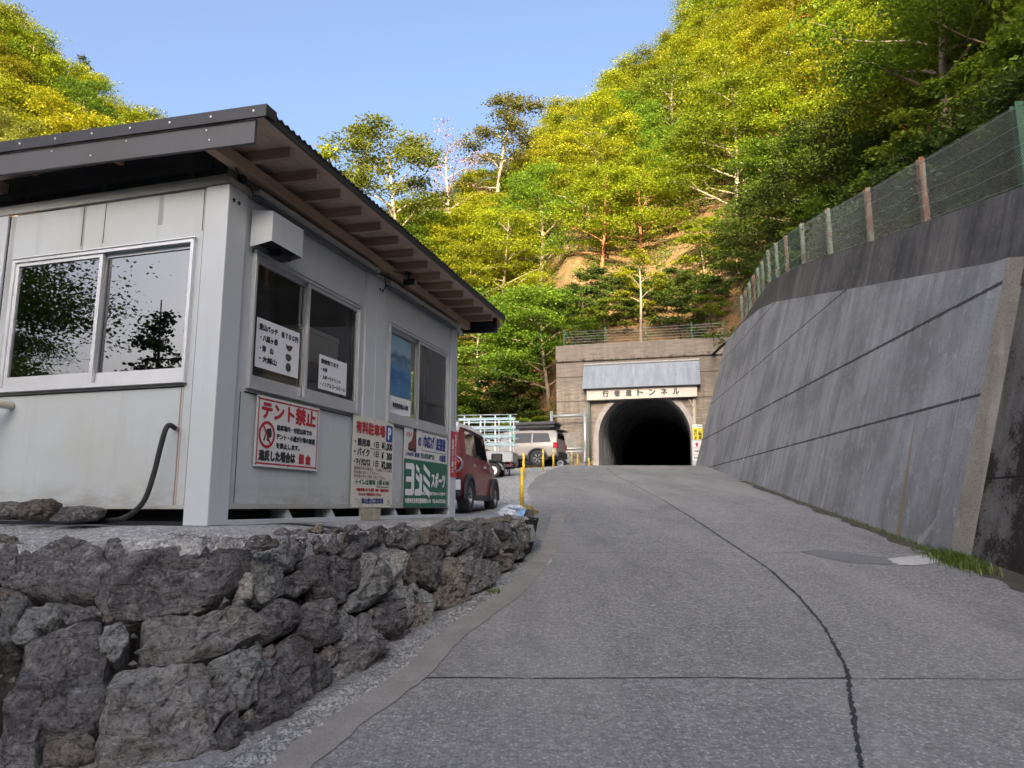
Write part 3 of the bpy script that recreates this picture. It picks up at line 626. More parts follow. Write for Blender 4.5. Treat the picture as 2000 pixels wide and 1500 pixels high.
# window notices
S, w_, h_ = board('badge_price_notice', 'white paper in the front window listing mountain badges with three dark shapes', 0.461, 1.071, 1.229, 1.630, M['paper'], 0.026, False, 'notice', 0.001)
lines(S, M['ink'], [('登山バッチ　各７００円', 0.03, 0.585, 0.305, 0.362, -0.002, 0.0035), ('・八経ヶ岳', 0.05, 0.29, 0.22, 0.275, -0.002, 0.0035), ('・弥　山', 0.05, 0.235, 0.135, 0.19, -0.002, 0.0035), ('・大峰山', 0.05, 0.29, 0.05, 0.105, -0.002, 0.0035)])
mb = MB(); flat(mb, [(0.40, 0.268), (0.43, 0.255), (0.47, 0.262), (0.51, 0.262), (0.49, 0.225), (0.455, 0.208), (0.42, 0.225)]); flat(mb, [(0.405, 0.165), (0.43, 0.185), (0.47, 0.182), (0.50, 0.165), (0.485, 0.135), (0.45, 0.122), (0.42, 0.132)]); flat(mb, ell(0.455, 0.07, 0.04, 0.038, 16)); obj('badge', mb, plain('badge_dark', (0.05, 0.055, 0.045), 0.5, 0, 0.4, 40), S)
S, w_, h_ = board('drinks_notice', 'white paper notice about drinks in the right pane of the first front window', 1.381, 1.884, 1.194, 1.511, M['paper'], 0.0135, False, 'notice', 0.001)
lines(S, M['ink'], [('飲物有ります', 0.03, 0.345, 0.235, 0.285, -0.002, 0.003), ('・お茶', 0.03, 0.145, 0.165, 0.205, -0.002, 0.002), ('・スポーツドリンク', 0.03, 0.39, 0.095, 0.135, -0.002, 0.002), ('・ノンアルコールビール', 0.03, 0.48, 0.03, 0.072, -0.002, 0.002)])
S = hthing('landscape_poster', 'blue mountain and water poster taped to the second front window', 'poster', 2.86, 0.042, 1.155)
k = N('poster_blue'); c = k.co('Object'); s_ = k.sep(c)
warp = k.math('ADD', s_[2], k.math('MULTIPLY', k.math('SUBTRACT', k.noise(c, 5, 5), 0.5), 0.22))
mist = k.noise(k.co('Object', (3, 1, 9)), 1.6, 6, 0.7)
col = k.ramp(warp, [(0.0, (0.02, 0.05, 0.12)), (0.28, (0.05, 0.17, 0.34)), (0.40, (0.02, 0.10, 0.26)), (0.52, (0.025, 0.13, 0.33)), (0.55, (0.10, 0.22, 0.36)), (0.66, (0.04, 0.09, 0.16)), (0.72, (0.22, 0.33, 0.42)), (0.92, (0.12, 0.27, 0.40))])
col = k.mix(k.ramp(mist, [(0.52, 0.0), (0.75, 0.55)]), col, (0.40, 0.48, 0.55)); M['posterblue'] = k.fin(col, 0.45)
def wavy(x0, x1, z0, z1): return MB().grid(lambda a, b: (x0 + (x1-x0)*a, 0.006*math.sin(a*5+b*3), z0 + (z1-z0)*b + 0.012*a*(1-b)), 10, 14)
obj('picture', wavy(0.0, 0.575, 0.20, 0.885), M['posterblue'], S, True)
obj('caption_strip', MB().grid(lambda a, b: (0.575*a, 0.006*math.sin(a*5), 0.20*b + 0.03*(a-0.5)*(1-b)), 10, 3), M['paper'], S, True)
mb = MB(); text(mb, '吉野熊野国立公園', 0.09, 0.50, 0.075, 0.13, -0.009, 0.003); obj('lettering', mb, M['ink'], S)
# red plate on the far post
S, w_, h_ = board('no_entry_plate', 'narrow red plate with vertical white writing on the far hut post', 4.63, 4.848, 0.52, 1.12, M['redsign'], -0.008, False)
lines(S, M['white'], [('\n'.join('無断立入禁止'), 0.03, 0.10, 0.06, 0.50, -0.003, 0.003), ('\n'.join('管理者以外の者の'), 0.135, 0.195, 0.10, 0.575, -0.003, 0.002)])
S = hthing('printed_strip', 'tiny vertical black lettering on the far hut post above the red plate', 'lettering', 4.70, -0.002, 1.18)
mb = MB(); text(mb, '\n'.join('弥山登山口駐車場管理事務所'), 0.03, 0.07, 0.0, 0.62, -0.001, 0.0); obj('lettering', mb, M['ink'], S)
# goods inside the windows
def carton(name, label, cat, u0, u1, v0, v1, z0, z1, mat, lid=True, tape=True):
    T = hthing(name, label, cat, (u0+u1)/2, (v0+v1)/2, z0); a, b, c = (u1-u0)/2, (v1-v0)/2, z1-z0
    obj('body', MB().box(-a, a, -b, b, 0, c), mat, T, False, 0.006)
    if lid: obj('lid', MB().box(-a-.006, a+.006, -b-.006, b+.006, c+0.001, c+.05), mat, T, False, 0.006)
    if tape: obj('tape_strip', MB().box(-0.025, 0.025, -b-.0012, -b-.0002, c*0.6, c), plain('parcel_tape', (0.22, 0.15, 0.09), 0.3), T)
    return T
carton('cardboard_box', 'brown cardboard box under the badge notice', 'box', 0.42, 0.72, 0.14, 0.36, 0.986, 1.26, M['cardboard'], False)
carton('cardboard_box', 'large brown cardboard box below the white foam chest', 'box', 1.32, 2.02, 0.16, 0.56, 0.986, 1.46, M['cardboard'], False)
carton('foam_chest', 'white styrofoam chest stacked on a cardboard box behind the glass', 'box', 1.34, 1.98, 0.17, 0.55, 1.465, 1.74, M['foam'], True, False)
carton('cardboard_box', 'flat opened cardboard box beside the foam chest', 'box', 0.98, 1.26, 0.18, 0.5, 0.986, 1.2, M['cardboard'], False, False)
T = hthing('hanging_towel', 'reddish towel hanging inside the large end window', 'towel', 0.28, 1.55, 1.12)
obj('cloth', MB().grid(lambda a, b: (0.03*math.sin(a*9)*(1-b*.5), 0.17*(a-.5)*(1-b*.4), 0.26*b), 12, 10), plain('red_towel', (0.25, 0.07, 0.10), 0.9), T, True)

# ---------------------------------------------------------------- boulder wall
def m_rock(name, cols, tilt, veins=(0.42, 0.42, 0.41), sc=1.0):
    k = N(name); oi = k.node('ObjectInfo').outputs['Random']
    c0 = k.co('Object'); m = k.node('Mapping'); k.l.new(c0, m.inputs[0]); m.inputs['Rotation'].default_value = (tilt, tilt * 0.6, 0.3); m.inputs['Scale'].default_value = (2.2 * sc, 2.2 * sc, 9 * sc)
    st = k.noise(m.outputs[0], 1.3, 7, 0.65, 1.2); big = k.noise(c0, 3.0 * sc, 5, 0.6, 0.5); fine = k.noise(c0, 42, 5, 0.7); v = k.vor(m.outputs[0], 0.9, 'DISTANCE_TO_EDGE'); vg = k.noise(k.co('Object', (5, 5, 1.2)), 2.0, 5, 0.6)
    a = k.ramp(st, [(0.28, cols[0]), (0.5, cols[1]), (0.74, cols[2])])
    a = k.mix(k.ramp(big, [(0.42, 0.0), (0.62, 0.8)]), a, cols[3])
    a = k.mix(k.ramp(vg, [(0.56, 0.0), (0.70, 0.55)]), a, veins)
    a = k.mix(k.ramp(fine, [(0.36, 0.8), (0.49, 0.0)]), a, tuple(x * 0.35 for x in cols[0]))
    a = k.mix(k.ramp(fine, [(0.56, 0.0), (0.72, 0.55)]), a, veins)
    a = k.mix(k.math('MULTIPLY', k.ramp(v, [(0.0, 0.7), (0.02, 0.0)]), k.ramp(vg, [(0.40, 0.0), (0.5, 1.0)])), a, tuple(x * 0.3 for x in cols[0]))
    mo = k.ramp(k.noise(c0, 6.5, 6, 0.75), [(0.63, 0.0), (0.70, 0.75)]); a = k.mix(mo, a, (0.050, 0.043, 0.020))
    hs = k.node('HueSaturation'); k.l.new(a, hs.inputs['Color']); k.put(hs.inputs['Value'], k.math('MULTIPLY_ADD', oi, 0.5, 0.75)); hs.inputs['Saturation'].default_value = 0.62
    h = k.math('ADD', k.math('MULTIPLY', st, 1.0), k.math('ADD', k.math('MULTIPLY', k.ramp(v, [(0.0, 0.0), (0.04, 1.0)]), 0.06), k.math('MULTIPLY', fine, 0.45)))
    k.bump(h, 1.0, 0.07); return k.fin(hs.outputs[0], 0.85, 0, 0.3)
M['rk_d'] = m_rock('dark_purple_rock', ((0.06, 0.057, 0.062), (0.15, 0.143, 0.15), (0.32, 0.315, 0.32), (0.085, 0.075, 0.084)), 0.5)
M['rk_g'] = m_rock('grey_green_rock', ((0.09, 0.095, 0.095), (0.21, 0.22, 0.216), (0.38, 0.39, 0.38), (0.14, 0.148, 0.15)), 0.9)
M['rk_p'] = m_rock('pale_rock', ((0.14, 0.136, 0.128), (0.29, 0.285, 0.268), (0.46, 0.45, 0.43), (0.20, 0.18, 0.165)), 0.2, (0.50, 0.49, 0.47))
M['rk_b'] = m_rock('brown_rock', ((0.09, 0.07, 0.055), (0.20, 0.155, 0.115), (0.34, 0.28, 0.22), (0.14, 0.115, 0.095)), 0.7)
M['rubblefill'] = m_gravel('earth_and_rubble', (0.018, 0.016, 0.014), (0.05, 0.046, 0.040), 38, 0.8)  # earth coloured near black to deepen the shade in the crevices
def resample(P, n):
    d = [0]
    for a, b in zip(P, P[1:]): d.append(d[-1] + (b - a).length)
    out = []
    for i in range(n):
        t = d[-1] * i / (n - 1); j = 0
        while j < len(d) - 2 and d[j+1] < t: j += 1
        out.append(P[j].lerp(P[j+1], (t - d[j]) / max(1e-9, d[j+1] - d[j])))
    return out
NT, NS = 120, 14
# match lip to base by walking both curves with common key points
keyB = [0, 4, 7, 11, 13, 16]; keyL = [0, 5, 8, 10, 12, 16]
Bp = []; Lp = []
for (b0, b1), (l0, l1) in zip(zip(keyB, keyB[1:]), zip(keyL, keyL[1:])):
    Bp += resample(BASE[b0:b1+1], 25)[:-1]; Lp += resample(LIP[l0:l1+1], 25)[:-1]
Bp.append(BASE[-1]); Lp.append(LIP[-1])
sv = []; sf = []; ns = 10
for b, l in zip(Bp, Lp):
    b2 = b + Vector((0, 0, -0.25)) + (b - l) * 0.15
    for j in range(ns + 1): sv.append(b2.lerp(l + (l - b) * 0.12, j / ns))
sf = [(i*(ns+1)+j, (i+1)*(ns+1)+j, (i+1)*(ns+1)+j+1, i*(ns+1)+j+1) for i in range(len(Bp)-1) for j in range(ns)]
wallbvh = BVHTree.FromPolygons(sv, sf)
def on_wall(px, py):
    o = Vector((0, 0, EYE)); d = ray(px, py).normalized(); h = wallbvh.ray_cast(o, d)
    return h[0]
BW = thing('boulder_wall', 'low dry stone wall of big rough boulders holding up the gravel pad', 'stone wall', (-1.0, 5.0, 0.5))
BWI = Matrix.Translation((1.0, -5.0, -0.5))
fill = MB(); cen = Vector((-1.8, 8.0, 0.6))
for i, (b, l) in enumerate(zip(Bp, Lp)):
    for j in range(9):
        p = (b + Vector((0, 0, -0.2))).lerp(l, j / 8); inward = (l - b); inward.z = 0; inward = inward.normalized() if inward.length > 0.01 else Vector((-1, 0, 0))
        n3 = noise.noise(p * 4.0); p = p + inward * (0.24 + 0.06 * n3) + Vector((0, 0, -0.02 if j == 8 else 0.03 * noise.noise(p * 9)))
        fill.v.append(tuple(BWI @ p))
fill.f = [(i*9+j, (i+1)*9+j, (i+1)*9+j+1, i*9+j+1) for i in range(len(Bp)-1) for j in range(8)]
obj('earth_fill', fill, M['rubblefill'], BW, True)
def inflate(P3, bulge, depth, seed, rings=20, n=84):
    P3 = [Vector(p) for p in P3]; c = sum(P3, Vector()) / len(P3); nrm = Vector()
    for a, b in zip(P3, P3[1:] + P3[:1]): nrm += (a - c).cross(b - c)
    nrm.normalize()
    if nrm.dot(Vector((0, 0, EYE)) - c) < 0: nrm = -nrm
    L = [P3[-1].copy()] ; ringp = resample(P3 + [P3[0]], n + 1)[:-1]
    # soften the corners a little
    ringp = [(ringp[i-1] + ringp[i] * 2 + ringp[(i+1) % n]) / 4 for i in range(n)]
    off = Vector((seed * 1.7, seed * 0.9, seed * 2.3)); mb = MB(); size = max((p - c).length for p in P3)
    prof = [(-depth, 0.80), (-depth * 0.45, 0.97)]
    for i in range(rings):
        t = i / (rings - 1); s = 1 - t; prof.append((bulge * (1 - (s) ** 2.6) , s if i < rings - 1 else 0.02))
    rp = random.Random(int(seed * 1000) + 7); planes = []
    for _ in range(9):
        e = Vector((rp.gauss(0, 1), rp.gauss(0, 1), rp.gauss(0, 1))); e = (e - nrm * e.dot(nrm)).normalized(); pn = (nrm + e * rp.uniform(0.15, 0.9)).normalized(); sup = max((q - c).dot(pn) for q in ringp); planes.append((pn, sup * rp.uniform(0.80, 1.0) + bulge * nrm.dot(pn) * rp.uniform(0.05, 0.4)))
    for (h, s) in prof:
        for q in ringp:
            p = c + (q - c) * s + nrm * h; pr = p * 1.0
            f = noise.noise(p * (1.6 / size) + off) * 0.12 * size
            r1 = noise.noise(p * 7 + off) * 0.035; r2 = noise.noise(p * 19 + off) * 0.016 + noise.noise(p * 41 + off) * 0.006
            hd = False
            for (pn, pd) in planes:
                ex = (p - c).dot(pn) - pd
                if ex > 0: p = p - pn * ex
            d1, pts = noise.voronoi(p * (2.6 / max(0.18, size)) + off)[:2]
            cr = (d1[1] - d1[0]); fac = -0.05 * size * max(0.0, 1 - cr * 5.0) + 0.10 * size * noise.noise(Vector(pts[0]) * 3.1)
            k = min(1.0, (h + depth) / depth) if s < 0.999 else 0.5
            e = (q - c).normalized()
            p = p + nrm * (f * 0.7 + fac + r1 + r2) * (0.35 + 0.65 * (1 - s ** 4)) + e * (r1 * 0.9 + r2 * 1.0) * (s > 0.3)
            mb.v.append(tuple(p))
    m = len(prof); mb.f = [(i*n+k, i*n+(k+1) % n, (i+1)*n+(k+1) % n, (i+1)*n+k) for i in range(m-1) for k in range(n)]
    mb.f.append(tuple(range((m-1)*n, m*n))); mb.f.append(tuple(range(n))[::-1])
    return mb, c, nrm, size
def boulder_obj(name, P3, bulge, depth, seed, mat, parent=None):
    mb, c, nrm, size = inflate(P3, bulge, depth, seed)
    if parent: mb.v = [tuple(BWI @ Vector(v)) for v in mb.v]
    me = mb.mesh(name, M[mat]); a = np.array(mb.v)
    o = link(name, me, parent)
    ctr = Vector(a.mean(0)); me.transform(Matrix.Translation(-ctr)); o.location = ctr
    me.polygons.foreach_set('use_smooth', [True] * len(me.polygons))
    me.set_sharp_from_angle(angle=R(26))
    return o
CR = {'A': (0, 1020, 6.25), 'B': (0, 1260, 6.25), 'C': (300, 1020, 6.25), 'D': (300, 1260, 6.25), 'E': (560, 1000, 6.25), 'F': (560, 1160, 6.25), 'G': (800, 980, 7.143), 'P': (0, 0, 1.0)}
ROCKS = [
('A','d',[(0,330),(130,260),(390,260),(330,330),(230,400),(200,440),(150,600),(170,680),(200,850),(0,780)]),
('A','b',[(0,150),(120,135),(195,150),(180,220),(60,270),(0,285)]),
('A','d',[(390,320),(640,225),(950,245),(1190,285),(1290,420),(1400,545),(1290,665),(1215,800),(1210,920),(1000,935),(620,925),(480,895),(300,885),(195,820),(145,640),(225,470),(320,340)]),
('A','d',[(1200,285),(1330,215),(1465,235),(1485,430),(1400,540),(1290,440)]),
('P','d',[(243,1084),(224,1104),(205,1127),(193,1151),(196,1180),(208,1197),(237,1208),(270,1208),(304,1205),(335,1197),(390,1186),(441,1161),(476,1129),(489,1104),(491,1084),(476,1075),(444,1075),(412,1062),(372,1061),(332,1069),(290,1076)]),
('A','b',[(0,800),(120,820),(245,865),(230,925),(110,1050),(0,1075)]),
('A','g',[(60,1060),(255,890),(335,940),(320,1020),(240,1150),(230,1290),(190,1390),(120,1500),(20,1510),(0,1400),(0,1100)]),
('A','g',[(230,1200),(330,1040),(560,1005),(760,1000),(870,1130),(690,1180),(570,1295),(350,1295),(240,1265)]),
('A','g',[(195,1420),(280,1325),(435,1320),(400,1420),(330,1475),(235,1475)]),
('A','d',[(700,1150),(760,1010),(1000,1000),(1210,1010),(1230,1120),(1100,1165),(860,1240)]),
('P','d',[(58,1255),(93,1238),(128,1223),(176,1206),(197,1224),(198,1258),(207,1298),(194,1324),(207,1350),(197,1388),(189,1420),(160,1432),(120,1440),(82,1451),(72,1510),(0,1510),(2,1476),(10,1417),(17,1382),(42,1359),(39,1324),(53,1284)]),
('P','b',[(80,1451),(144,1425),(162,1430),(189,1455),(184,1480),(150,1492),(115,1490),(80,1505)]),
('P','g',[(201,1222),(213,1216),(235,1219),(246,1231),(242,1257),(235,1274),(222,1294),(206,1292),(198,1275),(199,1248)]),
('P','p',[(244,1306),(278,1299),(330,1301),(398,1293),(406,1313),(413,1347),(397,1362),(400,1400),(415,1425),(412,1450),(400,1480),(398,1510),(186,1510),(186,1450),(188,1417),(197,1380),(206,1350),(224,1328)]),
('P','d',[(412,1346),(447,1343),(462,1378),(432,1407),(415,1430),(399,1400),(396,1362)]),
('P','d',[(462,1380),(470,1400),(479,1410),(488,1446),(468,1460),(420,1497),(400,1500),(412,1450),(416,1432),(440,1405)]),
('P','g',[(411,1298),(430,1285),(468,1265),(505,1264),(514,1287),(509,1308),(507,1332),(499,1362),(487,1384),(469,1387),(446,1352),(452,1340),(428,1322)]),
('P','d',[(508,1304),(543,1283),(536,1262),(556,1246),(582,1237),(603,1254),(610,1276),(608,1324),(605,1383),(575,1402),(540,1424),(492,1431),(481,1404),(509,1378),(507,1336)]),
('P','d',[(611,1275),(632,1280),(643,1298),(639,1352),(622,1372),(605,1386),(608,1330)]),
('P','p',[(288,1212),(300,1206),(393,1200),(452,1193),(465,1175),(490,1177),(506,1209),(507,1233),(476,1248),(444,1269),(396,1285),(356,1296),(306,1295),(280,1289),(272,1270),(288,1254),(276,1235)]),
('C','p',[(1120,640),(1220,650),(1255,770),(1200,925),(1060,945),(1015,860),(1030,740)]),
('C','g',[(1200,430),(1330,420),(1460,400),(1560,590),(1585,640),(1565,860),(1470,965),(1390,1005),(1300,955),(1215,830),(1240,680),(1165,580)]),
('C','g',[(1500,260),(1580,235),(1655,340),(1665,560),(1600,615),(1550,590),(1440,480),(1290,460),(1340,380),(1480,340)]),
('C','d',[(1495,90),(1600,35),(1740,95),(1840,150),(1880,330),(1790,445),(1700,540),(1640,595),(1640,330),(1540,240)]),
('C','d',[(1585,680),(1740,600),(1900,620),(1920,760),(1870,855),(1750,905),(1550,870)]),
('C','d',[(1285,1180),(1320,1080),(1460,975),(1600,975),(1750,1005),(1855,1130),(1845,1200),(1700,1315),(1560,1395),(1420,1445),(1300,1350)]),
('E','d',[(235,330),(290,275),(425,295),(445,480),(400,505),(255,430)]),
('E','d',[(440,240),(500,205),(720,205),(710,300),(700,440),(660,525),(560,530),(490,450),(470,330)]),
('E','d',[(700,255),(830,205),(955,235),(970,430),(905,545),(760,595),(655,565),(660,470),(710,400)]),
('E','d',[(950,235),(1100,225),(1205,240),(1190,330),(1165,425),(965,455)]),
('E','d',[(1195,250),(1310,178),(1410,148),(1500,168),(1605,250),(1605,370),(1500,445),(1260,405),(1190,350)]),
('E','b',[(1600,205),(1850,195),(1975,205),(1990,380),(1935,445),(1750,415),(1615,405)]),
('E','d',[(245,560),(400,525),(640,555),(705,605),(865,600),(905,680),(855,820),(885,940),(795,960),(700,1095),(560,1115),(400,1075),(370,960),(290,900),(255,740),(140,650)]),
('E','g',[(875,540),(960,495),(1095,505),(1145,600),(1225,680),(1245,820),(1205,965),(1185,1080),(1050,1145),(900,1195),(725,1215),(715,1120),(780,1000),(885,940),(860,820),(905,680)]),
('E','p',[(1180,600),(1270,495),(1405,485),(1455,560),(1445,780),(1400,885),(1230,895),(1235,760)]),
('E','b',[(1450,560),(1600,548),(1615,830),(1540,865),(1440,825)]),
('E','d',[(1565,480),(1620,405),(1850,425),(1895,490),(1865,570),(1875,680),(1845,905),(1780,935),(1650,855),(1612,830),(1600,600)]),
('F','d',[(225,110),(400,75),(505,115),(565,220),(690,240),(692,268),(612,300),(622,460),(672,540),(560,595),(380,655),(280,545),(120,475),(175,380),(205,290)]),
('F','g',[(618,300),(700,255),(835,285),(868,360),(868,480),(825,660),(790,695),(690,665),(672,540),(620,440)]),
('F','d',[(860,255),(975,235),(1005,330),(1035,400),(1075,440),(1145,480),(1145,640),(1195,805),(1115,885),(1010,955),(900,1005),(770,1065),(720,1000),(680,850),(678,680),(790,690),(840,640),(870,400)]),
('F','d',[(1080,175),(1200,95),(1280,55),(1375,95),(1425,170),(1425,330),(1450,480),(1535,540),(1485,605),(1400,645),(1300,545),(1160,485),(1030,400),(1060,290)]),
('E','g',[(1290,1030),(1370,895),(1440,895),(1535,1000),(1560,1120),(1545,1300),(1450,1405),(1420,1300),(1400,1130)]),
('E','g',[(1555,980),(1650,935),(1705,1000),(1755,1130),(1825,1240),(1795,1435),(1720,1405),(1690,1280),(1650,1150),(1590,1080)]),
('E','b',[(1555,1105),(1650,1160),(1690,1300),(1730,1400),(1640,1485),(1550,1485),(1545,1300)]),
('F','b',[(455,720),(520,635),(612,690),(540,805),(490,825)]),('F','p',[(535,820),(630,688),(645,820),(520,895)]),('F','p',[(518,940),(630,858),(722,1000),(722,1062),(568,1095)]),
('G','g',[(420,340),(520,255),(640,235),(785,300),(725,390),(600,415),(480,375)]),
('G','d',[(780,285),(900,285),(1025,350),(1025,560),(1035,770),(950,825),(870,775),(890,600),(830,460),(810,350)]),
('G','d',[(545,430),(640,415),(810,435),(885,520),(875,620),(740,665),(620,745),(525,745),(495,620)]),
('G','p',[(700,780),(760,680),(880,620),(872,770),(835,812),(700,895)]),
('G','d',[(1035,420),(1100,335),(1145,430),(1155,480),(1215,540),(1245,640),(1205,720),(1120,755),(1060,620),(1030,540)]),
('G','d',[(1125,320),(1250,285),(1345,310),(1405,380),(1425,560),(1400,765),(1340,742),(1280,660),(1290,560),(1195,440)]),
('G','d',[(1428,450),(1480,438),(1555,760),(1555,825),(1440,825),(1425,640)]),
('G','b',[(1318,200),(1400,185),(1445,240),(1365,325),(1308,270)]),
('G','p',[(1400,300),(1480,255),(1595,430),(1625,640),(1560,665),(1520,560),(1480,430),(1378,350)]),
('G','g',[(1488,240),(1570,205),(1625,330),(1655,480),(1622,605),(1592,430)]),
('G','d',[(1600,220),(1680,245),(1725,360),(1682,505),(1652,420)]),
('G','d',[(848,808),(1040,818),(1145,828),(1165,920),(1175,1132),(1040,1225),(880,1315),(808,1305),(848,1150)]),
('G','g',[(1160,838),(1250,848),(1275,980),(1180,1115),(1158,960)]),
('G','b',[(1168,760),(1240,735),(1310,698),(1395,780),(1415,900),(1290,1035),(1262,900)]),
('G','b',[(420,920),(420,778),(560,788),(665,820),(705,920),(755,1080),(805,1250),(805,1405),(720,1495),(500,1505),(345,1435),(388,1200),(398,1080)]),
('G','g',[(718,920),(842,808),(852,950),(842,1120),(780,1155),(738,1020)]),
('G','p',[(1180,720),(1240,690),(1290,650),(1310,690),(1240,735)]),('C','p',[(810,960),(870,915),(925,960),(850,1005)]),('C','b',[(415,1085),(500,1055),(640,1060),(560,1110),(420,1140)]),
('E','g',[(1490,930),(1540,895),(1600,930),(1560,985),(1500,960)]),('D','b',[(1140,850),(1170,800),(1200,870),(1180,925)]),('E','b',[(990,1230),(1050,1180),(1040,1270),(1000,1290)]),
('D','b',[(1290,20),(1440,10),(1465,110),(1370,190),(1320,120)]),('A','b',[(1260,1130),(1340,1100),(1400,1170),(1330,1240),(1250,1210)]),
]
rnd = random.Random(11)
for i, (cr, kd, poly) in enumerate(ROCKS):
    x0, y0, s = CR[cr]; P3 = [on_wall(x0 + a / s, y0 + b / s) for a, b in poly]; P3 = [p for p in P3 if p is not None]
    if len(P3) < 4: continue
    c = sum(P3, Vector()) / len(P3); size = max((p - c).length for p in P3)
    P3 = [c + (p - c) * 1.02 for p in P3]
    boulder_obj('boulder', P3, min(0.22, 0.42 * size), 0.24 + 0.25 * size, i * 3.7, 'rk_' + kd, BW)
# small stones wedged between the boulders
mb = MB(); rnd = random.Random(3)
def pebble(mb, p, r, rnd, flat_=0.7):
    a = rnd.uniform(0, 6.28); v = []
    for t in [(1,0,0),(-1,0,0),(0,1,0),(0,-1,0),(0,0,1),(0,0,-1)]:
        q = Vector(t) * r * rnd.uniform(0.6, 1.15); q.z *= flat_; q.rotate(Matrix.Rotation(a, 3, 'Z')); v.append(Vector(p) + q)
    mb.add(v, [(0,2,4),(2,1,4),(1,3,4),(3,0,4),(2,0,5),(1,2,5),(3,1,5),(0,3,5)])
for i in range(900):
    k = rnd.randrange(len(Bp) - 1); b = Bp[k].lerp(Bp[k+1], rnd.random()); l = Lp[k].lerp(Lp[k+1], 0.5); inward = (l - b); inward.z = 0; inward.normalize()
    p = b.lerp(l, rnd.uniform(0, 0.95)) + inward * 0.19; pebble(mb, BWI @ p, rnd.uniform(0.010, 0.035), rnd)
tag(obj('rubble', mb, M['rk_g'], BW), None, None, None, 'stuff')
# loose stones lying on the pad
def loose(label, pix, zlift, mat, seed, depth=0.16, bulge=0.07, cat='stone'):
    P3 = []
    x0, y0, s = CR[pix[0]]; q = [(x0 + a / s, y0 + b / s) for a, b in pix[1]]
    base = max(q, key=lambda t: t[1]); pb = None
    d = pix[2]
    for (a, b) in q: P3.append(at_y(a, b, d))
    o = boulder_obj('loose_stone', P3, bulge, depth, seed, mat); tag(o, label, cat, 'loose stones on the pad edge'); return o
CR['Q'] = (0, 920, 6.667)
loose('squarish tan stone in the middle of three stones by the end wall', ('Q', [(225,395),(400,375),(650,380),(700,410),(715,540),(660,600),(560,635),(230,640),(215,520)], 5.32), 0, 'rk_b', 5.1, 0.14)
loose('flat dark purple stone lying beside the black hose', ('Q', [(610,645),(720,550),(800,460),(960,465),(1280,470),(1325,515),(1270,560),(1285,600),(1200,645),(900,672),(700,665)], 5.2), 0, 'rk_d', 7.7, 0.16)
loose('pale wedge shaped stone at the end of the row by the end wall', ('Q', [(0,395),(70,400),(110,450),(220,520),(215,600),(0,630),(-90,620),(-80,450)], 5.45), 0, 'rk_p', 9.2, 0.16)
loose('small dark stone perched on top of the boulder wall', ('C', [(1105,260),(1170,198),(1390,168),(1425,260),(1480,300),(1340,352),(1150,355),(1100,310)], 4.72), 0, 'rk_d', 12.4, 0.10, 0.04)
loose('small yellowish stone behind the perched dark stone', ('C', [(1400,205),(1480,188),(1505,260),(1495,300),(1430,300)], 4.80), 0, 'rk_b', 13.1, 0.06, 0.03)
loose('mossy rounded stone resting on the boulder wall lip', ('E', [(200,222),(290,190),(350,150),(430,148),(455,230),(400,282),(290,272)], 5.55), 0, 'rk_b', 14.3, 0.10, 0.04)
loose('thin flat slab of stone on the boulder wall lip', ('E', [(660,205),(820,160),(840,205),(760,220)], 5.75), 0, 'rk_d', 15.3, 0.12, 0.03)
loose('small angular stone on the boulder wall near the sandbags', ('G', [(860,240),(1010,232),(1035,260),(1030,300),(980,310),(900,270)], 8.4), 0, 'rk_d', 16.3, 0.14, 0.04)
# ---------------------------------------------------------------- retaining wall on the right
WP = Vector((5.7, 9.9, 0.99)); WA = R(7.7); WT = Vector((math.sin(WA), math.cos(WA), 0)); WN = Vector((math.cos(WA), -math.sin(WA), 0)); BAT = 0.277
def wpt(s, h, off=0.0): return WP + WT * s + WN * (BAT * h + off) + Vector((0, 0, 0.0991 * s + h))
def wz_drop(s): return max(0.0, (0.0991 * s + 0.99) - road_z(WP.y + WT.y * s)) + 0.15
PTOP = [(-0.2, 3.95), (0.18, 3.97), (2.48, 4.3), (6.91, 4.93), (16.54, 6.33), (19.5, 6.6), (23.6, 6.62), (27, 6.4), (34, 6.2)]
PAR = [(-9, 4.0), (-4, 4.5), (-1.0, 4.92), (0.54, 5.13), (3.92, 5.62), (7.43, 6.13), (11.08, 6.73), (15.2, 7.32), (20.4, 7.82), (22.7, 7.42), (24.7, 6.97), (27, 6.85), (34, 6.5)]
def uvgrid(fn, ss, hs, uvfn=None):
    mb = MB(); mb.v = [tuple(fn(s, t)) for t in hs for s in ss]; n = len(ss)
    mb.f = [(j*n+i, j*n+i+1, (j+1)*n+i+1, (j+1)*n+i) for j in range(len(hs)-1) for i in range(n-1)]
    mb.uvs = [uvfn(s, t) for t in hs for s in ss]; return mb
def obj_uv(name, mb, mat, parent=None, smooth=False):
    o = obj(name, mb, mat, parent, smooth); me = o.data; l = me.uv_layers.new(name='UVMap')
    for p in me.polygons:
        for li in p.loop_indices: l.data[li].uv = mb.uvs[me.loops[li].vertex_index]
    return o
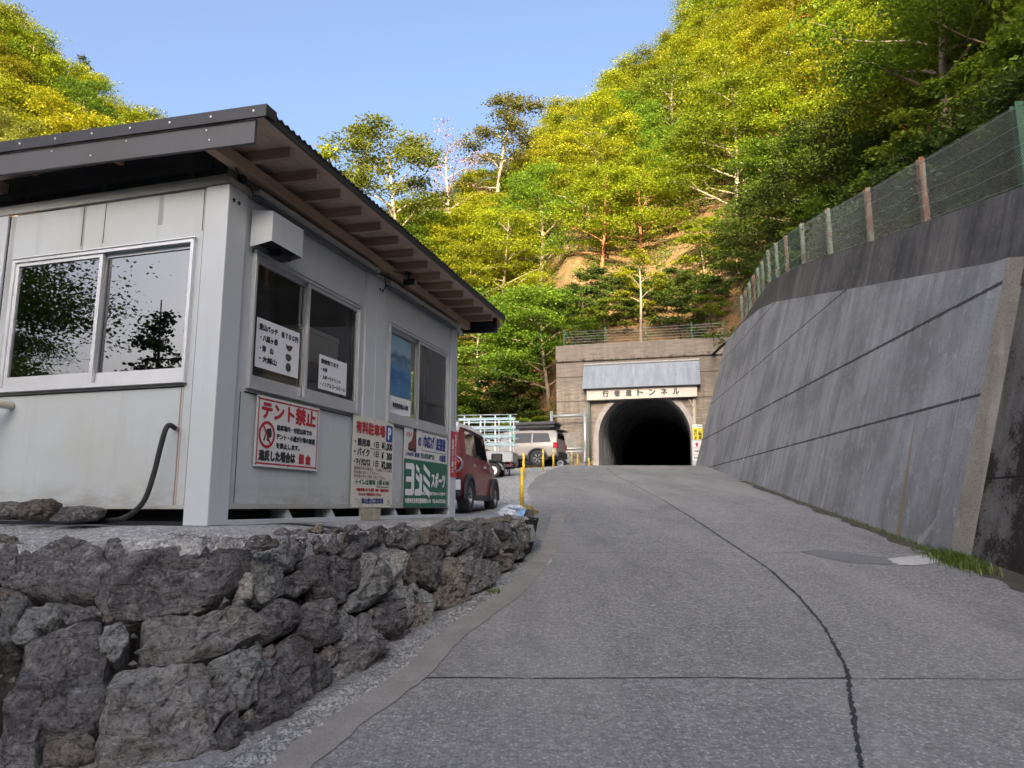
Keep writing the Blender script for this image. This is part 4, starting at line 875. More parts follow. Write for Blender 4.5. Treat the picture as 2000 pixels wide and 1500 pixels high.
def m_wall(name, c0, c1, joints, streak, stain=False, rough_spots=0.5):
    k = N(name); uv = k.co('UV'); x, y, _ = k.sep(uv); P = k.co('World'); z = k.sep(P)[2]
    def sc(a, b, loc=(0, 0, 0)):
        m = k.node('Mapping'); k.l.new(uv, m.inputs[0]); m.inputs['Scale'].default_value = (a, b, 1); m.inputs['Location'].default_value = loc; return m.outputs[0]
    big = k.noise(sc(0.5, 0.5), 1.0, 5, 0.6); st = k.noise(sc(4.5, 0.35), 1.0, 5, 0.6); st2 = k.noise(sc(9, 0.16, (3, 1, 0)), 1.0, 4, 0.55); f = k.noise(P, 45, 5, 0.7); m_ = k.noise(P, 6, 5, 0.65)
    col = k.ramp(st, [(0.3, c0), (0.68, c1)])
    col = k.mix(k.ramp(big, [(0.38, 0.7), (0.58, 0.0)]), col, tuple(a * 0.62 for a in c0))
    blk = k.math('MULTIPLY', k.ramp(k.noise(sc(1.6, 0.12, (11, 5, 0)), 1.0, 5, 0.6), [(0.52, 0.0), (0.66, 0.5)]), k.ramp(k.noise(sc(12, 0.5, (2, 2, 0)), 1.0, 3), [(0.3, 0.3), (0.6, 1.0)])); col = k.mix(blk, col, tuple(a * 0.45 for a in c0))
    col = k.mix(k.ramp(f, [(0.36, 0.55), (0.52, 0.0)]), col, tuple(a * 0.5 for a in c0))
    col = k.mix(k.ramp(m_, [(0.55, 0.0), (0.8, rough_spots)]), col, tuple(min(1, a * 1.45) for a in c1))
    lime = k.math('MULTIPLY', k.ramp(st2, [(0.62, 0.0), (0.70, 1.0)]), k.ramp(k.noise(sc(0.7, 0.8, (7, 2, 0)), 1.0, 3), [(0.42, 0.0), (0.62, streak)]))
    col = k.mix(lime, col, (0.34, 0.345, 0.35))
    h = k.math('MULTIPLY', f, 0.5)
    for (z0, sl, wd) in joints:
        lv = k.math('MULTIPLY_ADD', x, sl, z0); d = k.math('ABSOLUTE', k.math('SUBTRACT', z, lv)); wob = k.math('MULTIPLY_ADD', k.noise(sc(6, 1), 1.0, 3), wd * 1.2, wd * 0.4)
        mk = k.math('LESS_THAN', d, wob); col = k.mix(k.math('MULTIPLY', mk, 0.9), col, (0.02, 0.021, 0.024)); h = k.math('SUBTRACT', h, k.math('MULTIPLY', mk, 1.5))
        up = k.math('SUBTRACT', lv, z); dk = k.math('MULTIPLY', k.ramp(up, [(0.0, 0.0), (0.02, 1.0), (0.3, 0.0)]), k.ramp(k.noise(sc(3, 1, (z0, 0, 0)), 1.0, 4), [(0.5, 0.0), (0.72, 0.55)]))
        col = k.mix(dk, col, (0.30, 0.30, 0.30))
    if stain:
        for (s0, slope, h1, w0, w1, cc, am) in [(1.76, -0.16, 1.78, 0.012, 0.075, (0.20, 0.145, 0.075), 0.85), (0.35, 1.05, 0.55, 0.01, 0.12, (0.36, 0.36, 0.35), 0.6), (3.4, 0.02, 1.5, 0.02, 0.01, (0.36, 0.36, 0.36), 0.6), (5.6, 0.02, 1.25, 0.01, 0.03, (0.4, 0.4, 0.4), 0.8), (7.6, 0.02, 1.1, 0.01, 0.03, (0.4, 0.4, 0.4), 0.8), (9.5, 0.02, 2.2, 0.02, 0.025, (0.36, 0.36, 0.37), 0.6), (0.35, 0.02, 3.0, 0.015, 0.012, (0.36, 0.37, 0.38), 0.5), (11.5, 0.03, 1.0, 0.02, 0.05, (0.4, 0.4, 0.4), 0.8), (13.0, 0.03, 3.8, 0.05, 0.05, (0.36, 0.37, 0.38), 0.6), (15.5, 0.03, 2.0, 0.04, 0.06, (0.4, 0.4, 0.4), 0.7), (18.5, 0.03, 5.0, 0.06, 0.08, (0.36, 0.37, 0.38), 0.6)]:
            t = k.math('SUBTRACT', h1, y); cx = k.math('MULTIPLY_ADD', t, slope, s0); d = k.math('ABSOLUTE', k.math('SUBTRACT', x, k.math('ADD', cx, k.math('MULTIPLY', k.math('SUBTRACT', k.noise(sc(1, 3, (s0, 0, 0)), 1.0, 4), 0.5), 0.08))))
            wd = k.math('MULTIPLY_ADD', t, (w1 - w0) / h1 * 1.7, w0 * 1.7); e = k.math('DIVIDE', d, wd); mk = k.math('MULTIPLY', k.ramp(e, [(0.55, am), (1.0, 0.0)]), k.math('GREATER_THAN', t, 0.0))
            if h1 > 2.5: mk = k.math('MULTIPLY', mk, k.math('GREATER_THAN', y, h1 * 0.5))
            mk = k.math('MULTIPLY', mk, k.ramp(m_, [(0.3, 0.5), (0.55, 1.0)]))
            col = k.mix(mk, col, cc)
    k.bump(h, 0.5, 0.012); return k.fin(col, 0.82, 0, 0.25)
JT = [(3.06, 0.011, 0.022), (4.58, 0.013, 0.03), (6.70, 0.003, 0.022), (8.93, 0.0, 0.022)]
M['wall'] = m_wall('battered_concrete', (0.21, 0.215, 0.223), (0.33, 0.335, 0.345), JT, 0.95, True)
M['parapet'] = m_wall('old_parapet_concrete', (0.06, 0.058, 0.057), (0.165, 0.157, 0.148), [], 0.3, False, 0.45)
RWT = thing('retaining_wall', 'sloping grey concrete retaining wall with lime streaks along the right of the road', 'retaining wall')
SS = [-0.2 + 0.4 * i for i in range(72)]
PROUD = -0.06
mb = uvgrid(lambda s, t: wpt(s, -wz_drop(s) + t * (interp(PTOP, s) + wz_drop(s)), PROUD), SS, [i / 16 for i in range(17)], lambda s, t: (s, t * interp(PTOP, s)))
o = obj_uv('sloping_panel', mb, M['wall'], RWT)
# thickness at the near end and along the top of the panel
mb = MB()
for (s, h) in PTOP: mb.v += [tuple(wpt(s, h, PROUD)), tuple(wpt(s, h + 0.01, 0.17))]
mb.f = [(2*i, 2*i+1, 2*i+3, 2*i+2) for i in range(len(PTOP) - 1)]
mb.add([wpt(-0.2, -0.3, PROUD), wpt(-0.2, 3.95, PROUD), wpt(-0.24, 3.95, 0.17), wpt(-0.27, -0.3, 0.17)], [(0, 1, 2, 3)])
mb.uvs = [(v[1] * 0.7, v[2]) for v in mb.v]
obj_uv('panel_edge', mb, m_wall('panel_edge_concrete', (0.10, 0.099, 0.098), (0.155, 0.152, 0.148), [], 0.2), RWT)
sp = [-0.45 + 0.5 * i for i in range(58)]
def par_pt(s, t):
    h0 = interp(PTOP, s) - 0.4; h1 = interp(PAR, s); h = h0 + (h1 - h0) * min(t, 0.9) / 0.9
    return wpt(s, h, 0.15) if t <= 0.9 else wpt(s, h1 + (0.0), 0.15 + 0.35 * (t - 0.9) / 0.1)
mb = uvgrid(par_pt, sp, [0, 0.2, 0.4, 0.6, 0.8, 0.9, 1.0], lambda s, t: (s, t * 1.6 + 4))
obj_uv('parapet', mb, M['parapet'], RWT)
# older dark wall nearer the camera
k = N('mossy_old_concrete'); P = k.co('World'); n = k.noise(P, 1.1, 5, 0.6); f = k.noise(P, 26, 5, 0.75); st = k.noise(k.co('World', (5, 5, 0.5)), 1.0, 4)
col = k.ramp(st, [(0.3, (0.08, 0.077, 0.075)), (0.7, (0.15, 0.143, 0.137))]); col = k.mix(k.ramp(f, [(0.35, 0.5), (0.55, 0.0)]), col, (0.03, 0.03, 0.03))
z = k.sep(P)[2]; msk = k.math('ADD', k.math('MULTIPLY', n, 1.0), k.math('MULTIPLY', f, 0.5)); low = k.ramp(k.math('DIVIDE', z, 6.0), [(0.25, 0.20), (0.75, 0.0)])
col = k.mix(k.ramp(k.math('ADD', msk, low), [(0.90, 0.0), (0.94, 0.92)]), col, (0.016, 0.013, 0.011))
col = k.mix(k.ramp(k.noise(P, 3.3, 4), [(0.68, 0.0), (0.74, 0.5)]), col, (0.20, 0.20, 0.19))
for zz in (1.95, 4.6): 
    d = k.math('LESS_THAN', k.math('ABSOLUTE', k.math('SUBTRACT', z, zz)), 0.012); col = k.mix(d, col, (0.01, 0.01, 0.01))
k.bump(msk, 0.7, 0.02); M['oldwall'] = k.fin(col, 0.9, 0, 0.2)
OW = thing('old_retaining_wall', 'older dark concrete wall with black moss at the right end of the sloping wall', 'retaining wall')
mb = uvgrid(lambda s, t: wpt(s, -1.6 + t * (interp(PAR, s) + 1.6), 0.172), [-9, -7, -5, -4, -3, -2, -1.2, -0.42, 0.05], [i / 8 for i in range(9)], lambda s, t: (s, t * 6))
mb2 = MB(); mb2.v = mb.v; mb2.f = mb.f; obj('wall_face', mb2, M['oldwall'], OW)
mb = MB()
for s in [-9, -4, -1.0, 0.05]: mb.v += [tuple(wpt(s, interp(PAR, s), 0.185)), tuple(wpt(s, interp(PAR, s), 0.75))]
mb.f = [(2*i, 2*i+1, 2*i+3, 2*i+2) for i in range(3)]; obj('wall_top', mb, M['parapet'], OW)

# ---------------------------------------------------------------- fence on the retaining wall
def m_post(name, col, rust):
    k = N(name); c = k.co('Object'); n = k.noise(k.co('Object', (9, 9, 2.2)), 1.6, 6, 0.7)
    a = k.mix(k.ramp(n, [(0.62 - rust * 0.3, 0.0), (0.68 - rust * 0.28, 1.0)]), col, k.ramp(k.noise(c, 20, 4), [(0.3, (0.085, 0.028, 0.018)), (0.7, (0.20, 0.10, 0.06))]))
    k.bump(n, 0.3, 0.005); return k.fin(a, 0.65, 0, 0.3)
M['fgreen'] = m_post('green_post', (0.02, 0.085, 0.04), 0.0); M['fpale'] = m_post('weathered_green_post', (0.15, 0.22, 0.165), 0.42); M['frust'] = m_post('rusted_post', (0.20, 0.22, 0.17), 0.68); M['fpink'] = m_post('red_rust_post', (0.22, 0.10, 0.08), 0.7)
M['wire'] = plain('fence_wire', (0.34, 0.37, 0.35), 0.5, 0.4); M['mesh'] = plain('chain_link_wire', (0.36, 0.39, 0.37), 0.55, 0.3); M['meshg'] = plain('green_chain_link', (0.16, 0.24, 0.20), 0.6, 0.1)
FENCE = thing('chain_link_fence', 'tall chain link fence on green and rusty posts along the top of the retaining wall', 'fence')
PS = [(-3.2, 'fgreen', 1.32), (0.39, 'fgreen', 1.32), (4.06, 'frust', 1.36), (7.43, 'frust', 1.40), (11.19, 'fpale', 1.44), (14.59, 'fpale', 1.5), (17.24, 'frust', 1.5), (19.06, 'fpale', 1.52), (20.65, 'fpale', 1.52), (21.7, 'fpale', 1.5), (22.5, 'fpale', 1.5), (23.3, 'fpink', 1.5), (24.1, 'fpale', 1.5), (24.9, 'frust', 1.45), (26.0, 'fpale', 1.4)]
def ptop(s): return wpt(s, interp(PAR, s), 0.28)
for s, mt, hh in PS:
    p = ptop(s); Mx = Matrix.Translation(p) @ Matrix.Rotation(-WA, 4, 'Z'); mb = MB()
    mb.obox(Mx, -0.055, 0.055, -0.075, -0.067, -0.15, hh); mb.obox(Mx, -0.055, 0.055, 0.067, 0.075, -0.15, hh); mb.obox(Mx, -0.005, 0.005, -0.067, 0.067, -0.15, hh); mb.obox(Mx, 0.055, 0.064, -0.06, 0.06, 0.0, hh)
    obj('post', mb, M[mt], FENCE)
for (s0, _, h0), (s1, _, h1) in zip(PS, PS[1:]):
    a, b = ptop(s0), ptop(s1); hh = min(h0, h1) - 0.06; mb = MB(); L = (b - a).length; n_ = 7
    for j in range(5):
        z = 0.06 + (hh - 0.10) * j / 4
        pts = [a.lerp(b, i / 8) + WN * (-0.085) + Vector((0, 0, z - 0.035 * math.sin(math.pi * i / 8) * (0.4 if j in (0, 4) else 1) * (1 + 0.5 * math.sin(i * 2.3 + j)))) for i in range(9)]
        mb.tube(pts, 0.0045, 5, False)
    obj('wire', mb, M['wire'], FENCE, True)
    mb = MB(); near = s0 < 12; cell = 0.055 if near else 0.09; wr = 0.0016 if near else 0.0022; H_ = hh - 0.02; nd = int((L + H_) / cell)
    for sg in (1, -1):
        for i in range(nd):
            x0 = i * cell - H_; z0 = 0.0
            xa, xb = x0, x0 + H_; za, zb = 0.0, H_
            if xa < 0: za += -xa; xa = 0
            if xb > L: zb -= xb - L; xb = L
            if xb <= xa: continue
            if sg < 0: xa, xb = L - xa, L - xb
            p, q = a.lerp(b, xa / L) + WN * -0.078 + Vector((0, 0, 0.02 + za)), a.lerp(b, xb / L) + WN * -0.078 + Vector((0, 0, 0.02 + zb))
            mb.tube([p, q], wr, 3, False)
    obj('chain_link', mb, M['mesh'] if near else M['meshg'], FENCE)

# ---------------------------------------------------------------- tunnel portal
PA = R(14.3); PF = Vector((math.sin(PA), math.cos(PA), 0)); PX = Vector((math.cos(PA), -math.sin(PA), 0))
r_ = ray(1260, 905); PO = Vector((r_.x * 44 / r_.y, 44, 3.6)); PRZ = -PA
def on_portal(px, py, off=0.0):
    r = ray(px, py); k = ((PO + PF * off - Vector((0, 0, EYE))).dot(PF)) / r.dot(PF); p = r * k + Vector((0, 0, EYE)) - PO
    return p.dot(PX), p.z
def ploc(x, y, z): return PO + PX * x + PF * y + Vector((0, 0, z))
xl, _ = on_portal(1169, 850); xr, _ = on_portal(1350, 850); RA = (xr - xl) / 2; XC = (xr + xl) / 2; ZS = on_portal(1260, 766)[1] - RA
XL, ZTL = on_portal(1086, 676); XR, ZTR = on_portal(1425, 660); ZTOP = (ZTL + ZTR) / 2; ZLEDGE = on_portal(1086, 708)[1]
k = N('portal_concrete'); c = k.co('Object'); bd = k.noise(k.co('Object', (1.2, 1, 9)), 1.0, 5, 0.65); st = k.noise(k.co('Object', (3.5, 1, 0.35)), 1.0, 5, 0.6); big = k.noise(c, 0.5, 4); f = k.noise(c, 18, 4, 0.7); z = k.sep(c)[2]
col = k.ramp(bd, [(0.3, (0.15, 0.125, 0.10)), (0.64, (0.34, 0.295, 0.245))]); col = k.mix(k.ramp(st, [(0.45, 0.0), (0.72, 0.6)]), col, (0.12, 0.10, 0.085)); col = k.mix(k.ramp(st, [(0.22, 0.5), (0.34, 0.0)]), col, (0.34, 0.31, 0.26))
col = k.mix(k.ramp(k.math('DIVIDE', z, 8.0), [(0.62, 0.0), (0.70, 0.55)]), col, (0.145, 0.125, 0.115))
col = k.mix(k.ramp(f, [(0.33, 0.5), (0.5, 0.0)]), col, (0.08, 0.07, 0.06))
pl = k.math('FRACT', k.math('DIVIDE', z, 0.27)); col = k.mix(k.ramp(pl, [(0.0, 0.35), (0.08, 0.0)]), col, (0.09, 0.078, 0.066))
for zz in (ZLEDGE - 0.05, ZLEDGE - 0.98, ZLEDGE - 2.5): col = k.mix(k.math('LESS_THAN', k.math('ABSOLUTE', k.math('SUBTRACT', z, zz)), 0.02), col, (0.03, 0.027, 0.025))
mo = k.math('MULTIPLY', k.ramp(k.math('ABSOLUTE', k.math('SUBTRACT', z, ZLEDGE + 0.05)), [(0.0, 1.0), (0.22, 0.0)]), k.ramp(k.noise(c, 1.6, 6, 0.75), [(0.50, 0.0), (0.60, 1.0)])); col = k.mix(mo, col, (0.03, 0.022, 0.016))
k.bump(k.math('ADD', bd, f), 0.4, 0.02); M['portal'] = k.fin(col, 0.88, 0, 0.2)
M['archring'] = m_conc('arch_ring_concrete', (0.30, 0.275, 0.26), (0.42, 0.39, 0.37))
M['liner'] = plain('tunnel_lining', (0.13, 0.135, 0.145), 0.7, 0, 0.3, 1.5)
TP = thing('tunnel_portal', 'weathered brown concrete tunnel portal with a black arched opening', 'tunnel', PO, PRZ)
arc = [(XC + RA, -0.2), (XC + RA, ZS * 0.5)] + [(XC + RA * math.cos(math.pi * i / 24), ZS + RA * math.sin(math.pi * i / 24)) for i in range(25)] + [(XC - RA, ZS * 0.5), (XC - RA, -0.2)]
XW0, XW1 = XL, XR + 2.5
def outer(p):
    x, zz = p
    if zz <= ZS + 0.01: return (XW1 if x > XC else XW0, zz)
    a = math.atan2(zz - ZS, x - XC); ct, s_ = math.cos(a), math.sin(a); k = []
    if s_ > 1e-6: k.append((ZTOP - ZS) / s_)
    if ct > 1e-6: k.append((XW1 - XC) / ct)
    if ct < -1e-6: k.append((XW0 - XC) / ct)
    kk = min(k); return (XC + kk * ct, ZS + kk * s_)
mb = MB(); N_ = len(arc); out_ = [outer(p) for p in arc]
mb.add([(x, 0, z_) for x, z_ in arc] + [(x, 0, z_) for x, z_ in out_], [(i, N_ + i, N_ + i + 1, i + 1) for i in range(N_ - 1)])
for cx_ in (XW0, XW1):   # corner fill
    i = min(range(N_ - 1), key=lambda q: abs(abs(out_[q][0] - cx_) + abs(out_[q+1][1] - ZTOP)) if (out_[q][0] - cx_) ** 2 < 1e-6 and abs(out_[q+1][1] - ZTOP) < 1e-6 else (abs(abs(out_[q+1][0] - cx_) + abs(out_[q][1] - ZTOP)) if (out_[q+1][0] - cx_) ** 2 < 1e-6 and abs(out_[q][1] - ZTOP) < 1e-6 else 99))
    mb.add([(out_[i][0], 0, out_[i][1]), (cx_, 0, ZTOP), (out_[i+1][0], 0, out_[i+1][1])], [(0, 1, 2)])
mb.add([(XW0, 0, -0.4), (XW0, 1.2, -0.4), (XW0, 1.2, ZTOP), (XW0, 0, ZTOP)], [(0, 3, 2, 1)]); mb.add([(XW0, 0, ZTOP), (XW1, 0, ZTOP), (XW1, 1.2, ZTOP), (XW0, 1.2, ZTOP)], [(0, 1, 2, 3)])
obj('portal_wall', mb, M['portal'], TP)
obj('parapet_band', MB().box(XW0 - 0.01, XW1, -0.10, -0.002, ZLEDGE, ZTOP + 0.01), M['portal'], TP, False, 0.02)
def arch_pts(r, dz=0): return [(XC + r, -0.2), (XC + r, ZS * 0.5)] + [(XC + r * math.cos(math.pi * i / 24), ZS + r * math.sin(math.pi * i / 24)) for i in range(25)] + [(XC - r, ZS * 0.5), (XC - r, -0.2)]
mb = MB(); prof = [(RA + 0.30, -0.003), (RA + 0.30, -0.09), (RA, -0.09), (RA - 0.02, 0.0), (RA - 0.02, 1.5)]; lay = [arch_pts(r) for r, _ in prof]
for (r, y), l in zip(prof, lay): mb.v += [(x, y, z_) for x, z_ in l]
mb.f = [(a*N_+i, (a+1)*N_+i, (a+1)*N_+i+1, a*N_+i+1) for a in range(len(prof)-1) for i in range(N_-1)]
obj('arch_ring', mb, M['archring'], TP, False)
mb = MB(); prof = [(RA - 0.03, 1.4)]; y = 1.5
while y < 14: prof += [(RA - 0.10, y), (RA - 0.10, y + 0.18), (RA - 0.01, y + 0.2), (RA - 0.01, y + 0.95)]; y += 0.98
prof += [(RA - 0.05, 90), (0.02, 90)]
for r, y in prof: mb.v += [(x, y, z_) for x, z_ in arch_pts(r)]
mb.f = [(a*N_+i, (a+1)*N_+i, (a+1)*N_+i+1, a*N_+i+1) for a in range(len(prof)-1) for i in range(N_-1)]
obj('tunnel_lining', mb, M['liner'], TP)
struct('tunnel_road', MB().add([ploc(-5, -0.2, 0.004), ploc(5, -0.2, 0.004), ploc(5, 90, 0.004), ploc(-5, 90, 0.004)], [(0, 1, 2, 3)]), M['patchdark'], 'dark road surface running into the tunnel')
# hood of sheet metal, name board, pipes
def pt(px, py, off): x, z_ = on_portal(px, py, off); return (x, off, z_)
Hd = thing('sheet_metal_hood', 'blue grey sheet metal hood sloping out above the tunnel name board', 'hood', PO, PRZ)
A, B_, C_, D_ = pt(1140, 713, -0.10), pt(1366, 704, -0.10), pt(1368, 750.5, -0.75), pt(1137, 760, -0.75); A, B_ = (A[0], A[1], (A[2]+B_[2])/2), (B_[0], B_[1], (A[2]+B_[2])/2); zc = (C_[2] + D_[2]) / 2; C_, D_ = (C_[0], C_[1], zc), (D_[0], D_[1], zc)
k = N('weathered_sheet'); c = k.co('Object'); st = k.noise(k.co('Object', (4, 1, 0.8)), 1.0, 5, 0.6); s_ = k.sep(c); n = k.noise(c, 5, 5)
col = k.ramp(st, [(0.3, (0.14, 0.165, 0.20)), (0.7, (0.22, 0.25, 0.29))]); col = k.mix(k.ramp(n, [(0.66, 0.0), (0.74, 0.7)]), col, (0.12, 0.14, 0.16))
seam = k.math('FRACT', k.math('MULTIPLY_ADD', s_[0], 0.72, 0.3)); col = k.mix(k.ramp(seam, [(0.0, 0.85), (0.018, 0.0)]), col, (0.12, 0.14, 0.16)); M['sheet'] = k.fin(col, 0.5, 0.25, 0.4)
mb = MB().grid(lambda a, b: tuple(Vector(A).lerp(Vector(B_), a).lerp(Vector(D_).lerp(Vector(C_), a), b)), 6, 3); o = obj('sheet', mb, M['sheet'], Hd); o.modifiers.new('t', 'SOLIDIFY').thickness = 0.03
mb = MB(); mb.tube([Vector(A) + Vector((0, -0.035, 0.0)), Vector(B_) + Vector((0, -0.035, 0.0))], 0.09, 4); obj('ridge_flashing', mb, plain('flashing', (0.34, 0.35, 0.36), 0.5, 0.2), Hd)
mb = MB()
for P_, Q_ in ((A, D_), (B_, C_)): mb.add([P_, Q_, (Q_[0], -0.02, Q_[2]), (P_[0], -0.02, P_[2])], [(0, 1, 2, 3)])
obj('side_plate', mb, M['steel'], Hd)
x0, z1 = on_portal(1146, 763, -0.5); x1, _ = on_portal(1361, 753, -0.5); z0 = (on_portal(1146, 782, -0.5)[1] + on_portal(1361, 774, -0.5)[1]) / 2; z1 = z0 + 0.72
Bd = thing('tunnel_name_board', 'long cream board with black lettering naming the tunnel above the arch', 'sign', PO, PRZ)
obj('board', MB().box(x0, x1, -0.5, -0.05, z0, z1), plain('cream_board', (0.50, 0.45, 0.41), 0.6, 0, 0.08, 2), Bd, False, 0.01)
W_ = x1 - x0
for i, ch in enumerate('行者還トンネル'):
    cx_ = x0 + W_ * (0.175 + 0.1065 * i); obj('lettering', text(MB(), ch, cx_ - 0.19, cx_ + 0.19, z0 + 0.15, z0 + 0.56, -0.505, 0.022), M['ink'], Bd)
mb = MB().tube([pt(1152, 785, -0.12), pt(1153, 900, -0.12)], 0.07, 8); tag(obj('conduit_pipe', MB().add([ploc(*v) for v in mb.v], mb.f), plain('green_pipe', (0.08, 0.11, 0.09), 0.6), None, True), 'dark green drain pipe left of the tunnel arch', 'pipe')
mb = MB().tube([pt(1356, 776, -0.12), pt(1356.5, 905, -0.12)], 0.11, 10); mb.tube([pt(1345, 777, -0.12), pt(1352, 792, -0.12), pt(1356, 800, -0.12)], 0.05, 8); tag(obj('conduit_pipe', MB().add([ploc(*v) for v in mb.v], mb.f), plain('beige_conduit', (0.40, 0.35, 0.29), 0.6), None, True), 'thick beige conduit right of the tunnel arch', 'pipe')
# steel pipe gate left of the arch
G_ = thing('pipe_gate', 'galvanised steel pipe frame standing left of the tunnel arch', 'gate', PO, PRZ)
o_ = -0.9; mb = MB(); X1, zt = on_portal(1142, 797, o_); X0, zt0 = on_portal(1077, 803, o_)
obj('post', MB().tube([(X1, o_, -0.05), (X1, o_, zt)], 0.10, 10), M['steel'], G_, True); obj('post', MB().tube([(X0, o_, -0.05), (X0, o_, zt0)], 0.09, 10), M['steel'], G_, True)
obj('post', MB().tube([(X1 - 0.08, o_ - 0.15, -0.05), (X1 + 0.02, o_ - 0.13, 1.6)], 0.07, 8), M['steel'], G_, True)
za = on_portal(1110, 812, o_)[1]; zb = on_portal(1120, 876, o_)[1]; zc = on_portal(1120, 882, o_)[1]
for z_, r_ in ((za, 0.09), (zb, 0.06), (zc, 0.06)): obj('rail', MB().tube([(X0, o_ + 0.01, z_), (X1, o_ + 0.01, z_)], r_, 8), M['steel'], G_, True)
x0, z0 = on_portal(1094, 878, -0.05); x1, z1 = on_portal(1131, 843, -0.05); mb = MB().box(x0, x1, -0.05, -0.004, z0, z1)
tag(obj('wall_board', MB().add([ploc(*v) for v in mb.v], mb.f), plain('grey_board', (0.22, 0.205, 0.185), 0.8, 0, 0.2, 5), None), 'plain grey board fixed to the portal behind the pipe gate', 'board')
# fence above the portal
F2 = thing('portal_fence', 'green post and wire fence along the top of the tunnel portal', 'fence', PO, PRZ)
zt = ZTOP; xs = [on_portal(p, 670, 0.3)[0] for p in (1102, 1183, 1265, 1352, 1415)]; hs = [1.05, 1.0, 1.15, 1.0, 1.0]
for x, h_ in zip(xs, hs): obj('post', MB().box(x - 0.05, x + 0.05, 0.25, 0.35, zt - 0.1, zt + h_ + 0.15), M['fgreen'], F2)
obj('brace', MB().tube([(xs[0], 0.3, zt + 0.95), (xs[0] + 0.85, 0.3, zt)], 0.03, 6), M['fgreen'], F2)
mb = MB()
for j in range(6): mb.tube([(xs[0], 0.24, zt + 0.1 + 0.17 * j), (xs[-1], 0.24, zt + 0.1 + 0.17 * j)], 0.012, 4, False)
obj('wire', mb, M['wire'], F2)
# notices at the right of the arch
def notice(name, label, px0, px1, py0, py1, d, mat, cat='sign'):
    a = at_y(px0, py1, d); b = at_y(px1, py0, d); T = thing(name, label, cat, a, 0); w_, h_ = b.x - a.x, b.z - a.z
    return T, w_, h_
T, w_, h_ = notice('yellow_warning_sign', 'yellow and white upright sign for motorcycles beside the tunnel arch', 1354, 1371.5, 829, 868, 39.5, None)
obj('board', MB().box(0, w_, 0, 0.02, 0, h_), plain('sign_yellow', (0.72, 0.60, 0.01), 0.5, 0, 0.05), T); obj('header', flat(MB(), [(0, h_*.82), (w_, h_*.82), (w_, h_), (0, h_)], -0.002), M['white'], T)
obj('leg', MB().box(w_*.85, w_*.92, 0.005, 0.03, -1.1, 0), M['white'], T)
mb = MB(); text(mb, 'トンネル内', 0.03, w_ - .03, h_*.86, h_*.96, -0.004, 0.004); text(mb, '\n'.join('二輪車は'), w_*.55, w_*.92, 0.05, h_*.79, -0.004, 0.006); text(mb, '\n'.join('点灯走行'), w_*.10, w_*.45, 0.02, h_*.77, -0.004, 0.006); obj('lettering', mb, M['ink'], T)
T, w_, h_ = notice('arrow_signboard', 'white standing signboard with a red arrow and two small plates', 1353, 1371, 859, 908.5, 39.2, None)
obj('board', MB().box(0, w_, 0, 0.03, -0.2, h_), plain('sign_grey', (0.42, 0.43, 0.45), 0.5, 0, 0.1), T)
for j, (a, b) in enumerate([(0.70, 0.95), (0.44, 0.66), (0.18, 0.40)]): obj('plate', MB().box(0.02, w_*.9, -0.012, -0.002, h_*a, h_*b), M['signw'], T)
obj('arrow', flat(MB(), [(w_*.37, h_*.73), (w_*.57, h_*.73), (w_*.57, h_*.82), (w_*.68, h_*.82), (w_*.47, h_*.91), (w_*.26, h_*.82), (w_*.37, h_*.82)], -0.014), M['red'], T)
mb = MB(); text(mb, '行者還岳', w_*.15, w_*.75, h_*.51, h_*.59, -0.0135, 0.003); text(mb, '登山道入口', w_*.15, w_*.75, h_*.25, h_*.33, -0.0135, 0.002); obj('lettering', mb, M['ink'], T)

# ---------------------------------------------------------------- yellow posts and chain
POSTS = [(0.21, 15.8, 1.58, 0.82), (0.41, 26.0, None, 0.84), (1.30, 31.0, None, 0.85), (1.89, 33.8, None, 0.80), (3.06, 38.0, None, 0.76), (3.45, 39.0, None, 0.70), (4.30, 41.4, None, 0.66), (4.72, 42.8, None, 0.5)]
desc = ['tall yellow post standing by the blue and white sandbags', 'second yellow post, at the corner of the gravel lot by the trailer load', 'yellow post with a pale top in front of the wheel of the beige car', 'yellow post behind the rear bumper of the beige car', 'yellow post in front of the nose of the silver car', 'yellow post just right of the silver car', 'short yellow post beside the pipe gate', 'last yellow post at the foot of the tunnel arch']
PT = []
for (x, y, z, h_), d in zip(POSTS, desc):
    z = road_z(y) if z is None else z; T = thing('guard_post', d, 'post', (x, y, z - 0.05), 0, 'yellow posts along the lot edge')
    obj('tube', MB().tube([(0, 0, 0), (0, 0, h_ + 0.05)], 0.042, 12), M['yellow'], T, True); obj('cap', MB().lathe([(0.044, h_ + 0.045), (0.043, h_ + 0.06), (0.0001, h_ + 0.068)], 12), plain('pale_cap', (0.6, 0.5, 0.2), 0.5), T, True)
    obj('sleeve', MB().lathe([(0.0445, h_ - 0.12), (0.0455, h_ - 0.11), (0.0455, h_ - 0.02), (0.0445, h_ - 0.01)], 12), plain('reflector_band', (0.55, 0.45, 0.15), 0.4), T, True)
    PT.append(Vector((x, y, z + h_ - 0.12)))
for a, b, lab in zip(PT[1:], PT[2:], ['chain sagging between the second and third yellow posts', 'chain sagging beside the wheel of the beige car', 'chain sagging from the post behind the beige car to the silver car', 'short chain in front of the silver car', 'chain sagging toward the pipe gate', 'chain ending at the tunnel arch']):
    mb = MB().tube([a.lerp(b, i / 12) - Vector((0, 0, 0.32 * 4 * (i / 12) * (1 - i / 12) * min(1, (a - b).length / 4))) for i in range(13)], 0.013, 6, False)
    tag(obj('chain', mb, M['rubber'], None, True), lab, 'chain', 'chains between the yellow posts')

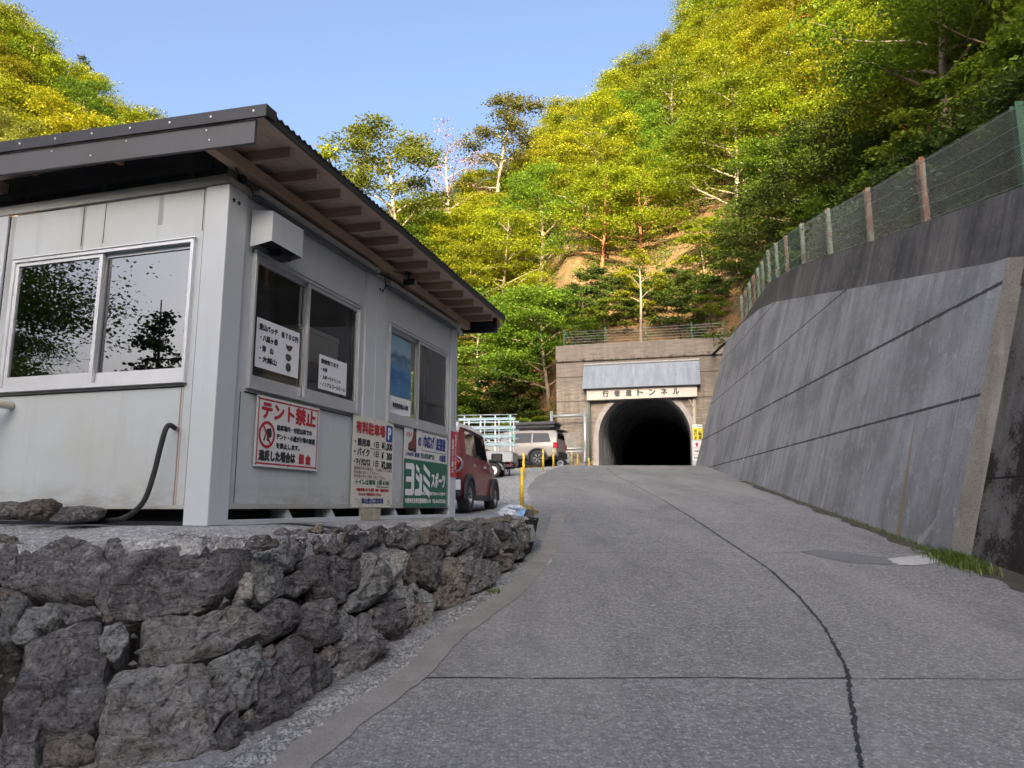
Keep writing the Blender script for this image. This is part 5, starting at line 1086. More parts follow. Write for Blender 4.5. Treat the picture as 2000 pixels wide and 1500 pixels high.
# ---------------------------------------------------------------- sandbags
CR['S'] = (960, 940, 12.5)
M['bagwhite'] = plain('white_poly_sack', (0.52, 0.58, 0.68), 0.5, 0, 0.12, 5); M['bagblue'] = plain('blue_poly_sack', (0.22, 0.40, 0.68), 0.45, 0, 0.2, 5); M['bagmoss'] = plain('mossy_sack', (0.22, 0.18, 0.05), 0.9, 0, 0.5, 14)
def sack(label, pix, d, mat, seed):
    P3 = [at_y(960 + a / 12.5, 940 + b / 12.5, d) for a, b in pix]; mb, c, nrm, size = inflate(P3, 0.14, 0.22, seed); o = obj('sandbag', mb, M[mat], None, True); return tag(o, label, 'sandbag', 'sandbags at the end of the boulder wall')
sack('white sandbag lying lowest at the end of the boulder wall', [(60,770),(270,700),(600,715),(630,860),(500,875),(230,860),(200,790)], 11.7, 'bagwhite', 3.3)
sack('crumpled white and blue sandbag on top by the tall yellow post', [(190,690),(270,640),(330,590),(450,572),(680,588),(810,650),(780,700),(430,705)], 12.0, 'bagwhite', 5.3)
sack('bright blue folded sandbag below the crumpled one', [(590,745),(780,685),(835,700),(790,800),(775,855),(640,855)], 11.8, 'bagblue', 7.3)
sack('yellow mossy sandbag beside the road edge', [(780,600),(880,588),(1010,640),(1155,730),(1130,800),(1040,795),(960,700),(850,660)], 12.4, 'bagmoss', 9.3)
sack('grey weathered stone between the blue and the mossy sandbags', [(800,720),(960,665),(1050,780),(1010,895),(860,865)], 12.0, 'rk_p', 11.3)  # a grey stone, shaped with the same function as the sacks
# ---------------------------------------------------------------- vehicles (x forward, y left)
def m_paint(name, col, rough=0.25, metal=0.3):
    k = N(name); n = k.noise(k.co('Object'), 3.0, 4); k.b.inputs['Coat Weight'].default_value = 0.35; k.b.inputs['Coat Roughness'].default_value = 0.08
    return k.fin(k.ramp(n, [(0.3, tuple(a * 0.92 for a in col)), (0.7, col)]), rough, metal, 0.5)
def vehicle(T, prof, paint, r, xf, xr, halfw, belt_n, glasslist, roofpaint=None, arch=True, rim='spoke', rimmat=None):
    # prof rows: x, z bottom, half width, z belt, z roof, roof half width
    S = sorted(prof, key=lambda p: p[0]); rows = []
    for (x, z0, hw, zb, zr, rw) in S:
        zm = z0 + (zb - z0) * 0.55; h = max(zr - zb, 0.012)
        half = [(hw * 0.90, z0), (hw * 0.985, z0 + 0.07), (hw, zm), (hw * 0.985, zb), (hw * 0.985 + (rw - hw * 0.985) * 0.85, zb + h * 0.82), (rw * 0.97, zb + h * 0.94), (rw * 0.80, zb + h)]
        rows.append([(x, -y, z) for y, z in half] + [(x, y, z) for y, z in half[::-1]])
    n = len(rows[0]); mb = MB(); mb.v = [p for r_ in rows for p in r_]
    mb.f = [(i*n+k, i*n+(k+1) % n, (i+1)*n+(k+1) % n, (i+1)*n+k) for i in range(len(rows)-1) for k in range(n)] + [tuple(range(n))[::-1], tuple(range((len(rows)-1)*n, len(rows)*n))]
    o = obj('body', mb, paint, T, True); o.data.set_sharp_from_angle(angle=R(32))
    if roofpaint:
        mb = MB(); rr = [r_ for r_, p in zip(rows, S) if p[4] - p[3] > 0.25]
        for r_ in rr: mb.v += [(x, y * 1.012, z + 0.010) for x, y, z in (r_[4:10])]
        mb.f = [(i*6+k, i*6+k+1, (i+1)*6+k+1, (i+1)*6+k) for i in range(len(rr)-1) for k in range(5)] + [tuple(range(6))[::-1], tuple(range((len(rr)-1)*6, len(rr)*6))]; o = obj('roof', mb, roofpaint, T, True); o.data.set_sharp_from_angle(angle=R(35))
    def sidey(x, z):
        for a, b in zip(S, S[1:]):
            if a[0] <= x <= b[0]:
                t = (x - a[0]) / max(1e-6, b[0] - a[0]); p = [a[i] + (b[i] - a[i]) * t for i in range(6)]; break
        else: p = S[-1]
        hw, zb, zr, rw = p[2], p[3], p[4], p[5]
        if z <= zb: return hw * (0.985 + 0.015 * 0)
        return hw * 0.985 + (rw - hw * 0.985) * 0.85 * min(1, (z - zb) / max(0.05, 0.82 * (zr - zb)))
    for sd in (1, -1):
        for poly, nm, mt, off in glasslist:
            mb = MB(); 
            mb.v = [(x, sd * (sidey(x, z) + off), z) for x, z in poly] + [(x, sd * (sidey(x, z) + off - 0.02), z) for x, z in poly]; q = len(poly)
            mb.f = [tuple(range(q)), tuple(range(2*q-1, q-1, -1))] + [(i, q+i, q+(i+1) % q, (i+1) % q) for i in range(q)]; obj(nm, mb, mt, T)
        for xw in (xf, xr):
            Wp = bpy.data.objects.new('wheel', None)
            W = obj('wheel', MB().lathe([(r*0.62, -0.10), (r*0.70, -0.105), (r*0.93, -0.10), (r, -0.07), (r, 0.07), (r*0.93, 0.10), (r*0.70, 0.105), (r*0.62, 0.10), (r*0.60, 0.0), (r*0.62, -0.10)], 28, 'y'), M['rubber'], T, True)
            bpy.data.objects.remove(Wp); W.location = (xw, sd * (halfw - 0.055), r)
            rm = MB(); rm.lathe([(0.0001, sd*0.05), (r*0.16, sd*0.055), (r*0.17, sd*0.045)], 12, 'y'); rm.lathe([(r*0.66, sd*0.095), (r*0.60, sd*0.085), (r*0.58, sd*0.03)], 28, 'y')
            if rim == 'spoke':
                for i in range(6):
                    a = math.pi * i / 3
                    for da in (-0.13, 0.13): rm.tube([(r*0.12*math.cos(a), sd*0.05, r*0.12*math.sin(a)), (r*0.60*math.cos(a+da), sd*0.075, r*0.60*math.sin(a+da))], r*0.045, 5)
            else:
                rm.lathe([(r*0.17, sd*0.05), (r*0.40, sd*0.085), (r*0.60, sd*0.07)], 28, 'y')
            obj('rim', rm, rimmat or M['steel'], W, True); obj('brake_drum', MB().lathe([(0.0001, sd*0.0), (r*0.58, sd*0.0)], 16, 'y'), M['rubber'], W)
            if arch:
                mb = MB(); P = [(math.cos(R(-8 + 196 * i / 18)), math.sin(R(-8 + 196 * i / 18))) for i in range(19)]
                for ca, sa in P:
                    x, z = xw + r*1.34*ca, r*1.0 + r*1.34*sa; x2, z2 = xw + r*1.08*ca, r*1.0 + r*1.10*sa
                    mb.v += [(x, sd*(halfw + 0.005), z), (x, sd*(halfw + 0.06), z*0.995), (x2, sd*(halfw + 0.06), z2), (x2, sd*(halfw - 0.25), z2)]
                mb.f = [(4*i+k, 4*i+k+1, 4*i+k+5, 4*i+k+4) for i in range(18) for k in range(3)]; obj('wheel_arch', mb, M['carblack'], T, True)
                mb = MB().add([(xw, sd*(halfw+0.002), r)] + [(xw + r*1.14*ca, sd*(halfw+0.002), r + r*1.14*sa) for ca, sa in P], [(0, i, i+1) for i in range(1, 19)]); obj('wheel_well', mb, M['dark'], T)
    return sidey
def heading(az): return R(90 - az)
# red car behind the hut
RC = thing('red_car', 'dark red compact car with white roof parked behind the hut', 'car', (-1.33, 15.05, 1.49), heading(9.5))
M['redpaint'] = m_paint('red_paint', (0.20, 0.012, 0.018), 0.4, 0.0); M['whitepaint'] = m_paint('white_paint', (0.62, 0.62, 0.63), 0.3, 0.0)
prof = [(-1.70, 0.42, 0.66, 1.02, 1.10, 0.60), (-1.66, 0.28, 0.715, 1.00, 1.52, 0.62), (-1.55, 0.26, 0.735, 0.99, 1.66, 0.625), (-0.6, 0.24, 0.7375, 0.98, 1.68, 0.635), (0.4, 0.24, 0.7375, 0.97, 1.665, 0.63), (0.72, 0.24, 0.735, 0.97, 1.58, 0.61), (1.0, 0.24, 0.73, 0.975, 1.10, 0.62), (1.10, 0.25, 0.725, 0.97, 1.02, 0.66), (1.60, 0.27, 0.69, 0.90, 0.94, 0.62), (1.70, 0.38, 0.62, 0.72, 0.76, 0.56)]
gl_ = [([(-1.36, 1.06), (-0.50, 1.04), (-0.50, 1.50), (-1.25, 1.50)], 'side_window', M['carglass'], 0.006), ([(-0.42, 1.04), (0.62, 1.03), (0.50, 1.49), (-0.42, 1.50)], 'side_window', M['carglass'], 0.006), ([(-1.3, 1.52), (0.5, 1.51), (0.46, 1.545), (-1.25, 1.555)], 'window_visor', M['carblack'], 0.018),
       ([(-0.47, 0.34), (-0.455, 0.34), (-0.455, 1.0), (-0.47, 1.0)], 'door_seam', M['dark'], 0.004), ([(0.62, 0.34), (0.635, 0.34), (0.70, 0.98), (0.685, 0.98)], 'door_seam', M['dark'], 0.004), ([(-0.85, 0.22), (0.85, 0.22), (0.85, 0.33), (-0.85, 0.33)], 'sill', M['carblack'], 0.012), ([(-0.76, 0.86), (-0.60, 0.86), (-0.60, 0.91), (-0.76, 0.91)], 'door_handle', M['steel'], 0.02), ([(0.28, 0.87), (0.44, 0.87), (0.44, 0.92), (0.28, 0.92)], 'door_handle', M['steel'], 0.02),
       ([(-1.24, 1.02), (-1.20, 1.02), (-1.20, 1.07), (-1.24, 1.07)], 'door_seam', M['dark'], 0.004)]
M['pearl'] = plain('alloy_grey', (0.30, 0.31, 0.33), 0.35, 0.6)
vehicle(RC, prof, M['redpaint'], 0.30, 1.21, -1.21, 0.7375, 0, gl_, M['whitepaint'], True, 'spoke', M['pearl'])
obj('rear_bumper', MB().box(-1.76, -1.60, -0.72, 0.72, 0.28, 0.62), M['carblack'], RC, False, 0.04)
for sd in (1, -1):
    obj('tail_light', MB().lathe([(0.0001, -1.725), (0.085, -1.722), (0.12, -1.70), (0.12, -1.62)], 20, 'x', (0, sd*0.59, 0.86)), plain('lamp_red', (0.25, 0.012, 0.015), 0.15), RC, True)
    m = MB().lathe([(0.12, -1.70), (0.14, -1.73), (0.155, -1.70), (0.15, -1.62)], 20, 'x', (0, sd*0.59, 0.86)); obj('lamp_ring', m, M['steel'], RC, True)
    obj('bumper_plate', MB().box(-1.772, -1.758, sd*0.63-0.09, sd*0.63+0.09, 0.40, 0.58), M['white'], RC, False, 0.01)
    obj('door_mirror', MB().box(0.52, 0.66, sd*0.93-0.11, sd*0.93+0.11, 1.02, 1.20).box(0.58, 0.63, min(sd*0.74, sd*0.85), max(sd*0.74, sd*0.85), 1.03, 1.08), M['carblack'], RC, False, 0.03)
obj('rear_window', MB().add([(-1.672, -0.56, 1.06), (-1.672, 0.56, 1.06), (-1.652, 0.52, 1.45), (-1.652, -0.52, 1.45)], [(0, 1, 2, 3)]), M['carglass'], RC)
# beige off-roader with a folded roof tent
SU = thing('off_road_car', 'beige four wheel drive with a black folded roof tent parked left of the tunnel', 'car', (0.23, 38.4, 3.58), heading(-72))
M['sand'] = m_paint('sand_paint', (0.25, 0.232, 0.222), 0.4, 0.0)
prof = [(-2.42, 0.62, 0.86, 1.15, 1.20, 0.72), (-2.38, 0.48, 0.94, 1.16, 1.70, 0.74), (-2.25, 0.45, 0.97, 1.17, 1.82, 0.76), (-0.9, 0.44, 0.98, 1.16, 1.86, 0.78), (0.3, 0.44, 0.98, 1.15, 1.84, 0.78), (0.62, 0.44, 0.98, 1.15, 1.72, 0.77), (1.05, 0.44, 0.97, 1.16, 1.24, 0.80), (1.2, 0.46, 0.97, 1.14, 1.19, 0.86), (2.2, 0.50, 0.93, 1.08, 1.13, 0.82), (2.42, 0.60, 0.84, 0.95, 1.02, 0.74)]
gl_ = [([(-2.10, 1.20), (-1.15, 1.19), (-1.15, 1.68), (-1.95, 1.66)], 'side_window', M['carglass'], 0.006), ([(-1.08, 1.19), (-0.22, 1.18), (-0.22, 1.69), (-1.08, 1.69)], 'side_window', M['carglass'], 0.006), ([(-0.14, 1.18), (0.80, 1.20), (0.50, 1.66), (-0.14, 1.69)], 'side_window', M['carglass'], 0.006),
       ([(-0.19, 0.55), (-0.175, 0.55), (-0.175, 1.15), (-0.19, 1.15)], 'door_seam', M['dark'], 0.004), ([(-1.0, 0.9), (-0.985, 0.9), (-1.1, 1.17), (-1.115, 1.17)], 'door_seam', M['dark'], 0.004), ([(-1.0, 0.40), (1.0, 0.40), (1.0, 0.55), (-1.0, 0.55)], 'sill', M['carblack'], 0.02), ([(-0.45, 1.02), (-0.25, 1.02), (-0.25, 1.07), (-0.45, 1.07)], 'door_handle', M['sand'], 0.03)]
vehicle(SU, prof, M['sand'], 0.40, 1.42, -1.42, 0.975, 0, gl_, None, True, 'spoke', M['pearl'])
obj('rear_bumper', MB().box(-2.50, -2.2, -0.93, 0.93, 0.45, 0.74), M['carblack'], SU, False, 0.05)
obj('rear_window', MB().add([(-2.415, -0.7, 1.22), (-2.415, 0.7, 1.22), (-2.39, 0.66, 1.64), (-2.39, -0.66, 1.64)], [(0, 1, 2, 3)]), M['carglass'], SU)
obj('rear_spoiler', MB().box(-2.62, -2.2, -0.68, 0.68, 1.80, 1.84), M['carblack'], SU, False, 0.015)
for sd in (1, -1): obj('rear_lamp', MB().box(-2.45, -2.22, sd*0.88-0.09, sd*0.88+0.095, 0.90, 1.18), plain('lamp_red3', (0.35, 0.02, 0.04), 0.2), SU, False, 0.01); obj('roof_rail', MB().tube([(-2.0, sd*0.70, 1.90), (0.3, sd*0.70, 1.90)], 0.025, 8), M['carblack'], SU, True)
TT = thing('roof_tent', 'black folded roof tent box carried on top of the beige car', 'roof tent', (0.23, 38.4, 3.58), heading(-72))
obj('shell', MB().box(-2.25, 0.05, -0.68, 0.68, 2.10, 2.28), plain('tent_cover', (0.035, 0.037, 0.045), 0.6, 0, 0.2), TT, False, 0.05); obj('base_frame', MB().box(-2.2, 0.0, -0.66, 0.66, 1.96, 2.085), M['carblack'], TT, False, 0.02)
for x in (-1.8, -0.9, -0.3): obj('clamp', MB().box(x - 0.05, x + 0.05, -0.70, 0.70, 1.92, 1.955), M['carblack'], TT)
mb = MB().tube([(-2.1, 0.70, 2.13), (-1.6, 0.71, 2.09), (-1.0, 0.71, 2.15), (-0.4, 0.71, 2.10)], 0.018, 6); obj('strap', mb, M['rubber'], TT)
# silver hatchback nose beyond
SH = thing('silver_car', 'silver hatchback with white hubcaps mostly hidden behind the beige car', 'car', (1.50, 41.2, 3.6), heading(96))
M['silver'] = m_paint('silver_paint', (0.42, 0.44, 0.45), 0.3, 0.5)
prof = [(-1.95, 0.40, 0.70, 0.95, 1.0, 0.55), (-1.85, 0.28, 0.80, 0.96, 1.35, 0.58), (-0.9, 0.25, 0.845, 0.94, 1.50, 0.60), (0.2, 0.25, 0.845, 0.92, 1.48, 0.60), (1.0, 0.25, 0.84, 0.93, 1.02, 0.66), (1.5, 0.27, 0.80, 0.82, 0.88, 0.66), (1.85, 0.30, 0.70, 0.62, 0.70, 0.58), (1.95, 0.36, 0.58, 0.50, 0.55, 0.48)]
gl_ = [([(-1.5, 0.98), (-0.3, 0.96), (-0.3, 1.36), (-1.3, 1.34)], 'side_window', M['carglass'], 0.006), ([(-0.22, 0.96), (0.75, 0.97), (0.25, 1.34), (-0.22, 1.36)], 'side_window', M['carglass'], 0.006), ([(1.45, 0.60), (1.80, 0.56), (1.74, 0.68), (1.42, 0.80)], 'headlight', plain('lamp_clear', (0.5, 0.52, 0.55), 0.1), 0.012), ([(1.55, 0.28), (1.9, 0.34), (1.9, 0.42), (1.55, 0.40)], 'bumper_vent', M['carblack'], 0.006)]
vehicle(SH, prof, M['silver'], 0.30, 1.22, -1.25, 0.845, 0, gl_, None, False, 'cap', M['white'])
obj('wheel_well', MB().add([(1.22 + 0.34*math.cos(R(a)), -0.848, 0.30 + 0.34*math.sin(R(a))) for a in range(-5, 190, 15)], [tuple(range(13))]), M['dark'], SH)
# small pick-up truck with ladder frames
TR = thing('pickup_truck', 'small silver flatbed truck carrying light blue rails behind the red car', 'truck', (-1.56, 28.55, 2.66), heading(-82))
M['truckgrey'] = plain('truck_grey', (0.30, 0.325, 0.36), 0.4, 0.2, 0.08)
T_ = TR; r = 0.275
obj('bed_floor', MB().box(-1.68, 0.28, -0.70, 0.70, 0.60, 0.66), M['truckgrey'], T_)
for sd in (1, -1):
    m = MB().box(-1.66, 0.28, min(sd*0.70, sd*0.735), max(sd*0.70, sd*0.735), 0.58, 0.96)
    for j in range(4): m.box(-1.66, 0.28, min(sd*0.736, sd*0.750), max(sd*0.736, sd*0.750), 0.61 + 0.09*j, 0.65 + 0.09*j)
    m.box(-1.66, 0.28, min(sd*0.69, sd*0.755), max(sd*0.69, sd*0.755), 0.961, 0.985); obj('side_gate', m, M['truckgrey'], T_)
    obj('mudguard', MB().box(-1.40, -1.37, sd*0.62-0.1, sd*0.62+0.1, 0.12, 0.56), M['carblack'], T_); obj('fender', MB().tube([(-0.95 + 0.37*math.cos(R(a)), sd*0.62, 0.275 + 0.33*math.sin(R(a))) for a in range(0, 181, 20)], 0.03, 6), M['truckgrey'], T_)
    for xw in (-0.95, 0.95):
        W = obj('wheel', MB().lathe([(r*0.60, -0.07), (r*0.93, -0.075), (r, -0.05), (r, 0.05), (r*0.93, 0.075), (r*0.60, 0.07), (r*0.58, 0.0), (r*0.60, -0.07)], 24, 'y'), M['rubber'], T_, True); W.location = (xw, sd*0.62, r)
        rm = MB().lathe([(0.0001, sd*0.035), (r*0.18, sd*0.04), (r*0.22, sd*0.02), (r*0.40, sd*0.05), (r*0.55, sd*0.02), (r*0.63, sd*0.07)], 24, 'y'); obj('rim', rm, M['white'], W, True)
obj('tail_gate', MB().box(-1.70, -1.665, -0.70, 0.70, 0.58, 0.96), M['truckgrey'], T_, False, 0.006); obj('chassis', MB().box(-1.6, 1.6, -0.4, 0.4, 0.36, 0.58).box(-1.62, -1.3, -0.60, 0.60, 0.40, 0.50), M['carblack'], T_)
obj('tail_light', MB().box(-1.66, -1.60, 0.45, 0.66, 0.44, 0.55).box(-1.66, -1.60, -0.66, -0.45, 0.44, 0.55), plain('lamp_red4', (0.3, 0.02, 0.03), 0.2), T_)
cab = [(0.30, 0.45, 0.70, 1.10, 1.74, 0.60), (0.42, 0.35, 0.735, 1.08, 1.77, 0.62), (1.15, 0.35, 0.735, 1.05, 1.76, 0.62), (1.55, 0.36, 0.73, 1.0, 1.20, 0.66), (1.69, 0.40, 0.70, 0.85, 0.95, 0.62)]
rows_ = [[(x, -y, z) for y, z in [(hw*.95, z0), (hw, zb), (rw, zr-.05), (rw*.9, zr)]] + [(x, y, z) for y, z in [(hw*.95, z0), (hw, zb), (rw, zr-.05), (rw*.9, zr)][::-1]] for x, z0, hw, zb, zr, rw in cab]
m = MB(); m.v = [p for q in rows_ for p in q]; m.f = [(i*8+k, i*8+(k+1) % 8, (i+1)*8+(k+1) % 8, (i+1)*8+k) for i in range(4) for k in range(8)] + [tuple(range(8))[::-1], tuple(range(32, 40))]; obj('cab', m, M['whitepaint'], T_, False, 0.02)
obj('cab_window', MB().add([(0.55, 0.712, 1.12), (1.3, 0.70, 1.10), (1.12, 0.645, 1.62), (0.55, 0.645, 1.64)], [(0, 1, 2, 3)]), M['carglass'], T_)
LR = thing('rail_rack', 'stack of light blue aluminium rails with white uprights on the small truck', 'rack', (-1.56, 28.55, 2.66), heading(-82))
M['railblue'] = plain('rail_blue', (0.27, 0.38, 0.44), 0.4, 0.25, 0.08)
for z_ in (1.27, 1.56, 1.88, 2.22):
    obj('rail', MB().box(-1.78, 0.42, 0.50, 0.545, z_ - 0.05, z_ + 0.05).box(-1.78, 0.42, 0.546, 0.56, z_ + 0.028, z_ + 0.05).box(-1.78, 0.42, 0.546, 0.56, z_ - 0.05, z_ - 0.028), M['railblue'], LR)
    obj('rail', MB().box(-1.78, 0.42, -0.50, -0.455, z_ - 0.03, z_ + 0.02), M['railblue'], LR)
for x in (-1.58, -1.0, -0.43, 0.2):
    obj('upright', MB().box(x - 0.025, x + 0.025, 0.44, 0.495, 0.67, 2.36), M['white'], LR); obj('upright', MB().box(x - 0.02, x + 0.02, -0.45, -0.41, 0.67, 2.30), M['white'], LR)
obj('top_pipe', MB().tube([(-1.83, 0.47, 2.385), (0.45, 0.47, 2.385)], 0.022, 8), M['steel'], LR, True)
m = MB().tube([(-0.95, 0.43, 1.28), (-0.5, 0.43, 1.55)], 0.018, 6); m.tube([(-0.95, 0.43, 1.55), (-0.5, 0.43, 1.28)], 0.018, 6)
for z_ in (1.4, 1.7, 2.0, 2.3): m.tube([(-1.58, 0.0, z_), (0.2, 0.0, z_)], 0.015, 6)
obj('cross_brace', m, M['white'], LR)
m = MB().tube([(-1.50, 0.575, 2.39), (-1.60, 0.575, 1.8), (-1.75, 0.575, 1.25)], 0.018, 5); obj('green_strap', m, plain('strap_green', (0.10, 0.45, 0.22), 0.6), LR)

# ---------------------------------------------------------------- hillsides
def smax(a, b, k=2.0): 
    d = a - b; return 0.5 * (a + b + math.sqrt(d * d + k * k))
def softplus(d, k=1.5): return 0.5 * (d + math.sqrt(d * d + k * k))
def hill(x, y):
    xf = 7.6 + 0.10 * y if y < 42 else 11.8
    zr_ = 4.6 + 0.145 * max(0, y) if y < 42 else 10.7
    dx = x - xf; dy = y - 45.2
    lat = max(0.0, min(1.0, (x - 2.0) / 2.5)) if y > 40 else 1.0
    base = 3.2 + (zr_ - 3.3) * lat if y > 41 else (zr_ if dx > -0.6 else -3)
    if dx < -0.6 and y < 43.5: return -3.0
    h = base + 0.95 * softplus(dx, 0.6) * (1 if dx > -2 else 0) + 0.92 * softplus(dy, 0.6) * (1 if y > 43.4 else 0.0)
    left = max(0, -14 - x); dyl = 0.55 * left; h -= dyl * 0.75
    cap = 37 + 0.92 * x if x < 60 else 37 + 55
    cap = max(cap, 6)
    h = h - softplus(h - cap, 6.0)
    h += 1.3 * noise.noise(Vector((x * 0.09, y * 0.09, 0))) * min(1, max(0, (h - base) / 6)) + 0.35 * noise.noise(Vector((x * 0.4, y * 0.4, 5))) * min(1, max(0, (h - base) / 2))
    return h
def lefthill(x, y):
    d = math.hypot((x + 80) / 1.0, (y - 92) / 1.0); return 67 - 0.82 * d + 2.0 * noise.noise(Vector((x * 0.05, y * 0.05, 9)))
def allhill(x, y): return max(hill(x, y), lefthill(x, y) if x < -12 else -99)
k = N('forest_floor'); P = k.co('World'); n = k.noise(P, 0.35, 6, 0.65); f = k.noise(P, 5, 5, 0.7); g = k.noise(P, 1.2, 5, 0.7)
col = k.ramp(f, [(0.3, (0.10, 0.055, 0.028)), (0.55, (0.21, 0.125, 0.065)), (0.75, (0.30, 0.20, 0.12))]); col = k.mix(k.ramp(g, [(0.50, 0.0), (0.66, 0.85)]), col, (0.05, 0.075, 0.018)); col = k.mix(k.ramp(n, [(0.56, 0.0), (0.70, 0.7)]), col, (0.12, 0.105, 0.09))
k.bump(k.math('ADD', f, g), 0.8, 0.15); M['floor'] = k.fin(col, 0.95, 0, 0.1)
def terrain(name, label, fn, x0, x1, y0, y1, nx, ny, keep):
    mb = MB(); idx = {}
    P = [[(x0 + (x1 - x0) * i / nx, y0 + (y1 - y0) * j / ny) for i in range(nx + 1)] for j in range(ny + 1)]
    mb.v = [(x, y, fn(x, y)) for r_ in P for x, y in r_]; W_ = nx + 1
    for j in range(ny):
        for i in range(nx):
            q = (j*W_+i, j*W_+i+1, (j+1)*W_+i+1, (j+1)*W_+i)
            if all(keep(*mb.v[t]) for t in q): mb.f.append(q)
    return struct(name, mb, M['floor'], label, True)
terrain('hillside', 'steep brown forest floor rising behind the tunnel and the right wall', hill, -45, 95, -12, 130, 150, 150, lambda x, y, z: z > -2 and not (y < 45.3 and x < 11.0 + max(0, y - 41) * 0.15 and y > 41) and not (y < 45.3 and y > 40 and x < 12.4))
terrain('far_hill', 'far wooded hill rising beyond the hut at the left', lefthill, -140, -12, 40, 160, 60, 60, lambda x, y, z: z > -3)
struct('valley_floor', MB().add([(-160, 46.5, 3.2), (3, 46.5, 3.2), (3, 140, 3.2), (-160, 140, 3.2)], [(0, 1, 2, 3)]), M['floor'], 'forest ground beyond the gravel lot')

# the wooded ridge across the valley, behind the camera: it keeps the road in shade
RIDGE = [(-160, 70), (-40, 70), (-20, 72), (-16, 72), (-12, 72), (-3, 69.5), (0, 69), (7, 66), (15, 62), (30, 60), (60, 58), (100, 54), (160, 40), (200, 26), (340, 16)]
sh = Vector((math.sin(R(SUN_AZ)), math.cos(R(SUN_AZ)), 0)); sp_ = Vector((sh.y, -sh.x, 0))
RD = 160.0
def ridge(a, l):
    top = interp(RIDGE, l) + 2.0 * noise.noise(Vector((l * 0.22, 3, 0))) + 1.6 * noise.noise(Vector((l * 0.9, 7, 0))) + 1.0 * noise.noise(Vector((l * 2.3, 1, 0)))
    t = (a - 45) / (RD - 45)
    return -2 + (top + 2) * (t * t * (3 - 2 * t) if t < 1 else 1 - 0.25 * (t - 1)) if t > 0 else -2.0
mb = MB(); na, nl = 24, 700
for j in range(nl + 1):
    l = -160 + 500 * j / nl
    for i in range(na + 1):
        a = 22 + 160 * i / na; p = sh * a + sp_ * l; mb.v.append((p.x, p.y, ridge(a, l)))
mb.f = [(j*(na+1)+i, j*(na+1)+i+1, (j+1)*(na+1)+i+1, (j+1)*(na+1)+i) for j in range(nl) for i in range(na)]
M['ridge'] = plain('ridge_forest', (0.035, 0.05, 0.02), 0.95, 0, 0.5, 0.4, 0.1)
struct('valley_ridge', mb, M['ridge'], 'dark wooded ridge across the valley behind the viewer', True)

# ---------------------------------------------------------------- trees
def m_leaf(name, c0, c1, c2, tr=0.45):
    k = N(name); oi = k.node('ObjectInfo').outputs['Random']; g = k.co('Object'); n = k.noise(g, 0.55, 4, 0.6); n2 = k.noise(g, 7.0, 3, 0.7)
    c = k.ramp(n, [(0.3, c0), (0.5, c1), (0.72, c2)]); c = k.mix(k.ramp(n2, [(0.35, 0.4), (0.6, 0.0)]), c, tuple(a * 0.6 for a in c0))
    hs = k.node('HueSaturation'); k.l.new(c, hs.inputs['Color']); k.put(hs.inputs['Hue'], k.math('MULTIPLY_ADD', oi, 0.045, 0.478)); k.put(hs.inputs['Value'], k.math('MULTIPLY_ADD', k.math('FRACT', k.math('MULTIPLY', oi, 7.31)), 0.5, 0.74))
    d = k.node('BsdfDiffuse'); t = k.node('BsdfTranslucent'); gl = k.node('BsdfGlossy'); gl.inputs[1].default_value = 0.45; gl.inputs[0].default_value = (0.9, 0.95, 0.8, 1)
    k.l.new(hs.outputs[0], d.inputs[0]); k.l.new(hs.outputs[0], t.inputs[0])
    mx = k.node('MixShader'); mx.inputs[0].default_value = tr; k.l.new(d.outputs[0], mx.inputs[1]); k.l.new(t.outputs[0], mx.inputs[2])
    m2 = k.node('MixShader'); m2.inputs[0].default_value = 0.035; k.l.new(mx.outputs[0], m2.inputs[1]); k.l.new(gl.outputs[0], m2.inputs[2]); k.l.new(m2.outputs[0], k.out.inputs[0]); return k.m
M['leafy'] = m_leaf('fresh_leaves', (0.145, 0.170, 0.006), (0.27, 0.288, 0.009), (0.40, 0.40, 0.013))
M['leafg'] = m_leaf('green_leaves', (0.075, 0.13, 0.009), (0.15, 0.215, 0.014), (0.24, 0.30, 0.02))
M['leafd'] = m_leaf('dark_leaves', (0.035, 0.06, 0.009), (0.065, 0.105, 0.014), (0.115, 0.16, 0.022), 0.3)
M['leafc'] = m_leaf('conifer_needles', (0.018, 0.032, 0.010), (0.034, 0.055, 0.014), (0.06, 0.08, 0.02), 0.15)
M['blossom'] = m_leaf('pink_blossom', (0.30, 0.19, 0.20), (0.42, 0.28, 0.29), (0.5, 0.36, 0.36), 0.3)
M['leafo'] = m_leaf('olive_leaves', (0.12, 0.13, 0.016), (0.20, 0.21, 0.026), (0.27, 0.27, 0.04))
M['bark'] = plain('pale_bark', (0.26, 0.21, 0.16), 0.9, 0, 0.35, 3, 0.1); M['barkr'] = plain('orange_bark', (0.33, 0.14, 0.07), 0.85, 0, 0.35, 3, 0.1); M['barkd'] = plain('dark_bark', (0.07, 0.055, 0.045), 0.9, 0, 0.3, 3, 0.1)
def leafquad(mb, p, s, rnd, flat_=0.55):
    nx, ny = rnd.gauss(0, flat_ * 1.5), rnd.gauss(0, flat_ * 1.5); n = Vector((nx, ny, 1)).normalized(); a = Vector((math.cos(rnd.uniform(0, 6.28)), math.sin(rnd.uniform(0, 6.28)), 0)); a = (a - n * a.dot(n)).normalized(); b = n.cross(a)
    L = s * rnd.uniform(0.7, 1.3); w_ = L * rnd.uniform(0.45, 0.75); o = len(mb.v)
    mb.v += [tuple(p - a * L * 0.5), tuple(p + b * w_ * 0.5 + a * L * 0.08 - n * 0.08 * s), tuple(p + a * L * 0.5), tuple(p - b * w_ * 0.5 + a * L * 0.08 - n * 0.08 * s)]; mb.f.append((o, o+1, o+2, o+3))
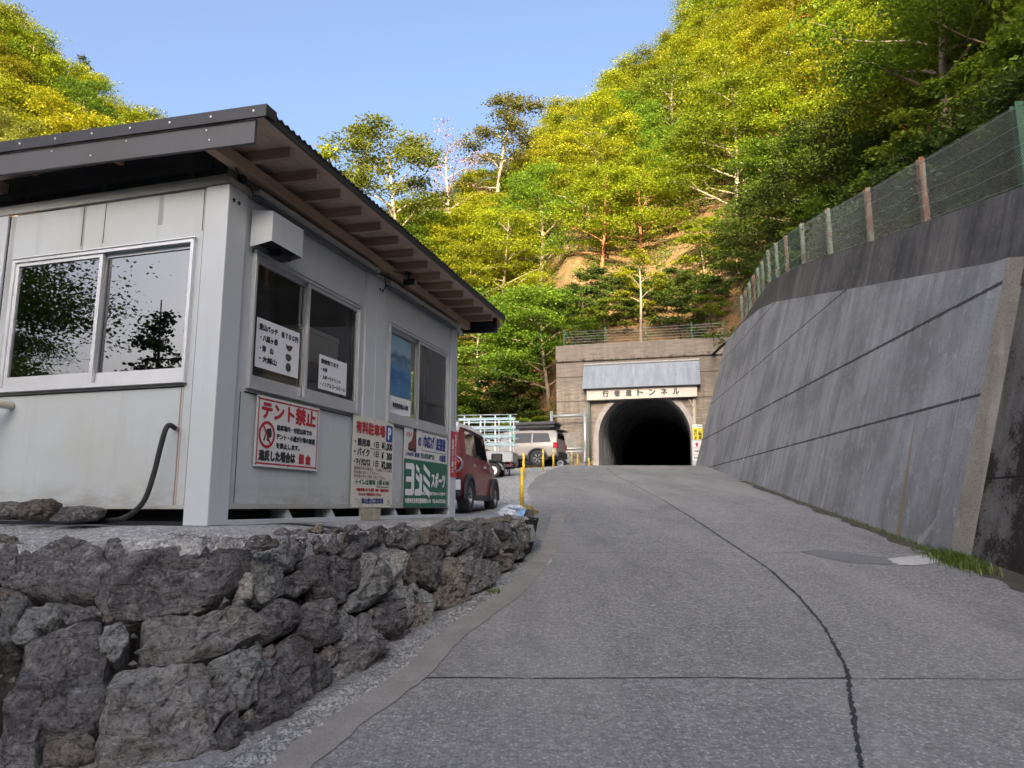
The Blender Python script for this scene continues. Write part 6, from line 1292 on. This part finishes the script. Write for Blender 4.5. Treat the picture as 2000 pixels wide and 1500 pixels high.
def tree_proto(seed, H, spread, limbs, per, leaf, f0=0.28, up=0.55, bend=0.06, fork=False, flat_=0.5, sprayr=1.0, bare=False, tiers=3):
    rnd = random.Random(seed); tk = MB(); cr = MB(); r0 = 0.017 * H; pts = []; d = Vector((rnd.uniform(-bend, bend), rnd.uniform(-bend, bend), 0)) * H
    for i in range(9):
        t = i / 8; pts.append(Vector((d.x * t * t + 0.03*H*math.sin(t*5+seed)*0.4, d.y * t * t + 0.03*H*math.cos(t*4+seed)*0.3, H * 0.86 * t)))
    tk.tube(pts, [r0 * (1 - 0.82 * i / 8) * (1.35 if i == 0 else 1) for i in range(9)], 7)
    def spray(c, rr, nn):
        for _ in range(nn):
            q = Vector((rnd.gauss(0, 0.5), rnd.gauss(0, 0.5), 0)) * rr; dd = (q.x*q.x + q.y*q.y) / (rr*rr)
            q.z = rnd.gauss(0, 0.10) * rr - 0.16 * rr * dd + 0.05; leafquad(cr, c + q, leaf, rnd, flat_)
    for i in range(limbs):
        f = f0 + (0.98 - f0) * (i + rnd.uniform(0.1, 0.9)) / limbs; j = min(7, int(f * 8)); base = pts[j].lerp(pts[j+1], f * 8 - j); a = i * 2.399 + rnd.uniform(-0.4, 0.4)
        L = spread * (1.05 - 0.62 * max(0, (f - f0) / (1 - f0)) ** 1.4) * rnd.uniform(0.72, 1.12); e = up * rnd.uniform(0.6, 1.3) + 0.35 * f
        dr = Vector((math.cos(a), math.sin(a), 0)); lp = [base + dr * L * t + Vector((0, 0, L * e * (t - 0.35 * t * t))) + Vector((rnd.gauss(0, .03), rnd.gauss(0, .03), rnd.gauss(0, .03))) * L for t in (0, 0.3, 0.6, 0.85, 1.0)]; lp[0] = base
        rr = r0 * (1 - 0.75 * f) * 0.55; tk.tube(lp, [rr, rr*.75, rr*.5, rr*.3, rr*.15], 5, False)
        for t in range(tiers):
            q = lp[1 + t % 4] if t < 4 else lp[-1]; sd = dr.cross(Vector((0, 0, 1))) * rnd.choice((-1, 1)); tip = q + (dr * rnd.uniform(0.2, 0.7) + sd * rnd.uniform(0.3, 0.9) + Vector((0, 0, rnd.uniform(0.0, 0.4)))) * L * 0.42
            tk.tube([q, q.lerp(tip, 0.5) + Vector((0, 0, 0.04*L)), tip], [rr*.4, rr*.25, rr*.1], 4, False)
            if not bare: spray(tip, sprayr * rnd.uniform(0.75, 1.25) * spread * 0.30, per)
            else:
                for _ in range(5):
                    t2 = tip + Vector((rnd.gauss(0, 1), rnd.gauss(0, 1), rnd.uniform(0.2, 1.4))) * L * 0.16; tk.tube([tip, t2], [rr*.1, rr*.05], 3, False); spray(t2, spread*0.12, per)
        spray(lp[-1], sprayr * rnd.uniform(0.85, 1.25) * spread * 0.30, per)
        if not bare: spray(lp[3], sprayr * spread * 0.24, per // 2)
    spray(pts[-1] + Vector((0, 0, 0.05*H)), spread * 0.32, per)
    return tk, cr
def conifer_proto(seed, H, spread, gap=True):
    rnd = random.Random(seed); tk = MB(); cr = MB(); tk.tube([(0, 0, 0), (0.01*H, 0, 0.5*H), (0, 0.01*H, H)], [0.014*H, 0.009*H, 0.002*H], 7)
    nt = 17
    for i in range(nt):
        z = H * (0.22 + 0.76 * i / nt); L0 = spread * (1 - 0.86 * (i / nt)) * rnd.uniform(0.75, 1.15)
        for b in range(rnd.randint(4, 6)):
            if gap and rnd.random() < 0.18: continue
            a = rnd.uniform(0, 6.28); L = L0 * rnd.uniform(0.6, 1.15); dr = Vector((math.cos(a), math.sin(a), 0)); tip = Vector((0, 0, z)) + dr * L + Vector((0, 0, L * rnd.uniform(-0.15, 0.22))); tk.tube([(0, 0, z), tip], [0.004*H, 0.001*H], 4, False)
            for _ in range(int(85 * (0.5 + L / spread))):
                t = rnd.uniform(0.25, 1.05); q = Vector((0, 0, z)).lerp(tip, t) + Vector((rnd.gauss(0, 1), rnd.gauss(0, 1), rnd.gauss(0.1, 0.5))) * 0.11 * spread * (1.2 - 0.6*t); leafquad(cr, q, 0.020 * H * rnd.uniform(0.6, 1.1), rnd, 0.9)
    return tk, cr
PROTO = {}
def proto(nm, pair, bark, leaf):
    tk, cr = pair; PROTO[nm] = (tk.mesh(nm + '_trunk', bark, True), cr.mesh(nm + '_crown', leaf))
proto('b0', tree_proto(1, 10, 3.9, 20, 230, 0.175, 0.12), M['bark'], M['leafy']); proto('b1', tree_proto(2, 11, 4.2, 21, 225, 0.175, 0.12, 0.5, 0.12), M['bark'], M['leafy'])
proto('b2', tree_proto(3, 9, 3.9, 19, 230, 0.17, 0.18, 0.35, 0.1), M['barkr'], M['leafy']); proto('b3', tree_proto(4, 12, 4.1, 22, 215, 0.18, 0.2, 0.6, 0.08), M['bark'], M['leafg'])
proto('b4', tree_proto(5, 8, 3.6, 19, 225, 0.16, 0.12, 0.3, 0.12), M['bark'], M['leafg']); proto('b5', tree_proto(6, 9, 3.6, 19, 210, 0.17, 0.12, 0.4, 0.1), M['barkd'], M['leafd'])
proto('b6', tree_proto(16, 10, 4.2, 20, 230, 0.175, 0.2, 0.25, 0.14), M['barkr'], M['leafy']); proto('o0', tree_proto(7, 10, 3.6, 18, 200, 0.165, 0.2, 0.6, 0.1), M['bark'], M['leafo'])
proto('s0', tree_proto(8, 4.0, 2.0, 10, 80, 0.20, 0.12, 0.35, 0.1), M['barkd'], M['leafg']); proto('s1', tree_proto(9, 3.2, 1.9, 9, 80, 0.18, 0.08, 0.3, 0.15), M['barkd'], M['leafd']); proto('s2', tree_proto(12, 4.5, 2.3, 10, 80, 0.20, 0.15, 0.2, 0.15), M['bark'], M['leafy'])
proto('fork', tree_proto(21, 11, 3.0, 15, 200, 0.15, 0.42, 0.62, 0.1, flat_=0.4, sprayr=0.85), M['bark'], M['leafo']); proto('pine', tree_proto(22, 12, 3.2, 14, 150, 0.17, 0.38, 0.35, 0.06, flat_=0.4, sprayr=0.9), M['bark'], M['leafo'])
proto('pink', tree_proto(23, 9, 3.0, 11, 9, 0.12, 0.3, 0.7, 0.05, bare=True), plain('pinkish_bark', (0.30, 0.20, 0.19), 0.9), M['blossom']); proto('conif', conifer_proto(31, 14, 3.2), M['barkd'], M['leafc']); proto('thin', tree_proto(24, 9, 1.9, 10, 75, 0.16, 0.45, 0.6, 0.03), M['bark'], M['leafy'])
proto('v0', tree_proto(44, 9, 3.6, 24, 1100, 0.068, 0.1, 0.4, 0.1), M['barkd'], M['leafd'])
def tree(nm, name, label, cat, loc, s=1.0, rz=0.0, group=None, tilt=(0, 0)):
    T = thing(name, label, cat, loc, rz, group); T.scale = (s, s, s * 1.0); T.rotation_euler = (tilt[0], tilt[1], rz)
    tk, cr = PROTO[nm]; link('trunk', tk, T); link('crown', cr, T); return T
rnd = random.Random(77); placed = []
def spread_trees(n, region, dmin, picks, names, smin, smax, fn, sink=0.3):
    got = 0; tries = 0
    while got < n and tries < n * 300:
        tries += 1; x = rnd.uniform(region[0], region[1]); y = rnd.uniform(region[2], region[3]); z = fn(x, y)
        if z < 2.5 or (y < 44.5 and x < 12.9 and y > 36): continue
        pr = project((x, y, z + 4)); pt_ = project((x, y, z + 9))
        if not pr or pr[0] < -120 or pr[0] > 2120 or pt_[1] > 900 or pr[1] < -160: continue
        if any((x - a) ** 2 + (y - b) ** 2 < (dmin * (0.7 + 0.006 * math.hypot(x, y)) * (c)) ** 2 for a, b, c in placed): continue
        if region[4](x, y, z): continue
        s = rnd.uniform(smin, smax); placed.append((x, y, 1.0)); k_ = rnd.choices([p for p, _ in picks], [q for _, q in picks])[0]; lb = names(k_, x, y, z)
        tree(k_, lb[0], lb[1], lb[2], (x, y, z - sink), s, rnd.uniform(0, 6.28), lb[3], (rnd.gauss(0, 0.05), rnd.gauss(0, 0.05))); got += 1
    return got
LEAFN = {'b0': 'bright yellow green', 'b1': 'bright yellow green', 'b2': 'bright yellow green', 'b6': 'bright yellow green', 'b3': 'fresh green', 'b4': 'fresh green', 'b5': 'dark green', 'o0': 'olive tinted', 's0': 'fresh green', 's1': 'dark green', 's2': 'yellow green'}
# landmark trees first
def land(nm, name, label, cat, px, py_top, d, s, H, rz=0, fn=None):
    p = at_y(px, py_top, d); z = allhill(p.x, d); zt = p.z; 
    s = s if s else max(0.5, (zt - z) / H); placed.append((p.x, d, 1.2)); return tree(nm, name, label, cat, (p.x, d, zt - H * s if s and False else z - 0.3), s, rz)
land('fork', 'spreading_tree', 'spreading tree with pale forked limbs standing on the ridge above the hut roof', 'tree', 790, 240, 60, None, 10.5, 1.0)
land('pine', 'ridge_tree', 'tall olive tree with flat tiers on the skyline at the centre of the ridge', 'tree', 972, 175, 74, None, 11.5, 0.4)
land('pink', 'blossom_tree', 'bare pinkish tree between the forked tree and the skyline slope', 'blossom tree', 885, 262, 72, None, 8.5, 2.0)
land('thin', 'slender_tree', 'slender pale trunk tree growing just above the portal fence', 'tree', 1248, 470, 46.5, None, 8.6, 0.7)
land('thin', 'edge_tree', 'small tree top peeping over the hut roof edge against the sky', 'tree', 640, 285, 58, None, 8.6, 2.7)
tree('conif', 'conifer', 'dark pointed conifer on the right flank of the far left hill', 'conifer', (-56.0, 88, lefthill(-56.0, 88) - 0.5), 0.95)
def nm_hill(k_, x, y, z):
    far = ' high on the slope' if z > 30 else (' low on the slope by the portal' if z < 16 and y > 43 else ' on the middle of the slope')
    if x > 13 and y < 42: far = ' above the chain link fence'
    return ('broadleaf_tree', LEAFN[k_] + ' broadleaf tree' + far, 'tree', 'broadleaf trees on the slope above the tunnel')
def nm_left(k_, x, y, z): return ('broadleaf_tree', LEAFN[k_] + ' broadleaf tree on the far hill left of the hut roof', 'tree', 'trees on the far left hill')
def nm_bush(k_, x, y, z):
    w_ = 'behind the chain link fence' if y < 42 else ('left of the tunnel portal' if x < 3.5 else 'just above the tunnel portal')
    return ('shrub', LEAFN[k_] + ' shrub ' + w_, 'shrub', 'shrubs at the foot of the slope')
full = [('b0', 3), ('b1', 3), ('b2', 3), ('b6', 3), ('b3', 1.6), ('b4', 1.6), ('o0', 0.8)]
print('bush', spread_trees(26, (3.5, 16, 46.6, 52, lambda x, y, z: False), 1.7, [('s0', 2), ('s1', 2.5), ('s2', 0.6)], nm_bush, 0.7, 1.1, hill, 0.15))
print('bush', spread_trees(34, (-12, 3, 45.8, 56, lambda x, y, z: False), 1.8, [('s0', 2), ('s1', 1.5), ('s2', 0.6), ('b4', 0.6)], lambda *a: nm_bush(*a), 0.7, 1.15, hill, 0.15))
print('bush', spread_trees(26, (9, 19, 9, 40, lambda x, y, z: z > 13 or x < 5.9 + 0.145 * y + 2.6), 1.6, [('s0', 1.5), ('s1', 3)], nm_bush, 0.6, 1.0, hill, 0.15))
print('right', spread_trees(24, (13, 34, 12, 43, lambda x, y, z: x < 13.5), 3.4, [('b3', 2), ('b4', 2), ('b5', 2.5), ('b2', 1)], nm_hill, 0.8, 1.15, hill))
print('hill', spread_trees(165, (-26, 62, 46, 105, lambda x, y, z: y < 50 and x < 10), 2.9, full, nm_hill, 0.75, 1.15, hill))
print('mid', spread_trees(16, (-17, -3, 49, 66, lambda x, y, z: False), 2.2, full, nm_hill, 0.75, 1.0, hill))
print('left', spread_trees(60, (-110, -32, 45, 110, lambda x, y, z: z < 14 or math.hypot(x + 80, y - 92) > 52 or (x + 80) * 0.6 + (y - 92) * 0.8 > 12), 4.0, full, nm_left, 0.95, 1.35, lefthill))
# trees on the near side of the valley, mirrored in the hut windows; unseen ones added to shade its end wall
tree('v0', 'valley_tree', 'dark broadleaf tree mirrored in the left pane of the end window', 'tree', (-14.5, 5.2, -1.5), 1.35, 0.5); tree('v0', 'valley_tree', 'second dark broadleaf tree mirrored in the end window, behind the first', 'tree', (-19.0, 3.0, -2.0), 1.3, 2.5); tree('v0', 'valley_tree', 'third dark broadleaf tree mirrored low in the left pane of the end window', 'tree', (-23.0, 0.0, -3.0), 1.2, 5.1); tree('v0', 'valley_tree', 'dark broadleaf tree mirrored furthest back in the left pane of the end window', 'tree', (-27.0, 3.5, -2.0), 1.5, 1.1); tree('v0', 'valley_tree', 'dark dense unseen tree added left of the viewer to shade the end wall', 'tree', (-6.2, -7.5, -1.5), 1.3, 4.0); tree('conif', 'valley_conifer', 'tall dark conifer mirrored in the right pane of the end window', 'conifer', (-29.0, -10.2, -3.0), 1.0, 0.3)
tree('conif', 'valley_conifer', 'second dark conifer mirrored at the edge of the end window', 'conifer', (-29.0, -13.0, -3.5), 0.85, 1.3); tree('v0', 'valley_tree', 'dark round tree mirrored low in the end window', 'tree', (-24.0, -5.5, -3.5), 1.0, 2.2)
for i, (x, y, s_, lab) in enumerate([(-4.0, -12.0, 1.25, 'tall dark tree added for shade behind the viewer on the near side of the road'), (-0.5, -16, 1.2, 'dark tree added for shade behind the viewer beside the road'), (-13.0, -17.5, 1.3, 'dark tree added for shade behind the viewer furthest to the left'), (3.5, -14.5, 1.0, 'dark tree added for shade behind the viewer across the road')]): tree('v0', 'valley_tree', lab, 'tree', (x, y, -1.2), s_, i * 1.9)  # unseen trees added to hold sky glow off the hut's end wall
# ---------------------------------------------------------------- low growth
def cover(name, label, n, pick, leafs, mat, flat_=0.7):
    mb = MB(); c = 0; t = 0
    while c < n and t < n * 20:
        t += 1; p = pick()
        if p is None: continue
        m_ = rnd.randint(5, 10)
        for _ in range(m_): leafquad(mb, p + Vector((rnd.gauss(0, .22), rnd.gauss(0, .22), abs(rnd.gauss(0.12, .16)))), leafs * rnd.uniform(0.6, 1.2), rnd, flat_)
        c += 1
    return tag(obj(name, mb, mat), label, name.replace('_', ' '), None, 'stuff')
def pk_right():
    y = rnd.uniform(6, 41); x = rnd.uniform(6.7 + 0.145*y + 0.5, 7.7 + 0.1*y + 9); 
    if noise.noise(Vector((x*0.35, y*0.35, 2))) < -0.12: return None
    return Vector((x, y, hill(x, y)))
cover('undergrowth', 'low dark green undergrowth behind the chain link fence', 3600, pk_right, 0.17, M['leafd'])
def pk_hill():
    y = rnd.uniform(45.4, 75); x = rnd.uniform(-16, 28)
    if noise.noise(Vector((x*0.3, y*0.3, 4))) < 0.08: return None
    z = hill(x, y); return Vector((x, y, z)) if z > 3.3 else None
cover('ground_cover', 'patchy green ground cover on the slope above the portal', 4200, pk_hill, 0.24, M['leafg'])
def pk_top():
    x = rnd.uniform(2.2, XW1) ; q = ploc(x, rnd.uniform(-0.25, 0.9), ZTOP + rnd.uniform(-0.55, 0.15) * (1 if x > 4.2 else 0.1)); return q if x > 3.9 else None
cover('overhanging_weeds', 'weeds and ferns hanging over the top right of the tunnel portal', 260, pk_top, 0.17, M['leafg'])
def grass(name, label, n, pick, h0, h1, mat):
    mb = MB()
    for _ in range(n):
        p = pick(); a = rnd.uniform(0, 6.28); h_ = rnd.uniform(h0, h1); d = Vector((math.cos(a), math.sin(a), 0)); s_ = Vector((-d.y, d.x, 0)) * rnd.uniform(0.002, 0.005); l = rnd.uniform(0.2, 0.9) * h_
        o = len(mb.v); mb.v += [tuple(p - s_), tuple(p + s_), tuple(p + d*l*0.4 + s_*0.8 + Vector((0,0,h_*0.7))), tuple(p + d*l*0.4 - s_*0.8 + Vector((0,0,h_*0.7))), tuple(p + d*l + Vector((0,0,h_*0.85)))]; mb.f += [(o,o+1,o+2,o+3), (o+3,o+2,o+4)]
    return tag(obj(name, mb, mat), label, name.replace('_', ' '), None, 'stuff')
M['grass'] = m_leaf('grass_blades', (0.05, 0.085, 0.012), (0.085, 0.13, 0.02), (0.14, 0.17, 0.03), 0.3)
def pk_grass():
    while True:
        y = rnd.choice((rnd.uniform(9.2, 14.5), rnd.uniform(9.2, 25)))
        if noise.noise(Vector((y*1.1, 0, 8))) > -0.15 or y < 12.5: break
    x = wall_x(y) - abs(rnd.gauss(0, 0.10 if y > 10.3 else 0.2)) + 0.03; return Vector((x, y, road_z(y)))
grass('grass', 'thin strip of green grass and weeds along the foot of the retaining wall', 2600, pk_grass, 0.02, 0.07, M['grass'])
def pk_weed(): 
    p = wpt(rnd.gauss(-0.75, 0.35), -0.35, 0.05); y = p.y; return Vector((p.x - abs(rnd.gauss(0, 0.16)), y, road_z(y)))
grass('weeds', 'leafy weeds at the foot of the old dark wall', 1600, pk_weed, 0.04, 0.16, M['grass'])
rb_ = on_road(965, 1158)
grass('weed_tuft', 'small weed tuft growing beside the concrete edging', 90, lambda: Vector((rb_.x + rnd.gauss(0, 0.04), rb_.y + rnd.gauss(0, 0.05), road_z(rb_.y))), 0.02, 0.06, M['grass'])
mb = MB()
for i in range(2600):
    u = rnd.uniform(-0.6, 5.4); v = -0.14 - abs(rnd.gauss(0, 0.3)); 
    if v < -0.85: continue
    p = hut(u, v, 0); pebble(mb, (p.x, p.y, lot_z(p.x, p.y) - 0.02 - 0.05 * min(1, (-0.12 - v) / 0.6)), rnd.uniform(0.006, 0.018), rnd)
for i in range(2200):
    y = rnd.uniform(17, 36); x = xe(y) - abs(rnd.gauss(0, 1.3)); pebble(mb, (x, y, lot_z(x, y) + 0.005), rnd.uniform(0.012, 0.045), rnd)
for i in range(900):
    t = rnd.randrange(3, len(gl) - 3); p = gl[t].lerp(gl[t+1], rnd.random()); pebble(mb, (p.x + rnd.uniform(0.0, 0.2), p.y, road_z(p.y) + 0.004), rnd.uniform(0.006, 0.02), rnd)
tag(obj('loose_gravel', mb, plain('gravel_stones', (0.27, 0.275, 0.28), 0.9, 0, 0.35, 9)), 'loose pale gravel stones on the pad and along the lot edge', 'gravel', None, 'stuff')
